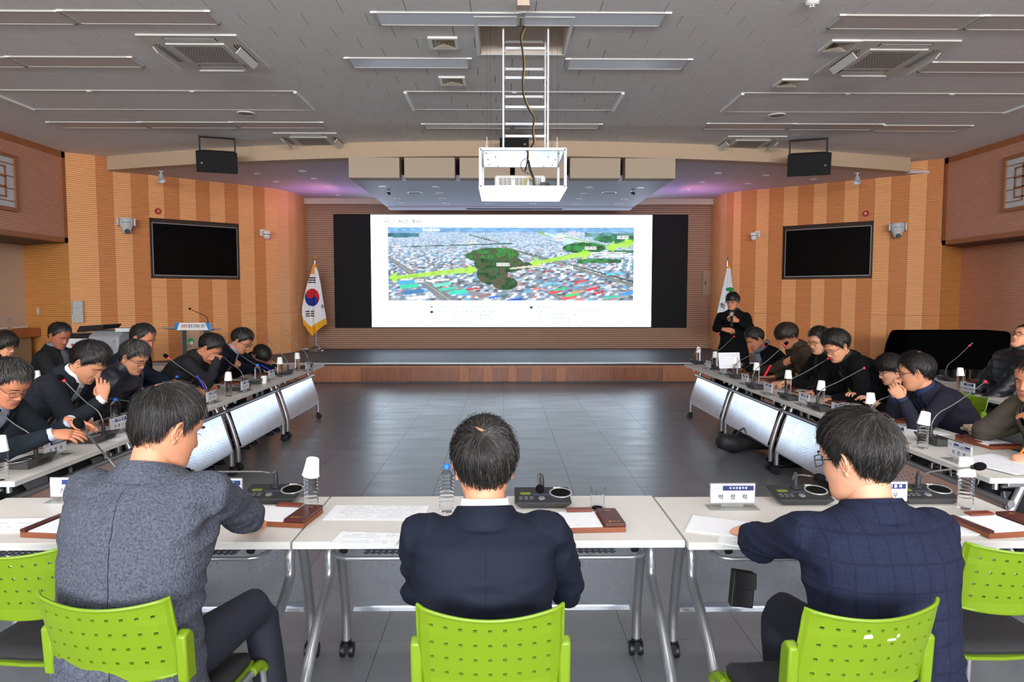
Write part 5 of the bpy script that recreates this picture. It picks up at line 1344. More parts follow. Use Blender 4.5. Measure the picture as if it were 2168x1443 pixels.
def paper(px, py, rot, w_, h_, label, z=TZ, lines=0, th=.0015, spiral=0, pic=False, name='paper_sheet', cat='paper', P=None, seed=1, mat=None):
    P = P or atz(px, py, z); P.z = z
    t = thing(name, label, cat, P, rot); rn = random.Random(seed)
    s_ = obj('sheet', MB().box(-w_ / 2, w_ / 2, -h_ / 2, h_ / 2, 0, th), mat or m_pap, t)
    if lines:
        l = MB()
        for k in range(lines):
            y = h_ * (.42 - .84 * k / lines)
            if rn.random() < .2: continue
            x = -w_ * .4
            while x < w_ * .36:
                d = rn.uniform(.006, .03)
                if rn.random() < .75: l.box(x, x + d, y - .0015, y + .0015, th, th + .0002)
                x += d + .004
        obj('print', l, m_prn, t, kind='stuff')
    if spiral:
        c = MB()
        for k in range(int(h_ / .012)):
            y = -h_ / 2 + .008 + k * .012; c.tube([(-w_ / 2 + .006 + .005 * math.cos(a), y + .001 * i, th * .5 + .005 * math.sin(a)) for i, a in enumerate([q * PI / 4 for q in range(9)])], .0007, 4)
        obj('spiral', c, m_chr, t, kind='stuff')
    if pic: obj('picture', MB().box(w_ * .0, w_ * .38, h_ * .05, h_ * .4, th, th + .0003), M('print_violet', (150, 150, 196), .6, noise=(30, .5)), t)
    return t
paper(800, 1085, R(-2), .42, .20, 'large printed sheet on the middle table, left of the navy suit', lines=9, seed=3)
paper(778, 1140, R(-6), .25, .14, 'printed sheet overlapping the table edge area left of the navy suit', lines=7, z=TZ + .002, seed=4)
paper(1010, 1102, 0, .24, .12, 'white sheet hidden behind the navy suit man', seed=5)
paper(62, 1112, R(2), .36, .17, 'wire-bound booklet at the left end of the front tables', lines=3, th=.004, spiral=1, name='booklet', cat='booklet')
nb = paper(1540, 1118, R(-24), .30, .20, 'open wire-bound booklet left of the checked blazer man', th=.006, lines=0, name='booklet', cat='booklet')
nb2 = paper(1598, 1148, R(-24), .26, .14, 'printed page with violet picture under the hand of the checked blazer man', z=TZ + .002, th=.003, lines=5, pic=True, seed=9)
paper(1985, 1118, R(2), .34, .17, 'white wire-bound booklet right of the checked blazer man', lines=2, th=.005, spiral=1, name='booklet', cat='booklet')
t = thing('pen', 'black pen on the middle table right of the navy suit shoulder', 'pen', atz(1110, 1118, TZ), R(-40)); obj('barrel', MB().tube([(-.06, 0, .006), (.055, 0, .006)], .005, 8), m_cable, t, smooth=60); obj('tip', MB().tube([(.055, 0, .006), (.068, 0, .006)], [.004, .001], 8), m_chr, t)
for px, py, rot, w_, h_, lb, kw in [(225, 925, -HP, .21, .29, 'printed pages before the man in the dark suit jacket, left row', dict(lines=8)), (40, 975, -HP + .2, .3, .22, 'booklet nearest the camera in the left row', dict(th=.004, lines=5)),
    (290, 880, -HP, .2, .26, 'sheet under the splayed hand, left row', dict(lines=4)), (458, 815, -HP, .2, .3, 'sheet under the man resting his cheek', dict(lines=5)), (585, 786, -HP + .2, .2, .28, 'sheet under the writing hands at the far left row', dict(lines=4)),
    (540, 794, -HP, .2, .28, 'sheet beside the navy sleeve, left row', dict()), (1668, 826, HP, .2, .28, 'sheet before the young man with brown jacket', dict(lines=4)), (1722, 846, HP + .2, .22, .3, 'printed pages before the bespectacled man, right row', dict(lines=6)),
    (1805, 846, HP + .3, .24, .32, 'curling printed pages before the long black coat', dict(lines=6, th=.006)), (1848, 880, HP, .2, .26, 'sheet before the woman with glasses', dict(lines=3)), (1945, 915, HP + .2, .22, .3, 'wire-bound booklet before the clasped hands', dict(spiral=1, th=.004, lines=5, name='booklet', cat='booklet')),
    (2100, 975, HP + .35, .22, .32, 'wire-bound notebook with yellow line at the right frame edge', dict(spiral=1, th=.005, name='booklet', cat='booklet')), (2150, 990, HP + .3, .22, .3, 'loose printed sheets at the right frame edge', dict(lines=8, z=TZ + .006)),
    (2125, 828, HP, .22, .3, 'white sheet on the back row table at right', dict()), (2015, 806, HP, .2, .3, 'sheet beside the thin microphone on the back row at right', dict()), (48, 828, -HP, .2, .28, 'white booklet on the back row table at left', dict(th=.006))]:
    paper(px, py, rot, w_, h_, lb, **kw)
# folded scarf
t = thing('folded_scarf', 'folded beige knitted scarf on the right row table', 'scarf', atz(2070, 920, TZ), R(70))
m_scf = M('scarf_knit', (176, 158, 132), .95, noise=(90, .15), bump=(220, .5))
for k, (a, b, z, w_) in enumerate(((-.17, .17, .012, .13), (-.16, .14, .028, .12), (-.15, .02, .045, .10))):
    rings = []
    for i in range(15):
        x = a + (b - a) * i / 14; zz = z + .006 * math.sin(i * .9 + k) ; ww = w_ * (.9 + .12 * math.sin(i * .7 + k * 2)); h2 = .010
        rings.append([(x, -ww / 2, zz), (x, -ww / 2 - .006, zz + h2 * .5), (x, -ww / 2, zz + h2), (x, 0, zz + h2 * 1.3 + .003 * math.sin(i)), (x, ww / 2, zz + h2), (x, ww / 2 + .006, zz + h2 * .5), (x, ww / 2, zz), (x, 0, zz - .002)])
    obj('fold', MB().loft(rings), m_scf, t, smooth=80)
obj('roll', MB().tube([(-.155, -.06, .035), (-.165, 0, .04), (-.155, .06, .035)], .022, 12), m_scf, t, smooth=80)
# ------------------------------------------------------------------ people
def skin_mat(n, rgb): return M('skin_' + n, rgb, .5, spec=.35, noise=(30, .05))
SK = [skin_mat('a', (200, 140, 108)), skin_mat('b', (184, 120, 90)), skin_mat('c', (166, 104, 78)), skin_mat('d', (212, 156, 126))]
m_lip = M('lip', (160, 92, 82), .5); m_eye = M('eye_white', (216, 212, 206), .25); m_iris = M('iris', (34, 24, 20), .2); m_lash = M('lash', (28, 20, 18), .7)
m_hair = M('hair_black', (26, 23, 22), .42, spec=.45); m_hair2 = M('hair_brown', (42, 32, 27), .45, spec=.45); m_hairg = M('hair_grey', (70, 68, 67), .5); m_hairl = M('hair_sheen', (36, 33, 32), .45)
m_spec = M('spectacle_frame', (24, 22, 22), .3); m_lensg = M('spectacle_lens', (250, 250, 250), .02, trans=1, ior=1.05, spec=.2)
_zt = [-.120, -.113, -.100, -.085, -.066, -.048, -.02, .01, .04, .07, .09, .105, .114, .118]
_ft = [.040, .066, .080, .084, .083, .083, .084, .082, .088, .086, .074, .054, .03, .004]
_bt = [.015, -.002, -.024, -.048, -.072, -.084, -.093, -.099, -.100, -.093, -.078, -.055, -.032, -.008]
_wt = [.014, .032, .044, .054, .061, .066, .071, .075, .077, .072, .060, .042, .024, .003]
def head_grid(nph=56):
    zs = np.concatenate([np.linspace(-.120, -.1, 5), np.linspace(-.097, .045, 42), np.linspace(.052, .118, 12)])
    rows = []
    ph = np.linspace(0, 2 * np.pi, nph, endpoint=False)
    ph = ph - 0.42 * np.sin(ph)           # more columns at the face
    for z in zs:
        f, b, w_ = np.interp(z, _zt, _ft), np.interp(z, _zt, _bt), np.interp(z, _zt, _wt)
        n = 2.25; c, s = np.cos(ph), np.sin(ph)
        x = w_ * np.sign(s) * np.abs(s) ** (2 / n); y = (f + b) / 2 + (f - b) / 2 * np.sign(c) * np.abs(c) ** (2 / n)
        front = np.clip(c, 0, 1) ** .5
        g = lambda x0, z0, sx, sz: np.exp(-((x - x0) / sx) ** 2 - ((z - z0) / sz) ** 2)
        d = 0
        # nose: bridge, tip, wings
        br = np.interp(z, [-.046, -.038, -.030, .0, .02, .03], [0, .011, .021, .010, .004, 0]); d = d + br * np.exp(-(x / np.interp(z, [-.04, -.03, 0, .03], [.015, .012, .008, .009])) ** 2)
        for s_ in (-1, 1):
            d = d + .007 * g(s_ * .013, -.033, .007, .007) - .011 * g(s_ * .031, .006, .015, .011) + .005 * g(s_ * .034, .026, .02, .007) + .005 * g(s_ * .030, -.002 + .006, .010, .005) + .005 * g(s_ * .042, -.028, .02, .02)
            d = d - .003 * g(s_ * .030, -.052, .006, .018)
        d = d + .007 * g(0, -.060, .021, .0045) + .007 * g(0, -.070, .018, .005) - .004 * g(0, -.0650, .024, .0022) - .003 * g(0, -.082, .02, .006) + .005 * g(0, -.100, .018, .012)
        y = y + d * front
        rows.append(np.stack([x, y, np.full_like(x, z)], 1))
    return zs, ph, rows
_HG = head_grid()
def add_head(mb, T, mi_skin=0, mi_lip=1):
    zs, ph, rows = _HG; n = len(ph); o = len(mb.v)
    for r in rows:
        for p in r: mb.v.append(tuple(T @ V(p)))
    for k in range(len(rows) - 1):
        for i in range(n):
            j = (i + 1) % n; mb.f.append((o + k * n + i, o + (k + 1) * n + i, o + (k + 1) * n + j, o + k * n + j))
            cx = (rows[k][i][0] + rows[k][j][0]) / 2; cz_ = (zs[k] + zs[k + 1]) / 2; front = rows[k][i][1] > .05
            lip = front and abs(cx) < .024 * (1 - abs(cz_ + .065) / .03) and -.0745 < cz_ < -.0565
            mb.m.append(mi_lip if lip else mi_skin)
    mb.f.append(tuple(o + i for i in range(n))); mb.m.append(0)
    mb.f.append(tuple(o + (len(rows) - 1) * n + i for i in range(n))[::-1]); mb.m.append(0)
    for s in (-1, 1):       # ears: rim, bowl and lobe
        E = T @ Matrix.Translation((s * .073, -.012, -.002)) @ Euler((R(-8), 0, R(22) * s)).to_matrix().to_4x4()
        rim = [(s * .004 + s * .006 * math.sin(a * .5), .017 * math.cos(a) * (1 if math.sin(a) > 0 else .75), .031 * math.sin(a) - .002) for a in [R(-100 + 290 * k / 16) for k in range(17)]]
        mb.tube(rim, [.0035 + .0012 * math.sin(k / 16 * PI) for k in range(17)], 6, mi_skin, T=E)
        mb.ball((s * .0, 0, 0), (.005, .0155, .029), 10, mi_skin, T=E)
        mb.ball((s * .004, .005, -.028), (.004, .008, .009), 8, mi_skin, T=E)
        mb.tube([(s * .002, .012, .012), (s * .008, .002, .016), (s * .008, -.004, .002), (s * .006, .004, -.012)], .0028, 6, mi_skin, T=E)

def add_hand(mb, W, Fd, Dd, side, curl=.5, spread=.12, scale=1.0, thumb=.5, pinch=False, mi=0):
    """side -1 left, +1 right; palm, four unequal jointed fingers, thumb leaving the palm's side"""
    Fd = V(Fd).normalized(); Dd = V(Dd); Dd = (Dd - Fd * Dd.dot(Fd)).normalized(); X = Fd.cross(Dd)
    T = Matrix((( X.x, Fd.x, Dd.x, W[0]), (X.y, Fd.y, Dd.y, W[1]), (X.z, Fd.z, Dd.z, W[2]), (0, 0, 0, 1))) @ Matrix.Diagonal((scale, scale, scale, 1))
    ts = -side          # thumb side in local x
    def rg(y, w_, h_, z=0, xo=0): return [(xo + w_ * math.copysign(abs(math.cos(a)) ** .7, math.cos(a)), y, z + h_ * math.copysign(abs(math.sin(a)) ** .8, math.sin(a))) for a in [2 * PI * k / 14 for k in range(14)]]
    mb.loft([rg(-.03, .026, .020), rg(0, .027, .019), rg(.02, .033, .018), rg(.05, .041, .0165, .001), rg(.078, .042, .0145, .001), rg(.094, .038, .010, -.001)], mi, True, T)
    xs_ = [ts * .030, ts * .0105, -ts * .010, -ts * .029]; ln = [.070, .079, .073, .056]; ys = [.088, .093, .089, .080]
    for k in range(4):
        c = curl[k] if isinstance(curl, (list, tuple)) else curl
        p = V((xs_[k], ys[k], 0)); a = -c * R(48); side_a = ts * spread * (1.5 - k) * .6
        pts, rs = [p - V((0, .015, 0)), p], [.0095, .0098]
        for seg, (fr_, ad) in enumerate(((.45, R(62)), (.30, R(50)), (.25, 0))):
            L_ = ln[k] * fr_; d = V((math.sin(side_a) * math.cos(a), math.cos(a) * math.cos(side_a), math.sin(a)))
            pts.append(p + d * L_ * .5); rs.append(.0085 - .0007 * seg)
            p = p + d * L_; pts.append(p.copy()); rs.append((.0088 if seg < 2 else .0060) - .0007 * seg); a -= c * ad
        pts.append(p + d * .004); rs.append(.0025)
        mb.tube(pts, rs, 8, mi, True, T)
    a0 = V((ts * .022, .010, -.006)); d1 = V((ts * (.85 - .5 * thumb), .62, -.25 - .45 * thumb)).normalized(); p1 = a0 + d1 * .042
    d2 = V((ts * (.35 - .7 * thumb), .85, -.2 - .5 * thumb)).normalized(); p2 = p1 + d2 * .032; d3 = V((ts * (.15 - .8 * thumb), .9, -.15 - .5 * thumb)).normalized(); p3 = p2 + d3 * .024
    mb.tube([a0, a0 + d1 * .02, p1, p1 + d2 * .016, p2, p2 + d3 * .014, p3, p3 + d3 * .004], [.014, .0135, .0108, .0098, .0098, .009, .0065, .003], 8, mi, True, T)

def se_ring(c, ax, ay, rx, ry, n=22, e=2.5):
    out = []
    for k in range(n):
        a = 2 * PI * k / n; co, si = math.cos(a), math.sin(a)
        out.append(c + ax * (rx * math.copysign(abs(co) ** (2 / e), co)) + ay * (ry * math.copysign(abs(si) ** (2 / e), si)))
    return out

def remesh(mb, voxel, smooth_it=4, fac=.5):
    me = bpy.data.meshes.new('tmp'); me.from_pydata(mb.v, [], mb.f); o = bpy.data.objects.new('tmp', me); COL.objects.link(o)
    m = o.modifiers.new('r', 'REMESH'); m.mode = 'VOXEL'; m.voxel_size = voxel
    s = o.modifiers.new('s', 'SMOOTH'); s.iterations = smooth_it; s.factor = fac
    bpy.context.view_layer.update()
    out = bpy.data.meshes.new_from_object(o.evaluated_get(bpy.context.evaluated_depsgraph_get()))
    bpy.data.objects.remove(o); bpy.data.meshes.remove(me); return out

def wrinkle(me, amp, seed, spots, sc=(7, 7, 17)):
    n = len(me.vertices); co = np.empty(n * 3); me.vertices.foreach_get('co', co); co = co.reshape(-1, 3)
    no = np.empty(n * 3); me.vertices.foreach_get('normal', no); no = no.reshape(-1, 3)
    k = np.full(n, .35)
    for c, r in spots: k += 1.3 * np.exp(-(((co - np.array(c)) ** 2).sum(1)) / (r * r))
    h = np.empty(n)
    for i in range(n):
        p = co[i]; a = mnoise.noise((p[0] * sc[0] + seed, p[1] * sc[1], p[2] * sc[2])); b = mnoise.noise((p[0] * 4 + seed * 2, p[1] * 4 + 5, p[2] * 4))
        h[i] = (1 - abs(a + .35 * b) * 2.6)
    h = np.clip(h, -1, 1); co += no * (amp * k * h)[:, None]
    me.vertices.foreach_set('co', co.ravel()); me.update()

def ik(sh, w_, hint, l1=.285, l2=.255):
    d = w_ - sh; L_ = d.length; mx = (l1 + l2) * .995
    if L_ > mx: l1 *= L_ / mx; l2 *= L_ / mx
    d.normalize(); a = (l1 * l1 - l2 * l2 + L_ * L_) / (2 * L_); h = math.sqrt(max(l1 * l1 - a * a, 0)); v_ = V(hint) - d * V(hint).dot(d); v_.normalize()
    return sh + d * a + v_ * h

HAIRLINES = {  # azimuth (0 = face) -> lowest z of the hair
    'short': [(0, .070), (30, .068), (52, .045), (66, .02), (78, -.012), (88, .030), (104, .012), (118, -.04), (150, -.080), (180, -.086)],
    'full': [(0, .060), (25, .062), (42, .056), (58, .034), (68, .012), (78, -.024), (88, .022), (102, .012), (114, -.035), (150, -.082), (180, -.088)],
    'bangs': [(0, .030), (35, .022), (55, .012), (70, -.005), (84, -.015), (98, -.012), (112, -.04), (140, -.075), (180, -.085)],
    'bob': [(0, .030), (30, .02), (50, -.02), (70, -.07), (90, -.09), (120, -.10), (180, -.11)]}
def make_hair(root, T, style, n_str, grey, thick, seed, whorl=(0.0, -.062, .098), mats=None, sweep=0.0, step=.013, part=None, wavy=0.0):
    n_str = n_str if n_str > 1500 else n_str * 2
    rn = random.Random(seed); tab = HAIRLINES[style]; C = V((0, -.007, .018)); RX, RY, RZ = .079, .1005, .1005
    hl = lambda az: float(np.interp(abs(az), [a for a, b in tab], [b for a, b in tab]))
    mb = MB(); naz, nr = 64, 18; rings = []
    def tk(d):
        lo, hi = (-.15, .45) if style == 'short' else (-.62, .15)
        q = min(1, max(0, (d.z - lo) / (hi - lo))); fr = max(0, d.y - .55) * (d.z < .75)
        az = math.degrees(math.atan2(d.x, d.y)); lowk = .45 if style in ('bob', 'bangs') else .05
        k = min(1, max(lowk, (C.z + RZ * d.z - hl(az)) / .045)) ** .7
        return thick * (.16 + .84 * q * q * (3 - 2 * q)) * (1 - .4 * fr) * k * (1 - .42 * d.x * d.x)
    def surf(d, th):     # point on the scalp ellipsoid grown by th
        rx, ry, rz = RX + th, RY + th, RZ + th * (1.15 if d.z > 0 else .6)
        t = 1 / math.sqrt((d.x / rx) ** 2 + (d.y / ry) ** 2 + (d.z / rz) ** 2); return C + d * t
    for i in range(nr):
        ring = []
        for k in range(naz):
            az = -180 + 360 * k / naz; z0 = hl(az) + .009 * mnoise.noise((az * .10, seed, 0)) + .005 * mnoise.noise((az * .4, seed, 3))
            e0 = math.asin(max(-.99, min(.99, (z0 - C.z) / (RZ + thick * .5)))); f = i / (nr - 1); e = PI / 2 * .985 + (e0 - PI / 2 * .985) * f
            a = R(az); d = V((math.sin(a) * math.cos(e), math.cos(a) * math.cos(e), math.sin(e)))
            th = tk(d) * (1 - .25 * max(0, f - .7) * 3) + .0035 * mnoise.noise((d.x * 9 + seed, d.y * 9, d.z * 5)) + .0022 * mnoise.noise((d.x * 34, d.y * 34 + seed, d.z * 12))
            if i == nr - 1: th = -.005
            ring.append(surf(d, th))
        rings.append(ring)
    mb.loft(rings, 0, True, T)
    W_ = V(whorl)
    for q in range(n_str):
        while True:
            d = V((rn.gauss(0, 1), rn.gauss(0, 1), rn.gauss(0.25, 1)))
            if d.length > .1:
                d.normalize(); az = math.degrees(math.atan2(d.x, d.y))
                p = surf(d, tk(d))
                if p.z > hl(az) + .012 and (p - W_).length > .012: break
        lift = rn.uniform(.0, .004) + (rn.uniform(.002, .009) if rn.random() < .12 else 0); curl_ = rn.uniform(-.35, .35) + sweep; pts = [p]
        w0 = rn.uniform(.0006, .0012) * (.85 if n_str > 2500 else 2.1); n_ = rn.randint(4, 6); over = rn.uniform(-.004, .016)
        for s in range(n_):
            nrm = V(((p.x - C.x) / RX ** 2, (p.y - C.y) / RY ** 2, (p.z - C.z) / RZ ** 2)).normalized()
            fl = (p - W_); fl = fl - nrm * fl.dot(nrm); fl.normalize(); g = V((0, 0, -1)) - nrm * (-nrm.z); fl = fl + g * .35 + nrm.cross(fl) * (curl_ + wavy * math.sin(s * 1.3 + q)); fl.normalize()
            p = p + fl * step * rn.uniform(.8, 1.2); d = (p - C).normalized(); p = surf(d, tk(d) + lift + .0006 + .001 * s * rn.random())
            if p.z < hl(math.degrees(math.atan2(d.x, d.y))) - over: break
            pts.append(p)
        if len(pts) < 3: continue
        vs_ = []; m_ = len(pts)
        for s, p in enumerate(pts):
            dd = (pts[min(s + 1, m_ - 1)] - pts[max(s - 1, 0)]).normalized(); nrm = (p - C).normalized(); sd = dd.cross(nrm) * w0 * (1 - .8 * s / (m_ - 1)) + nrm * (-.0003)
            vs_ += [p - sd, p + nrm * .0006, p + sd]
        fs = []
        for s in range(m_ - 1):
            for t in range(2): fs.append((s * 3 + t, s * 3 + t + 1, s * 3 + t + 4, s * 3 + t + 3))
        mi = 2 if rn.random() < grey else (1 if rn.random() < .25 else 0)
        mb.add(vs_, fs, mi, T)
    return obj('hair', mb, mats or [m_hair, m_hairl, m_hairg], root, smooth=180)

def spectacles(root, T, mat=None, rnd=False):
    mat = mat or m_spec; g = MB()
    for s in (-1, 1):
        pts = []
        for k in range(25):
            a = 2 * PI * k / 24; e = .55 if not rnd else 1
            pts.append((s * .033 + .024 * math.copysign(abs(math.cos(a)) ** e, math.cos(a)), .094 - .012 * abs(math.cos(a) * s * .5 + .5) * 0 - .006 * (1 if math.cos(a) * s > .6 else 0), .002 + (.019 if rnd else .016) * math.copysign(abs(math.sin(a)) ** e, math.sin(a))))
        g.tube(pts, .0013, 5, 0, True, T)
        g.tube([(s * .057, .088, .008), (s * .070, .078, .009), (s * .078, .03, .010), (s * .079, -.012, .008), (s * .078, -.026, -.006)], .0016, 5, 0, True, T)
    g.tube([(-.010, .097, .006), (0, .101, .009), (.010, .097, .006)], .0014, 5, 0, True, T)
    o = obj('spectacles', g, mat, root, smooth=60)
    for s in (-1, 1):
        l = MB().prism([(s * .033 + (.023) * math.cos(a), .002 + .015 * math.sin(a)) for a in [2 * PI * k / 16 for k in range(16)]], .093, .0936, T=T, axis='y')
        obj('spectacle_lens', l, m_lensg, root)

def person(label, px, py, Y, rot, lean=15, hp=20, hy=0, hr=0, side=0, skin=0, jacket=None, open_t=None, vw=.07, shirt=None, tie=None, collar='lapel', hair='short', thick=.014, grey=.1, nstr=260,
           hands=((None, .5), (None, .5)), hints=((-.6, -.3, -1), (.6, -.3, -1)), trousers=None, glasses=None, vox=.013, seed=1, hs=1.0, eyes=0, stand=False, bald=None, width=1.0, hem=-.24, amp=.007, cuff=True, legs=((.13, .40, .12, .40), (.13, .40, .12, .40)),
           sweep=0.0, hmats=None, wavy=0.0, shoes=None, whorl=(0.0, -.062, .098), bulk=1.0, scarf=None, quilt=False, shoulder_z=0, head_x=0.0, thigh_up=0.0, seam=0):
    H = at(px, py, Y); A, Bs = R(lean), R(side)
    Rz = Matrix.Rotation(rot, 3, 'Z')
    s = V((math.sin(Bs), math.sin(A), math.cos(A) * math.cos(Bs))).normalized(); ax = V((1, 0, 0)) - s * s.x; ax.normalize(); ay = s.cross(ax) * -1; ay = ax.cross(s) * -1
    ay = s.cross(ax)                                   # forward
    zp = .93 if stand else .555
    nd = V((math.sin(Bs) * .6, math.sin(A * .8 + R(hp) * .35), math.cos(A * .8 + R(hp) * .35))).normalized()
    Hr = (Matrix.Rotation(R(hy), 3, 'Z') @ Matrix.Rotation(R(-hp), 3, 'X') @ Matrix.Rotation(R(hr), 3, 'Y'))
    off = nd * .036 * hs + Hr @ V((0, .025, .075)) * hs
    T_len = (H.z - zp - off.z - .045 * s.z) / s.z
    P = V((0, 0, zp)); Sh = P + s * T_len; Nb = Sh + s * .045; hc = Nb + off
    base = V((H.x, H.y, 0)) - (Rz @ V((hc.x, hc.y, 0)))
    root = thing('person', label, 'person', (base.x, base.y, 0), rot)
    toL = lambda w_: Rz.transposed() @ (V(w_) - base)
    TH = Matrix.Translation(hc) @ Hr.to_4x4() @ Matrix.Scale(hs, 4)
    sw = .172 * width; shl = [Sh + ax * (-sw) - s * .035 + V((0, 0, shoulder_z)), Sh + ax * sw - s * .035 + V((0, 0, shoulder_z))]
    body = MB(); add_head(body, TH); 
    body.tube([Sh - s * .06, Nb - s * .01, hc + Hr @ V((0, -.022, -.055)) * hs, hc + Hr @ V((0, -.02, -.02)) * hs], [.075, .058 * hs, .054 * hs, .05 * hs], 16)
    body.loft([se_ring(P + s * (T_len * t), ax, ay, rx * width, ry, 18) for t, rx, ry in ((0, .14, .09), (.4, .125, .08), (.8, .14, .085), (.97, .12, .07), (1.04, .06, .05))])
    el = []; ws = []
    for i, sd in enumerate((-1, 1)):
        tgt, curl = hands[i][0], hands[i][1]; opt = hands[i][2] if len(hands[i]) > 2 else {}
        if tgt is None: W_ = V((sd * .16, .10 + .34 * 1, .80)) if not stand else V((sd * .28, .08, .82))
        elif tgt == 'lap': W_ = V((sd * .07, .30, .63))
        elif tgt == 'local': W_ = V(opt['p'])
        else: W_ = toL(tgt)
        E = ik(shl[i], W_, hints[i]); el.append(E); ws.append(W_)
        fd = (W_ - E).normalized(); Fd = (Rz.transposed() @ V(opt['F'])) if 'F' in opt else (opt['f'] if 'f' in opt else fd + V((0, 0, -.1)))
        Dd = (Rz.transposed() @ V(opt['D'])) if 'D' in opt else (opt['d'] if 'd' in opt else V((0, 0, 1)))
        body.tube([shl[i], E, W_ - fd * .01], [.045, .036, .026], 12)
        add_hand(body, W_, Fd, Dd, sd, curl, opt.get('spread', .12), opt.get('s', 1.0), opt.get('thumb', .5))
    obj('body', body, [SK[skin], m_lip], root, smooth=180)
    # facial hair lines and eyes
    for sd in (-1, 1):
        br = MB(); br.tube([TH @ V((sd * x, y, z)) for x, y, z in ((.012, .0895, .022), (.025, .0915, .0285), (.038, .087, .0285), (.050, .076, .021))], [.0018, .0030, .0026, .001], 6)
        obj('eyebrow', br, m_lash, root, smooth=60)
        ey = MB(); ey.tube([TH @ V((sd * x, y, z)) for x, y, z in ((.0175, .0785, .003), (.026, .0835, .0045), (.035, .0835, .0042), (.046, .0745, .002))], [.0005, .0010, .0010, .0005], 5, 1)
        if eyes:
            ey.ball((sd * .0315, .0745, .001), (.0115, .0085, .0058), 10, 0, TH); ey.ball((sd * .0315, .0795, .001), (.005, .0048, .005), 8, 1, TH)
        obj('eye', ey, [m_eye, m_lash], root, smooth=180)
    make_hair(root, TH, hair, nstr, grey, thick, seed, mats=hmats, sweep=sweep, wavy=wavy, whorl=whorl)
    if bald:
        C = V((0, -.007, .018)); rings = []
        tk_b = lambda d: thick * (.16 + .84 * min(1, max(0, (d.z + .15) / .6)) ** 1.5)
        bc = V(bald[:3]).normalized(); t1 = bc.orthogonal().normalized(); t2 = bc.cross(t1)
        for f in (1, .7, .35, .02):
            ring = []
            for k in range(20):
                a = 2 * PI * k / 20; d = (bc + (t1 * math.cos(a) * bald[3] + t2 * math.sin(a) * bald[4]) * f * (1 + .3 * math.sin(3 * a + 1))).normalized()
                th = tk_b(d) + .0018; t = 1 / math.sqrt((d.x / (.079 + th)) ** 2 + (d.y / (.1005 + th)) ** 2 + (d.z / (.1005 + th * 1.15)) ** 2); ring.append(C + d * t)
            rings.append(ring)
        obj('scalp', MB().loft(rings, 0, True, TH), M('scalp_skin', (146, 106, 84), .5), root, smooth=180)
    if glasses: spectacles(root, TH, None, glasses == 2)
    # jacket: one closed surface for trunk and sleeves
    jb = MB(); bk = bulk
    prof = [(hem, .195, .155, .0), (-.05, .19, .15, -.005), (.18, .178, .138, -.015), (.45, .178, .135, -.022), (.70, .192, .135, -.022), (.88, .196, .122, -.014), (.97, .172, .098, -.008), (1.03, .115, .078, -.004), (1.08, .070, .066, 0)]
    if stand: prof = [(-1.15, .25, .19, 0), (-.8, .24, .18, 0), (-.4, .225, .165, 0), (0, .21, .15, 0)] + prof[2:]
    jb.loft([se_ring((P + s * (T_len * t) + ay * (yo - .03 * math.sin(PI * min(max(t, 0), 1)) * (lean / 30))) if t > -.3 else V((P.x, P.y, P.z + T_len * t)), ax if t > 0 else V((1, 0, 0)), ay if t > 0 else V((0, 1, 0)), rx * width * bk, ry * bk, 28) for t, rx, ry, yo in prof])
    for i in range(2):
        S0 = shl[i]; E = el[i]; W_ = ws[i]; u1 = (E - S0).normalized(); u2 = (W_ - E).normalized(); inn = ax * (.05 if i == 0 else -.05)
        end = W_ - u2 * .015
        pts = smooth([S0 + inn - s * .02, S0, S0 + (E - S0) * .45, E - u1 * .05, E + (u2 - u1) * .006, E + u2 * .05, E + (W_ - E) * .6, end], 3)
        r0 = [.072, .070, .062, .056, .055, .053, .046, .040]; rr = list(np.interp(np.linspace(0, 7, len(pts)), range(8), r0)); jb.tube(pts, [r_ * bk * (1 if bk < 1.06 else 1.08) for r_ in rr], 16)
    me = remesh(jb, vox, 5 if vox > .01 else 7)
    if quilt:
        n = len(me.vertices); co = np.empty(n * 3); me.vertices.foreach_get('co', co); co = co.reshape(-1, 3); no = np.empty(n * 3); me.vertices.foreach_get('normal', no); no = no.reshape(-1, 3)
        hgt = (co - np.array(P)) @ np.array(s); co += no * ((np.abs(np.sin(hgt * PI / .085)) ** .5 - .6) * .012)[:, None]; me.vertices.foreach_set('co', co.ravel()); me.update()
    wrinkle(me, amp, seed * 3.7, [(tuple(el[0]), .10), (tuple(el[1]), .10), (tuple(shl[0] - s * .10), .07), (tuple(shl[1] - s * .10), .07), (tuple(P + s * T_len * .25), .14)])
    def vspan(t): return max(0, (t - open_t) / (1.02 - open_t)) * vw
    if open_t is not None:
        bm = bmesh.new(); bm.from_mesh(me); kill = []
        for f in bm.faces:
            c = f.calc_center_median() - P; t = c.dot(s) / T_len; x = c.dot(ax); y = c.dot(ay)
            if y > 0.0 and open_t < t < 1.12 and abs(x) < vspan(t): kill.append(f)
        bmesh.ops.delete(bm, geom=kill, context='FACES'); bm.to_mesh(me); bm.free()
    me.materials.clear(); me.materials.append(jacket); me.polygons.foreach_set('use_smooth', [True] * len(me.polygons))
    jo = link('jacket' if not stand else 'coat', me, root)
    if open_t is not None: so = jo.modifiers.new('thick', 'SOLIDIFY'); so.thickness = .004
    if seam:
        from mathutils.bvhtree import BVHTree
        bt = BVHTree.FromPolygons([v_.co.copy() for v_ in me.vertices], [tuple(p_.vertices) for p_ in me.polygons]); sp_ = []
        for k in range(26):
            t_ = -.05 + 1.0 * k / 25; q_ = P + s * (T_len * t_) + ax * seam * (1 - t_); hit = bt.ray_cast(q_ - ay * .6, ay)
            if hit[0] is not None: sp_.append(hit[0] - ay * .0002)
        if len(sp_) > 3: obj('back_seam', MB().tube(sp_, .0011, 5), M('seam_thread', (12, 13, 18), .9), root)
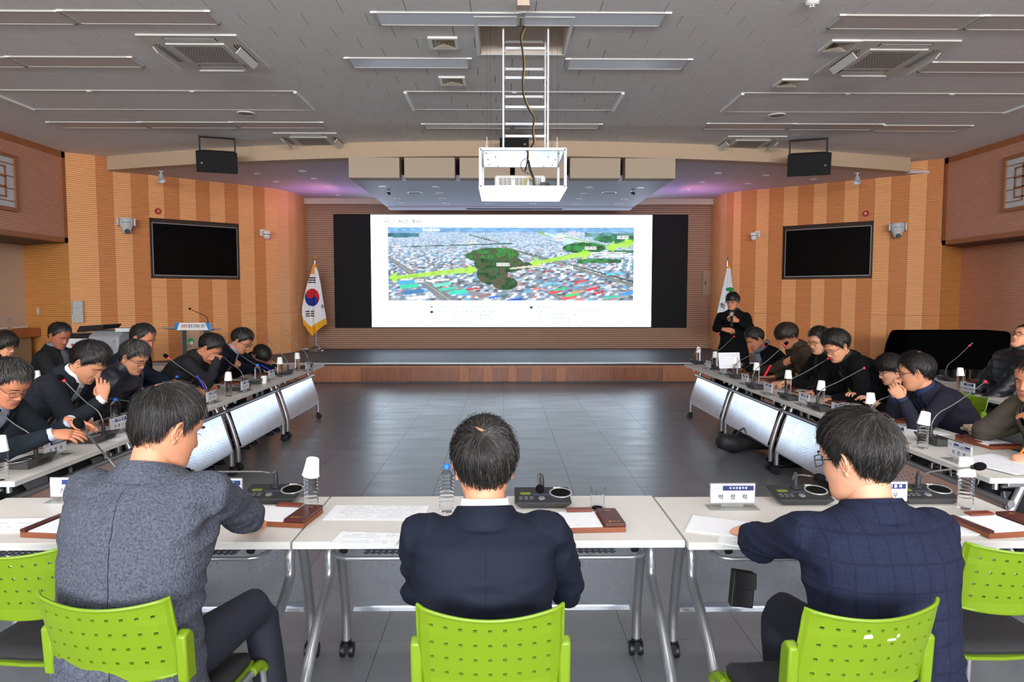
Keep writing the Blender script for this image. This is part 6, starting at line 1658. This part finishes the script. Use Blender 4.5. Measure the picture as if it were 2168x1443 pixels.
    def front_pt(t, x, lift=.0):
        tt = [p_[0] for p_ in prof]; rx = float(np.interp(t, tt, [p_[1] for p_ in prof])) * width * bk; ry = float(np.interp(t, tt, [p_[2] for p_ in prof])) * bk; yo = float(np.interp(t, tt, [p_[3] for p_ in prof])) - .03 * math.sin(PI * min(max(t, 0), 1)) * (lean / 30)
        q = min(abs(x) / rx, .99); y = ry * (1 - q ** 2.5) ** (1 / 2.5); return P + s * (T_len * t) + ax * x + ay * (y + yo + lift)
    if shirt is not None:
        sb = MB(); sb.loft([se_ring(P + s * (T_len * t) + ay * (yo - .03 * math.sin(PI * min(max(t, 0), 1)) * (lean / 30)), ax, ay, rx * width * .92, ry * .94, 24) for t, rx, ry, yo in prof if t >= 0 or True][1:] if not stand else [se_ring(P + s * (T_len * t) + ay * yo, ax, ay, rx * width * .9, ry * .92, 24) for t, rx, ry, yo in prof[4:]])
        so_ = obj('shirt', sb, shirt, root, smooth=180)
        cb = MB(); c0 = Nb + nd * -.022
        n2 = nd.cross(ax).normalized() * -1
        n2 = nd.cross(ax)
        rings = []
        for dz, r_ in ((0, .071), (.02, .069), (.044, .064), (.046, .061), (.02, .062), (0, .064)): rings.append(se_ring(c0 + nd * dz * hs, ax, n2, r_ * hs, r_ * 1.02 * hs, 24, 2.1))
        cb.loft(rings, caps=False); obj('shirt_collar', cb, shirt, root, smooth=40)
        if cuff:
            for i in range(2):
                u2 = (ws[i] - el[i]).normalized(); obj('shirt_cuff', MB().tube([ws[i] - u2 * .05, ws[i] - u2 * .02, ws[i] + u2 * .004], [.034, .035, .034], 16), shirt, root, smooth=40)
    if tie is not None:
        tb = MB(); 
        for t0, t1, w0, w1 in ((.98, .93, .016, .012), (.93, .45, .012, .034)):
            a, b = front_pt(t0, 0, -.004), front_pt(t1, 0, -.002); tb.loft([[a - ax * w0 + ay * .0, a - ax * w0 + ay * .008, a + ax * w0 + ay * .008, a + ax * w0], [b - ax * w1, b - ax * w1 + ay * .008, b + ax * w1 + ay * .008, b + ax * w1]])
        obj('tie', tb, tie, root)
    lm = jacket
    if collar == 'lapel':
        cl = MB(); n2 = nd.cross(ax); c0 = Nb - nd * .02
        def arc(r_, dz, sp=155, rv=1.0): return [c0 + ax * (r_ * hs * math.sin(R(a))) - n2 * (r_ * rv * hs * math.cos(R(a))) * 1.0 + nd * dz * hs - nd * .012 * (abs(a) / 155) ** 2 * 2 for a in [-sp + 2 * sp * k / 24 for k in range(25)]]
        prf = [arc(.078, -.03), arc(.074, .0), arc(.071, .022), arc(.076, .026), arc(.088, .006), arc(.104, -.028), arc(.102, -.034), arc(.088, -.014)]
        cl.loft(prf, caps=False, closed=False); o = obj('collar', cl, lm, root, smooth=60); so = o.modifiers.new('thick', 'SOLIDIFY'); so.thickness = .003
        if open_t is not None:
            for sd in (-1, 1):
                lb = MB(); a, b, c = [], [], []
                for k in range(9):
                    t = open_t + (.99 - open_t) * k / 8; x = vspan(t); w_ = .045 * math.sin(PI * min(.9, .12 + .62 * k / 8))
                    a.append(front_pt(t, sd * max(x - .004, 0), .006)); b.append(front_pt(t, sd * (x + w_ * .6), .012)); c.append(front_pt(t, sd * (x + w_), .007))
                lb.loft([a, b, c], caps=False, closed=False); o = obj('lapel', lb, lm, root, smooth=60); so = o.modifiers.new('thick', 'SOLIDIFY'); so.thickness = .003
    elif collar == 'stand':
        cl = MB(); n2 = nd.cross(ax); c0 = Nb - nd * .03
        cl.loft([se_ring(c0 + nd * dz, ax, n2, r_, r_, 24, 2.1) for dz, r_ in ((0, .085), (.03, .083), (.065, .080), (.075, .076), (.065, .071), (.03, .07))], caps=False); obj('collar', cl, lm, root, smooth=60)
    if scarf is not None:
        n2 = nd.cross(ax); c0 = Nb
        rg_ = [c0 + ax * (.082 * math.sin(a)) + n2 * (.085 * math.cos(a)) + nd * (.012 * math.sin(2 * a)) for a in [2 * PI * k / 20 for k in range(21)]]
        sb = MB().tube(rg_, [.030 + .004 * math.sin(k * 2.1) for k in range(21)], 12)
        sb.tube([front_pt(1.0, -.05, .02), front_pt(.85, -.055, .022), front_pt(.6, -.05, .02), front_pt(.35, -.045, .02)], [.036, .036, .034, .032], 12, flat=.5)
        sb.tube([front_pt(1.0, .05, .02), front_pt(.8, .05, .022), front_pt(.55, .055, .02)], [.034, .034, .032], 12, flat=.5)
        obj('neck_scarf', sb, scarf, root, smooth=180)
    # trousers and shoes
    tb = MB(); tm = trousers or M('trousers_dark', (30, 31, 36), .8)
    if stand:
        for sd in (-1, 1): tb.tube([(sd * .09, 0, .92), (sd * .10, .01, .5), (sd * .11, 0, .1)], [.085, .065, .052], 14)
        ankles = [V((sd * .11, 0, .08)) for sd in (-1, 1)]
    else:
        tb.ball((0, 0, .55), (.165, .14, .10), 14); ankles = []
        for i, sd in enumerate((-1, 1)):
            kx, ky, axx, ayy = legs[i]; hip = V((sd * .085, .02, .555)); kn = V((sd * kx, ky, .555 + thigh_up)); an = V((sd * axx, ayy, .11)); ankles.append(an - V((0, 0, .03)))
            tb.tube([hip, hip + (kn - hip) * .5, kn - V((0, .02, 0)), kn + V((0, .01, -.05)), kn + (an - kn) * .5, an], [.085, .078, .062, .06, .056, .05], 14)
    tme = remesh(tb, max(vox, .012), 4); wrinkle(tme, .006, seed, [], (6, 6, 10)); tme.materials.clear(); tme.materials.append(tm); tme.polygons.foreach_set('use_smooth', [True] * len(tme.polygons)); link('trousers', tme, root)
    for i, an in enumerate(ankles):
        rings = []
        for y, w_, h_ in ((-.075, .02, .05), (-.06, .034, .075), (-.01, .037, .085), (.04, .040, .075), (.09, .045, .052), (.14, .045, .042), (.175, .034, .034), (.19, .012, .022)):
            rings.append([(an.x + w_ * math.cos(a), an.y + y, max(.0, h_ * (.5 + .5 * math.sin(a)))) for a in [2 * PI * k / 14 for k in range(14)]])
        sb = MB().loft(rings); sb.box(an.x - .036, an.x + .036, an.y - .06, an.y + .15, 0, .012); obj('shoe', sb, shoes or M('black_shoe', (22, 22, 24), .3), root, smooth=60)
    return root, dict(base=base, Rz=Rz, hc=hc, TH=TH, el=el, ws=ws)
# --- cloths
def tweed(n, rgb, k=.35, sc=260, bump_=.4): return M(n, rgb, .9, noise=(sc, k), bump=(sc, bump_), spec=.15)
m_greyb = tweed('blazer_grey_melange', (74, 78, 89), .42, 150, .6)
m_navys = M('suit_navy', (19, 24, 38), .72, noise=(500, .06), bump=(600, .1), spec=.2)
m_check = M('blazer_check', (30, 34, 54), .85, noise=(300, .3), bump=(300, .3), spec=.15)
def add_check(m):
    nt = m.node_tree; b = nt.nodes['Principled BSDF']; src = b.inputs['Base Color'].links[0].from_socket
    tc = nt.nodes.new('ShaderNodeTexCoord'); sp = nt.nodes.new('ShaderNodeSeparateXYZ'); nt.links.new(tc.outputs['Object'], sp.inputs[0])
    def lines(ax, per, wd):
        return mathn(nt, 'LESS_THAN', mathn(nt, 'FRACT', mathn(nt, 'DIVIDE', sp.outputs[ax], per)), wd)
    dk = mathn(nt, 'MAXIMUM', lines('X', .052, .14), lines('Z', .075, .10)); lt = mathn(nt, 'MAXIMUM', lines('X', .026, .05), lines('Z', .0375, .04))
    k = mathn(nt, 'ADD', mathn(nt, 'MULTIPLY_ADD', dk, -.25, 1.0), mathn(nt, 'MULTIPLY', lt, .22))
    sc = nt.nodes.new('ShaderNodeVectorMath'); sc.operation = 'SCALE'; nt.links.new(src, sc.inputs[0]); nt.links.new(k, sc.inputs['Scale']); nt.links.new(sc.outputs[0], b.inputs['Base Color'])
add_check(m_check)
m_dkt = tweed('tweed_dark_navy', (34, 37, 44), .5, 220, .5); m_dknv = M('jacket_dark_teal', (28, 34, 40), .85, spec=.15, noise=(200, .1))
m_puff = M('puffer_navy', (22, 24, 36), .42, spec=.4); m_pufb = M('puffer_black', (15, 16, 19), .45, spec=.4); m_dkg = M('blazer_charcoal', (36, 36, 38), .85, noise=(300, .15), spec=.15)
m_coatn = M('coat_navy', (18, 22, 34), .85, spec=.15); m_coatb = M('coat_black', (14, 14, 16), .9, spec=.12); m_brt = tweed('jacket_brown_tweed', (58, 48, 38), .55, 60, .5); m_brc = M('coat_brown_grey', (74, 68, 60), .9, noise=(150, .15), spec=.12)
m_shw = M('shirt_white', (232, 234, 240), .7); m_shb = M('shirt_light_blue', (170, 182, 204), .7, noise=(400, .08)); m_shg = M('shirt_grey', (112, 116, 128), .75); m_scg = M('scarf_grey', (96, 100, 108), .95, noise=(120, .2), bump=(160, .4)); m_knit = M('knit_black', (24, 24, 26), .9); m_blues = M('sweater_blue', (30, 42, 74), .85); m_tie = M('tie_grey', (110, 118, 130), .6); m_olv = M('knit_olive', (52, 50, 38), .9)
m_trn = M('trousers_navy', (20, 23, 36), .8)
L_, Rr = -PI / 2, PI / 2
# --- front row, seen from behind
person('man in grey melange blazer at the front row, head turned right', 356, 908, 2.15, R(-8), lean=12, hp=20, hy=-31, side=-1, skin=0, jacket=m_greyb, collar='lapel', hair='short', thick=.015, grey=.10, nstr=4000, vox=.0085,
       hands=((V((-1.25, 2.62, .80)), .4), (V((-.98, 2.66, .79)), .5)), hints=((-1, -.4, -.6), (1, -.15, -.25)), trousers=m_trn, seed=11, hs=1.06, bald=(-.1, -.45, .9, .14, .18), seam=.05, width=1.12, amp=.013, hem=-.30, legs=((.13, .40, .12, .40), (.19, .40, .26, .38)), thigh_up=.05, whorl=(-.01, -.055, .1), bulk=1.02)
person('man in navy suit at the centre, seen from behind', 1025, 985, 2.10, R(2), lean=9, hp=12, hy=2, skin=0, jacket=m_navys, shirt=m_shw, collar='lapel', hair='full', thick=.018, grey=.13, nstr=4600, vox=.0085,
       hands=((V((-.20, 2.42, .79)), .4), (V((.20, 2.42, .79)), .4)), hints=((-.5, -.6, -1.2), (.35, -.6, -1.2)), trousers=m_trn, seed=23, hs=1.10, bald=(-.12, -.72, .68, .035, .15), seam=.0001, amp=.010, width=1.10, whorl=(-.012, -.088, .075), bulk=1.0)
person('man in dark checked blazer at the front row, head turned left', 1812, 972, 2.14, R(4), lean=10, hp=12, hy=30, skin=3, jacket=m_check, collar='lapel', hair='full', thick=.021, grey=.12, nstr=5000, vox=.0085,
       hands=((V((.94, 2.56, .775)), .75, dict(F=(-.15, .9, -.2), D=(-.2, -.1, 1))), (V((1.20, 2.44, .78)), .5)), hints=((-1, -.2, -.5), (.8, -.5, -1)), trousers=m_trn, seed=37, hs=1.14, glasses=1, amp=.013, wavy=.35, width=1.18, bulk=1.02, shoulder_z=-.015)
# --- left row, facing right
person('man with spectacles and dark jacket at the left frame edge, hands held out', 20, 812, 3.80, L_, lean=36, hp=34, hy=-18, skin=1, jacket=m_dknv, open_t=.25, vw=.08, shirt=m_shb, collar='lapel', hair='short', thick=.018, grey=.25, nstr=900, vox=.011,
       hands=((at(150, 890, 4.0), [.15, .2, .3, .4], dict(F=(1, .1, -.25), D=(0, .4, 1), spread=.25)), (at(112, 918, 3.70), .35, dict(F=(1, .25, -.1), D=(0, -.5, 1)))), glasses=1, seed=41, hs=1.08, eyes=0, whorl=(0, -.05, .1))
person('man in dark tweed jacket rubbing the bridge of his nose', 190, 768, 4.66, L_, lean=38, hp=42, hy=-6, skin=0, jacket=m_dkt, open_t=.3, vw=.06, shirt=m_shw, tie=m_tie, collar='lapel', hair='full', thick=.022, grey=.06, nstr=900, vox=.011,
       hands=((None, .5), (at(218, 842, 4.50), [.35, .55, .7, .8], dict(F=(-.10, .25, 1), D=(.5, -.8, .1), s=1.0, thumb=.6))), hints=((-.6, -.3, -1), (.2, -.2, -1)), seed=43, hs=1.12, sweep=.2)
person('grey-haired man in navy padded coat with spectacles', 285, 757, 5.32, L_, lean=34, hp=30, hy=-14, skin=0, jacket=m_puff, collar='stand', hair='full', thick=.02, grey=.55, nstr=700, quilt=True, bulk=1.12,
       hands=((None, .5), (atz(262, 858, .77), [.2, .25, .3, .35], dict(F=(1, -.1, -.15), spread=.25))), glasses=1, seed=47, hs=1.04, hmats=[m_hair, m_hairg, m_hairg], amp=.004)
person('man in navy jacket half hidden behind the grey-haired man, writing with a blue pen', 302, 717, 6.05, L_, lean=22, hp=24, hy=-8, skin=1, jacket=m_coatn, open_t=.35, shirt=m_knit, hair='short', thick=.014, grey=.05, nstr=300,
       hands=((None, .5), (at(412, 823, 6.1), .75, dict(F=(1, 0, -.3)))), seed=53, hs=1.04)
person('man in charcoal blazer resting his cheek on one hand', 446, 737, 6.70, L_, lean=38, hp=42, hy=-4, skin=1, jacket=m_dkg, collar='lapel', open_t=.4, shirt=m_knit, hair='full', thick=.02, grey=.03, nstr=400,
       hands=((None, .5), (at(462, 757, 6.55), .9, dict(F=(-.9, .1, .1), D=(.1, -.7, .7)))), hints=((-.6, -.3, -1), (.3, .5, -1)), seed=59, hs=1.10)
person('man in navy coat with thin spectacles writing near the left row end', 512, 722, 7.66, L_, lean=36, hp=34, hy=-8, skin=0, jacket=m_coatn, open_t=.3, shirt=m_shb, hair='full', thick=.024, grey=.2, nstr=350,
       hands=((atz(580, 781, .77), .6, dict(F=(1, 0, -.2))), (atz(556, 787, .77), .6, dict(F=(1, .1, -.2)))), glasses=1, seed=61, hs=1.08)
person('person in black bent low over the table at the left row end', 551, 752, 8.42, L_, lean=40, hp=58, hy=-10, skin=0, jacket=m_coatb, collar='stand', hair='bob', thick=.022, grey=0, nstr=350, hands=((None, .5), (atz(590, 776, .77), .6)), seed=67, wavy=1.2, hs=1.0)
person('heavy man in dark blazer and grey shirt in the left back row', 126, 711, 7.30, L_, lean=2, hp=26, hy=-20, skin=2, jacket=m_dkg, open_t=.0, vw=.085, shirt=m_shg, hair='short', thick=.014, grey=.05, nstr=350,
       hands=(('lap', .5), ('lap', .5)), seed=71, hs=1.12, bulk=1.12, width=1.1, shoulder_z=-.02)
person('woman with black bob hair and spectacles at the left frame edge, back row', 10, 732, 6.55, L_, lean=6, hp=14, hy=-10, skin=0, jacket=m_coatb, collar='stand', hair='bob', thick=.026, grey=0, nstr=500, hands=(('lap', .5), ('lap', .5)), glasses=2, seed=73)
# --- right row, facing left
person('man with grey scarf reading a white sheet in the right row', 1598, 718, 8.20, Rr, lean=30, hp=34, hy=10, skin=1, jacket=m_coatb, open_t=.3, shirt=m_knit, collar='none', scarf=m_scg, hair='full', thick=.022, grey=.3, nstr=350,
       hands=((at(1572, 772, 8.05), .7, dict(F=(-1, 0, .3), D=(0, -.3, 1))), (at(1585, 778, 8.4), .7)), seed=79, hs=1.06)
person('young man with fringe and brown patterned jacket in the right row', 1667, 712, 7.42, Rr, lean=28, hp=34, hy=8, skin=1, jacket=m_brt, open_t=.1, vw=.06, shirt=m_olv, collar='lapel', hair='bangs', thick=.026, grey=0, nstr=450,
       hands=((atz(1590, 790, .77), .7), (atz(1640, 796, .77), .8, dict(F=(-1, 0, -.2)))), seed=83, hs=1.08, hmats=[m_hair2, m_hairl, m_hair])
person('man with spectacles and stubble behind the long black coat', 1735, 722, 6.74, Rr, lean=8, hp=16, hy=14, skin=3, jacket=m_coatb, collar='lapel', open_t=.5, shirt=m_knit, hair='full', thick=.022, grey=.12, nstr=350,
       hands=((at(1672, 806, 6.7), .9, dict(F=(-.8, .2, -.2))), (None, .5)), glasses=1, seed=89, hs=1.06)
person('man in long black coat with spectacles looking down, right row', 1770, 733, 6.02, Rr, lean=34, hp=32, hy=16, skin=0, jacket=m_coatb, collar='lapel', open_t=.6, shirt=m_knit, hair='full', thick=.026, grey=.04, nstr=600, sweep=.25,
       hands=((atz(1762, 845, .77), .6, dict(F=(-1, .1, -.1))), (atz(1722, 828, .77), .6, dict(F=(-1, 0, -.2)))), glasses=1, seed=97, hs=1.12, bulk=1.1, vox=.011)
person('woman with black hair half hidden behind the man with clasped hands', 1884, 783, 5.70, Rr, lean=24, hp=22, hy=-4, skin=3, jacket=m_coatb, collar='stand', hair='bangs', thick=.024, grey=0, nstr=450, hands=((None, .5), (None, .5)), glasses=1, seed=101, hs=1.0)
person('man in dark navy blazer with clasped hands at his chin', 1938, 788, 4.95, Rr, lean=34, hp=14, hy=-30, skin=0, jacket=M('blazer_ink', (34, 34, 46), .85, noise=(300, .12), spec=.15), collar='lapel', open_t=.4, shirt=m_blues, hair='full', thick=.018, grey=.02, nstr=900, vox=.011,
       hands=((at(1910, 842, 4.80), .85, dict(F=(-.45, .5, .75), D=(-.6, -.8, .2))), (at(1892, 838, 5.02), .85, dict(F=(-.2, -.1, 1), D=(-.8, .5, .2)))), hints=((-.1, .2, -1), (.3, .2, -1)), glasses=1, seed=103, hs=1.10, bald=(.0, -.35, .93, .16, .16))
person('man in black padded jacket leaning back in the right back row', 2166, 716, 6.45, Rr, lean=-14, hp=-26, hy=8, skin=0, jacket=m_pufb, collar='stand', hair='short', thick=.016, grey=.05, nstr=300, quilt=True, bulk=1.15, hands=(('lap', .6), ('lap', .6)), glasses=1, seed=107, amp=.004)
person('man in brown-grey coat at the right frame edge', 2187, 806, 3.95, Rr, lean=24, hp=8, hy=20, skin=1, jacket=m_brc, open_t=.1, shirt=m_blues, collar='lapel', hair='short', thick=.016, grey=.1, nstr=500, vox=.011,
       hands=((at(2200, 905, 3.85), .6), (at(2176, 893, 4.2), .6)), hints=((-.7, .1, -1), (.8, .1, -1)), seed=109, hs=1.05, bulk=1.1)
person('person just outside the right frame edge whose hand writes with an orange pen', 2560, 830, 3.10, Rr, lean=18, hp=25, skin=3, jacket=m_coatb, hair='short', nstr=100, hands=((None, .5), (atz(2186, 968, .775), .85, dict(F=(-.8, .5, -.3), D=(-.2, -.5, .9)))), seed=113)
# --- presenter
pr, pi_ = person('presenter in long black coat holding a microphone, standing before the stage', 1551, 638, 9.55, R(152), lean=2, hp=8, hy=-14, skin=1, jacket=m_coatb, open_t=.7, vw=.05, shirt=m_knit, collar='lapel', hair='bangs', thick=.018, grey=0, nstr=350, stand=True, eyes=1, glasses=2,
       hands=((at(1560, 678, 9.15), .85, dict(F=(-.7, -.1, .2), D=(.0, -1, .1))), (at(1533, 697, 9.2), .6, dict(F=(.7, -.6, -.1), D=(-.2, -.6, .6)))), hints=((-1, .2, -1), (1, -.3, -.6)), seed=127, width=.96, shoulder_z=-.03, bulk=1.04, cuff=False)
pr['label'] = 'presenter in long black coat holding a microphone, standing before the stage'

# --- things in hands
def stick(name, label, cat, a, b, r_, mat, tip=None, tipm=None):
    a, b = V(a), V(b); t = thing(name, label, cat, a); d = b - a
    obj('barrel', MB().tube([(0, 0, 0), d * .9], r_, 8), mat, t, smooth=60)
    obj('tip', MB().tube([d * .9, d], [r_ * .9, r_ * .2], 8), tipm or mat, t, smooth=60); return t
m_pb, m_pr, m_po = M('pen_blue', (40, 40, 200), .35), M('pen_red', (226, 30, 60), .35), M('pen_orange', (240, 130, 30), .35)
stick('pen', 'blue pen held by the navy jacket man, left row', 'pen', at(417, 794, 6.05), at(436, 826, 6.05), .006, m_pb)
stick('pen', 'blue pen in the right hand of the man in navy coat, left row end', 'pen', at(552, 772, 7.5), at(574, 784, 7.5), .005, m_pb)
stick('pen', 'thick red pen in the hand of the young man with brown jacket', 'pen', at(1632, 773, 7.0), at(1617, 798, 6.9), .010, m_pr)
stick('pen', 'black pen in the hand of the man with grey scarf', 'pen', at(1588, 772, 7.9), at(1570, 784, 7.9), .005, m_cable)
stick('pen', 'black pen held by the man in long black coat', 'pen', at(1728, 816, 5.95), at(1708, 820, 5.9), .006, m_cable)
stick('pen', 'orange pen in the hand at the right frame edge', 'pen', at(2172, 944, 3.1), at(2159, 962, 3.12), .005, m_po)
stick('pen', 'orange pen lying behind the nearest cup of the right row', 'pen', atz(1965, 912, TZ + .006), atz(1975, 921, TZ + .006), .006, m_po)
t = thing('handheld_microphone', 'silver-headed microphone in the presenter hand', 'microphone', at(1549, 676, 9.06))
obj('handle', MB().lathe([(.014, -.10), (.016, -.08), (.018, .03), (.024, .05)], 14), m_cable, t, smooth=40); obj('head', MB().ball((0, 0, .075), (.027, .027, .032), 12), M('mic_mesh', (150, 150, 150), .4, .7), t, smooth=180)
obj('collar_ring', MB().lathe([(.026, .05), (.028, .056), (.026, .062)], 14), m_chr, t)
t.rotation_euler = (R(8), R(-4), 0)
stick('pointer', 'thin pale stick held across the presenter microphone', 'pointer', at(1553, 662, 9.02), at(1539, 673, 8.98), .004, M('pale_wood', (200, 180, 110), .5))
P = at(1544, 764, 7.95); t = thing('held_sheet', 'white sheet with faint drawing held up by the man with grey scarf', 'paper', P, R(8))
T = Matrix.Rotation(R(-12), 4, 'X')
obj('sheet', MB().box(-.13, .135, -.001, .001, -.085, .10, T=T), m_pap, t)
pl = MB(); 
for k in range(24): pl.box(-.09 + k * .008, -.086 + k * .008, -.002, -.0015, -.055, -.053, T=T)
pl.tube([T @ V((-.1 + .09 * math.cos(a) + .09, -.002, .03 + .045 * math.sin(a))) for a in [R(20 + 8 * k) for k in range(22)]], .0007, 4)
obj('drawing', pl, m_prn, t, kind='stuff')
# chairs under the side rows
n_ = 0
for (x, y, rz, l) in [(-3.42, 3.75, L_, 'under the man at the left frame edge'), (-3.45, 4.65, L_, 'under the man rubbing his nose'), (-3.42, 5.35, L_, 'under the man in navy padded coat'), (-3.55, 6.05, L_, 'behind the grey-haired man in the left row'), (-3.5, 6.70, L_, 'under the man resting his cheek'), (-3.5, 7.66, L_, 'under the man in navy coat, left row'), (-3.6, 8.45, L_, 'under the bent person in black'), (-5.25, 7.3, L_, 'under the heavy man, left back row'), (-5.2, 6.5, L_, 'under the woman at the left edge'),
                     (3.45, 8.2, Rr, 'under the man with grey scarf'), (3.5, 7.42, Rr, 'under the young man with fringe'), (3.45, 6.74, Rr, 'under the stubbled man'), (3.5, 6.0, Rr, 'under the man in long black coat'), (3.6, 5.55, Rr + .1, 'behind the woman in the right row'), (3.55, 4.9, Rr, 'under the man with clasped hands'), (3.5, 3.95, Rr, 'under the man in brown-grey coat'), (5.2, 6.45, Rr, 'under the man leaning back')]:
    chair(x, y, rz, 'lime green chair ' + l)
# bag on the chair between the clasped-hands man and the brown-grey coat
t = thing('backpack', 'grey backpack with a lime trim standing behind the folded scarf', 'bag', (3.42, 4.45, .47), R(80))
b_ = MB(); b_.loft([se_ring(V((0, 0, z)), V((1, 0, 0)), V((0, 1, 0)), rx, ry, 24, 3) for z, rx, ry in ((0, .17, .10), (.05, .185, .12), (.18, .18, .12), (.28, .15, .10), (.33, .09, .06))])
obj('bag_body', b_, M('bag_grey', (78, 80, 80), .7, noise=(30, .1)), t, smooth=50)
obj('trim', MB().tube([(-.08, -.125, .02), (-.06, -.13, .15), (-.03, -.12, .27)], .012, 8), m_lime, t, smooth=60)
obj('strap', MB().tube(smooth([(.05, -.12, .03), (.10, -.16, .15), (.06, -.12, .29)]), .012, 8), M('strap_brown', (110, 66, 40), .5), t, smooth=60)

# bags under the tables
t = thing('duffel_bag', 'soft black bag lying on the floor under the right row, near the stage end', 'bag', (2.58, 7.3, 0), R(12))
b_ = MB(); b_.loft([se_ring(V((x, 0, .11 + .02 * math.sin(x * 20))), V((0, 1, 0)), V((0, 0, 1)), ry, rz, 20, 2.4) for x, ry, rz in ((-.30, .04, .04), (-.27, .10, .08), (-.12, .12, .10), (-.02, .11, .085), (.1, .13, .10), (.26, .10, .075), (.30, .03, .03))])
obj('bag_body', b_, M('bag_black', (30, 30, 32), .6, noise=(12, .2), bump=(14, .6)), t, smooth=70)
obj('handle', MB().tube(smooth([(-.12, -.06, .2), (-.05, -.08, .27), (.06, -.08, .26), (.12, -.05, .2)]), .010, 8), M('bag_black', (30, 30, 32)), t, smooth=60)
P = at(1560, 1243, 2.66)
t = thing('document_case', 'black leather case hanging under the table left of the checked blazer man', 'bag', P)
obj('case_body', MB().prism([(-.03, -.07), (.06, -.08), (.07, .06), (-.02, .075)], -.02, .02, axis='y'), M('case_leather', (26, 25, 26), .35), t, bev=.006)
obj('flap', MB().prism([(-.02, .0), (.07, .0), (.07, .065), (-.02, .078)], -.026, -.02, axis='y'), M('case_leather', (26, 25, 26)), t, bev=.003)
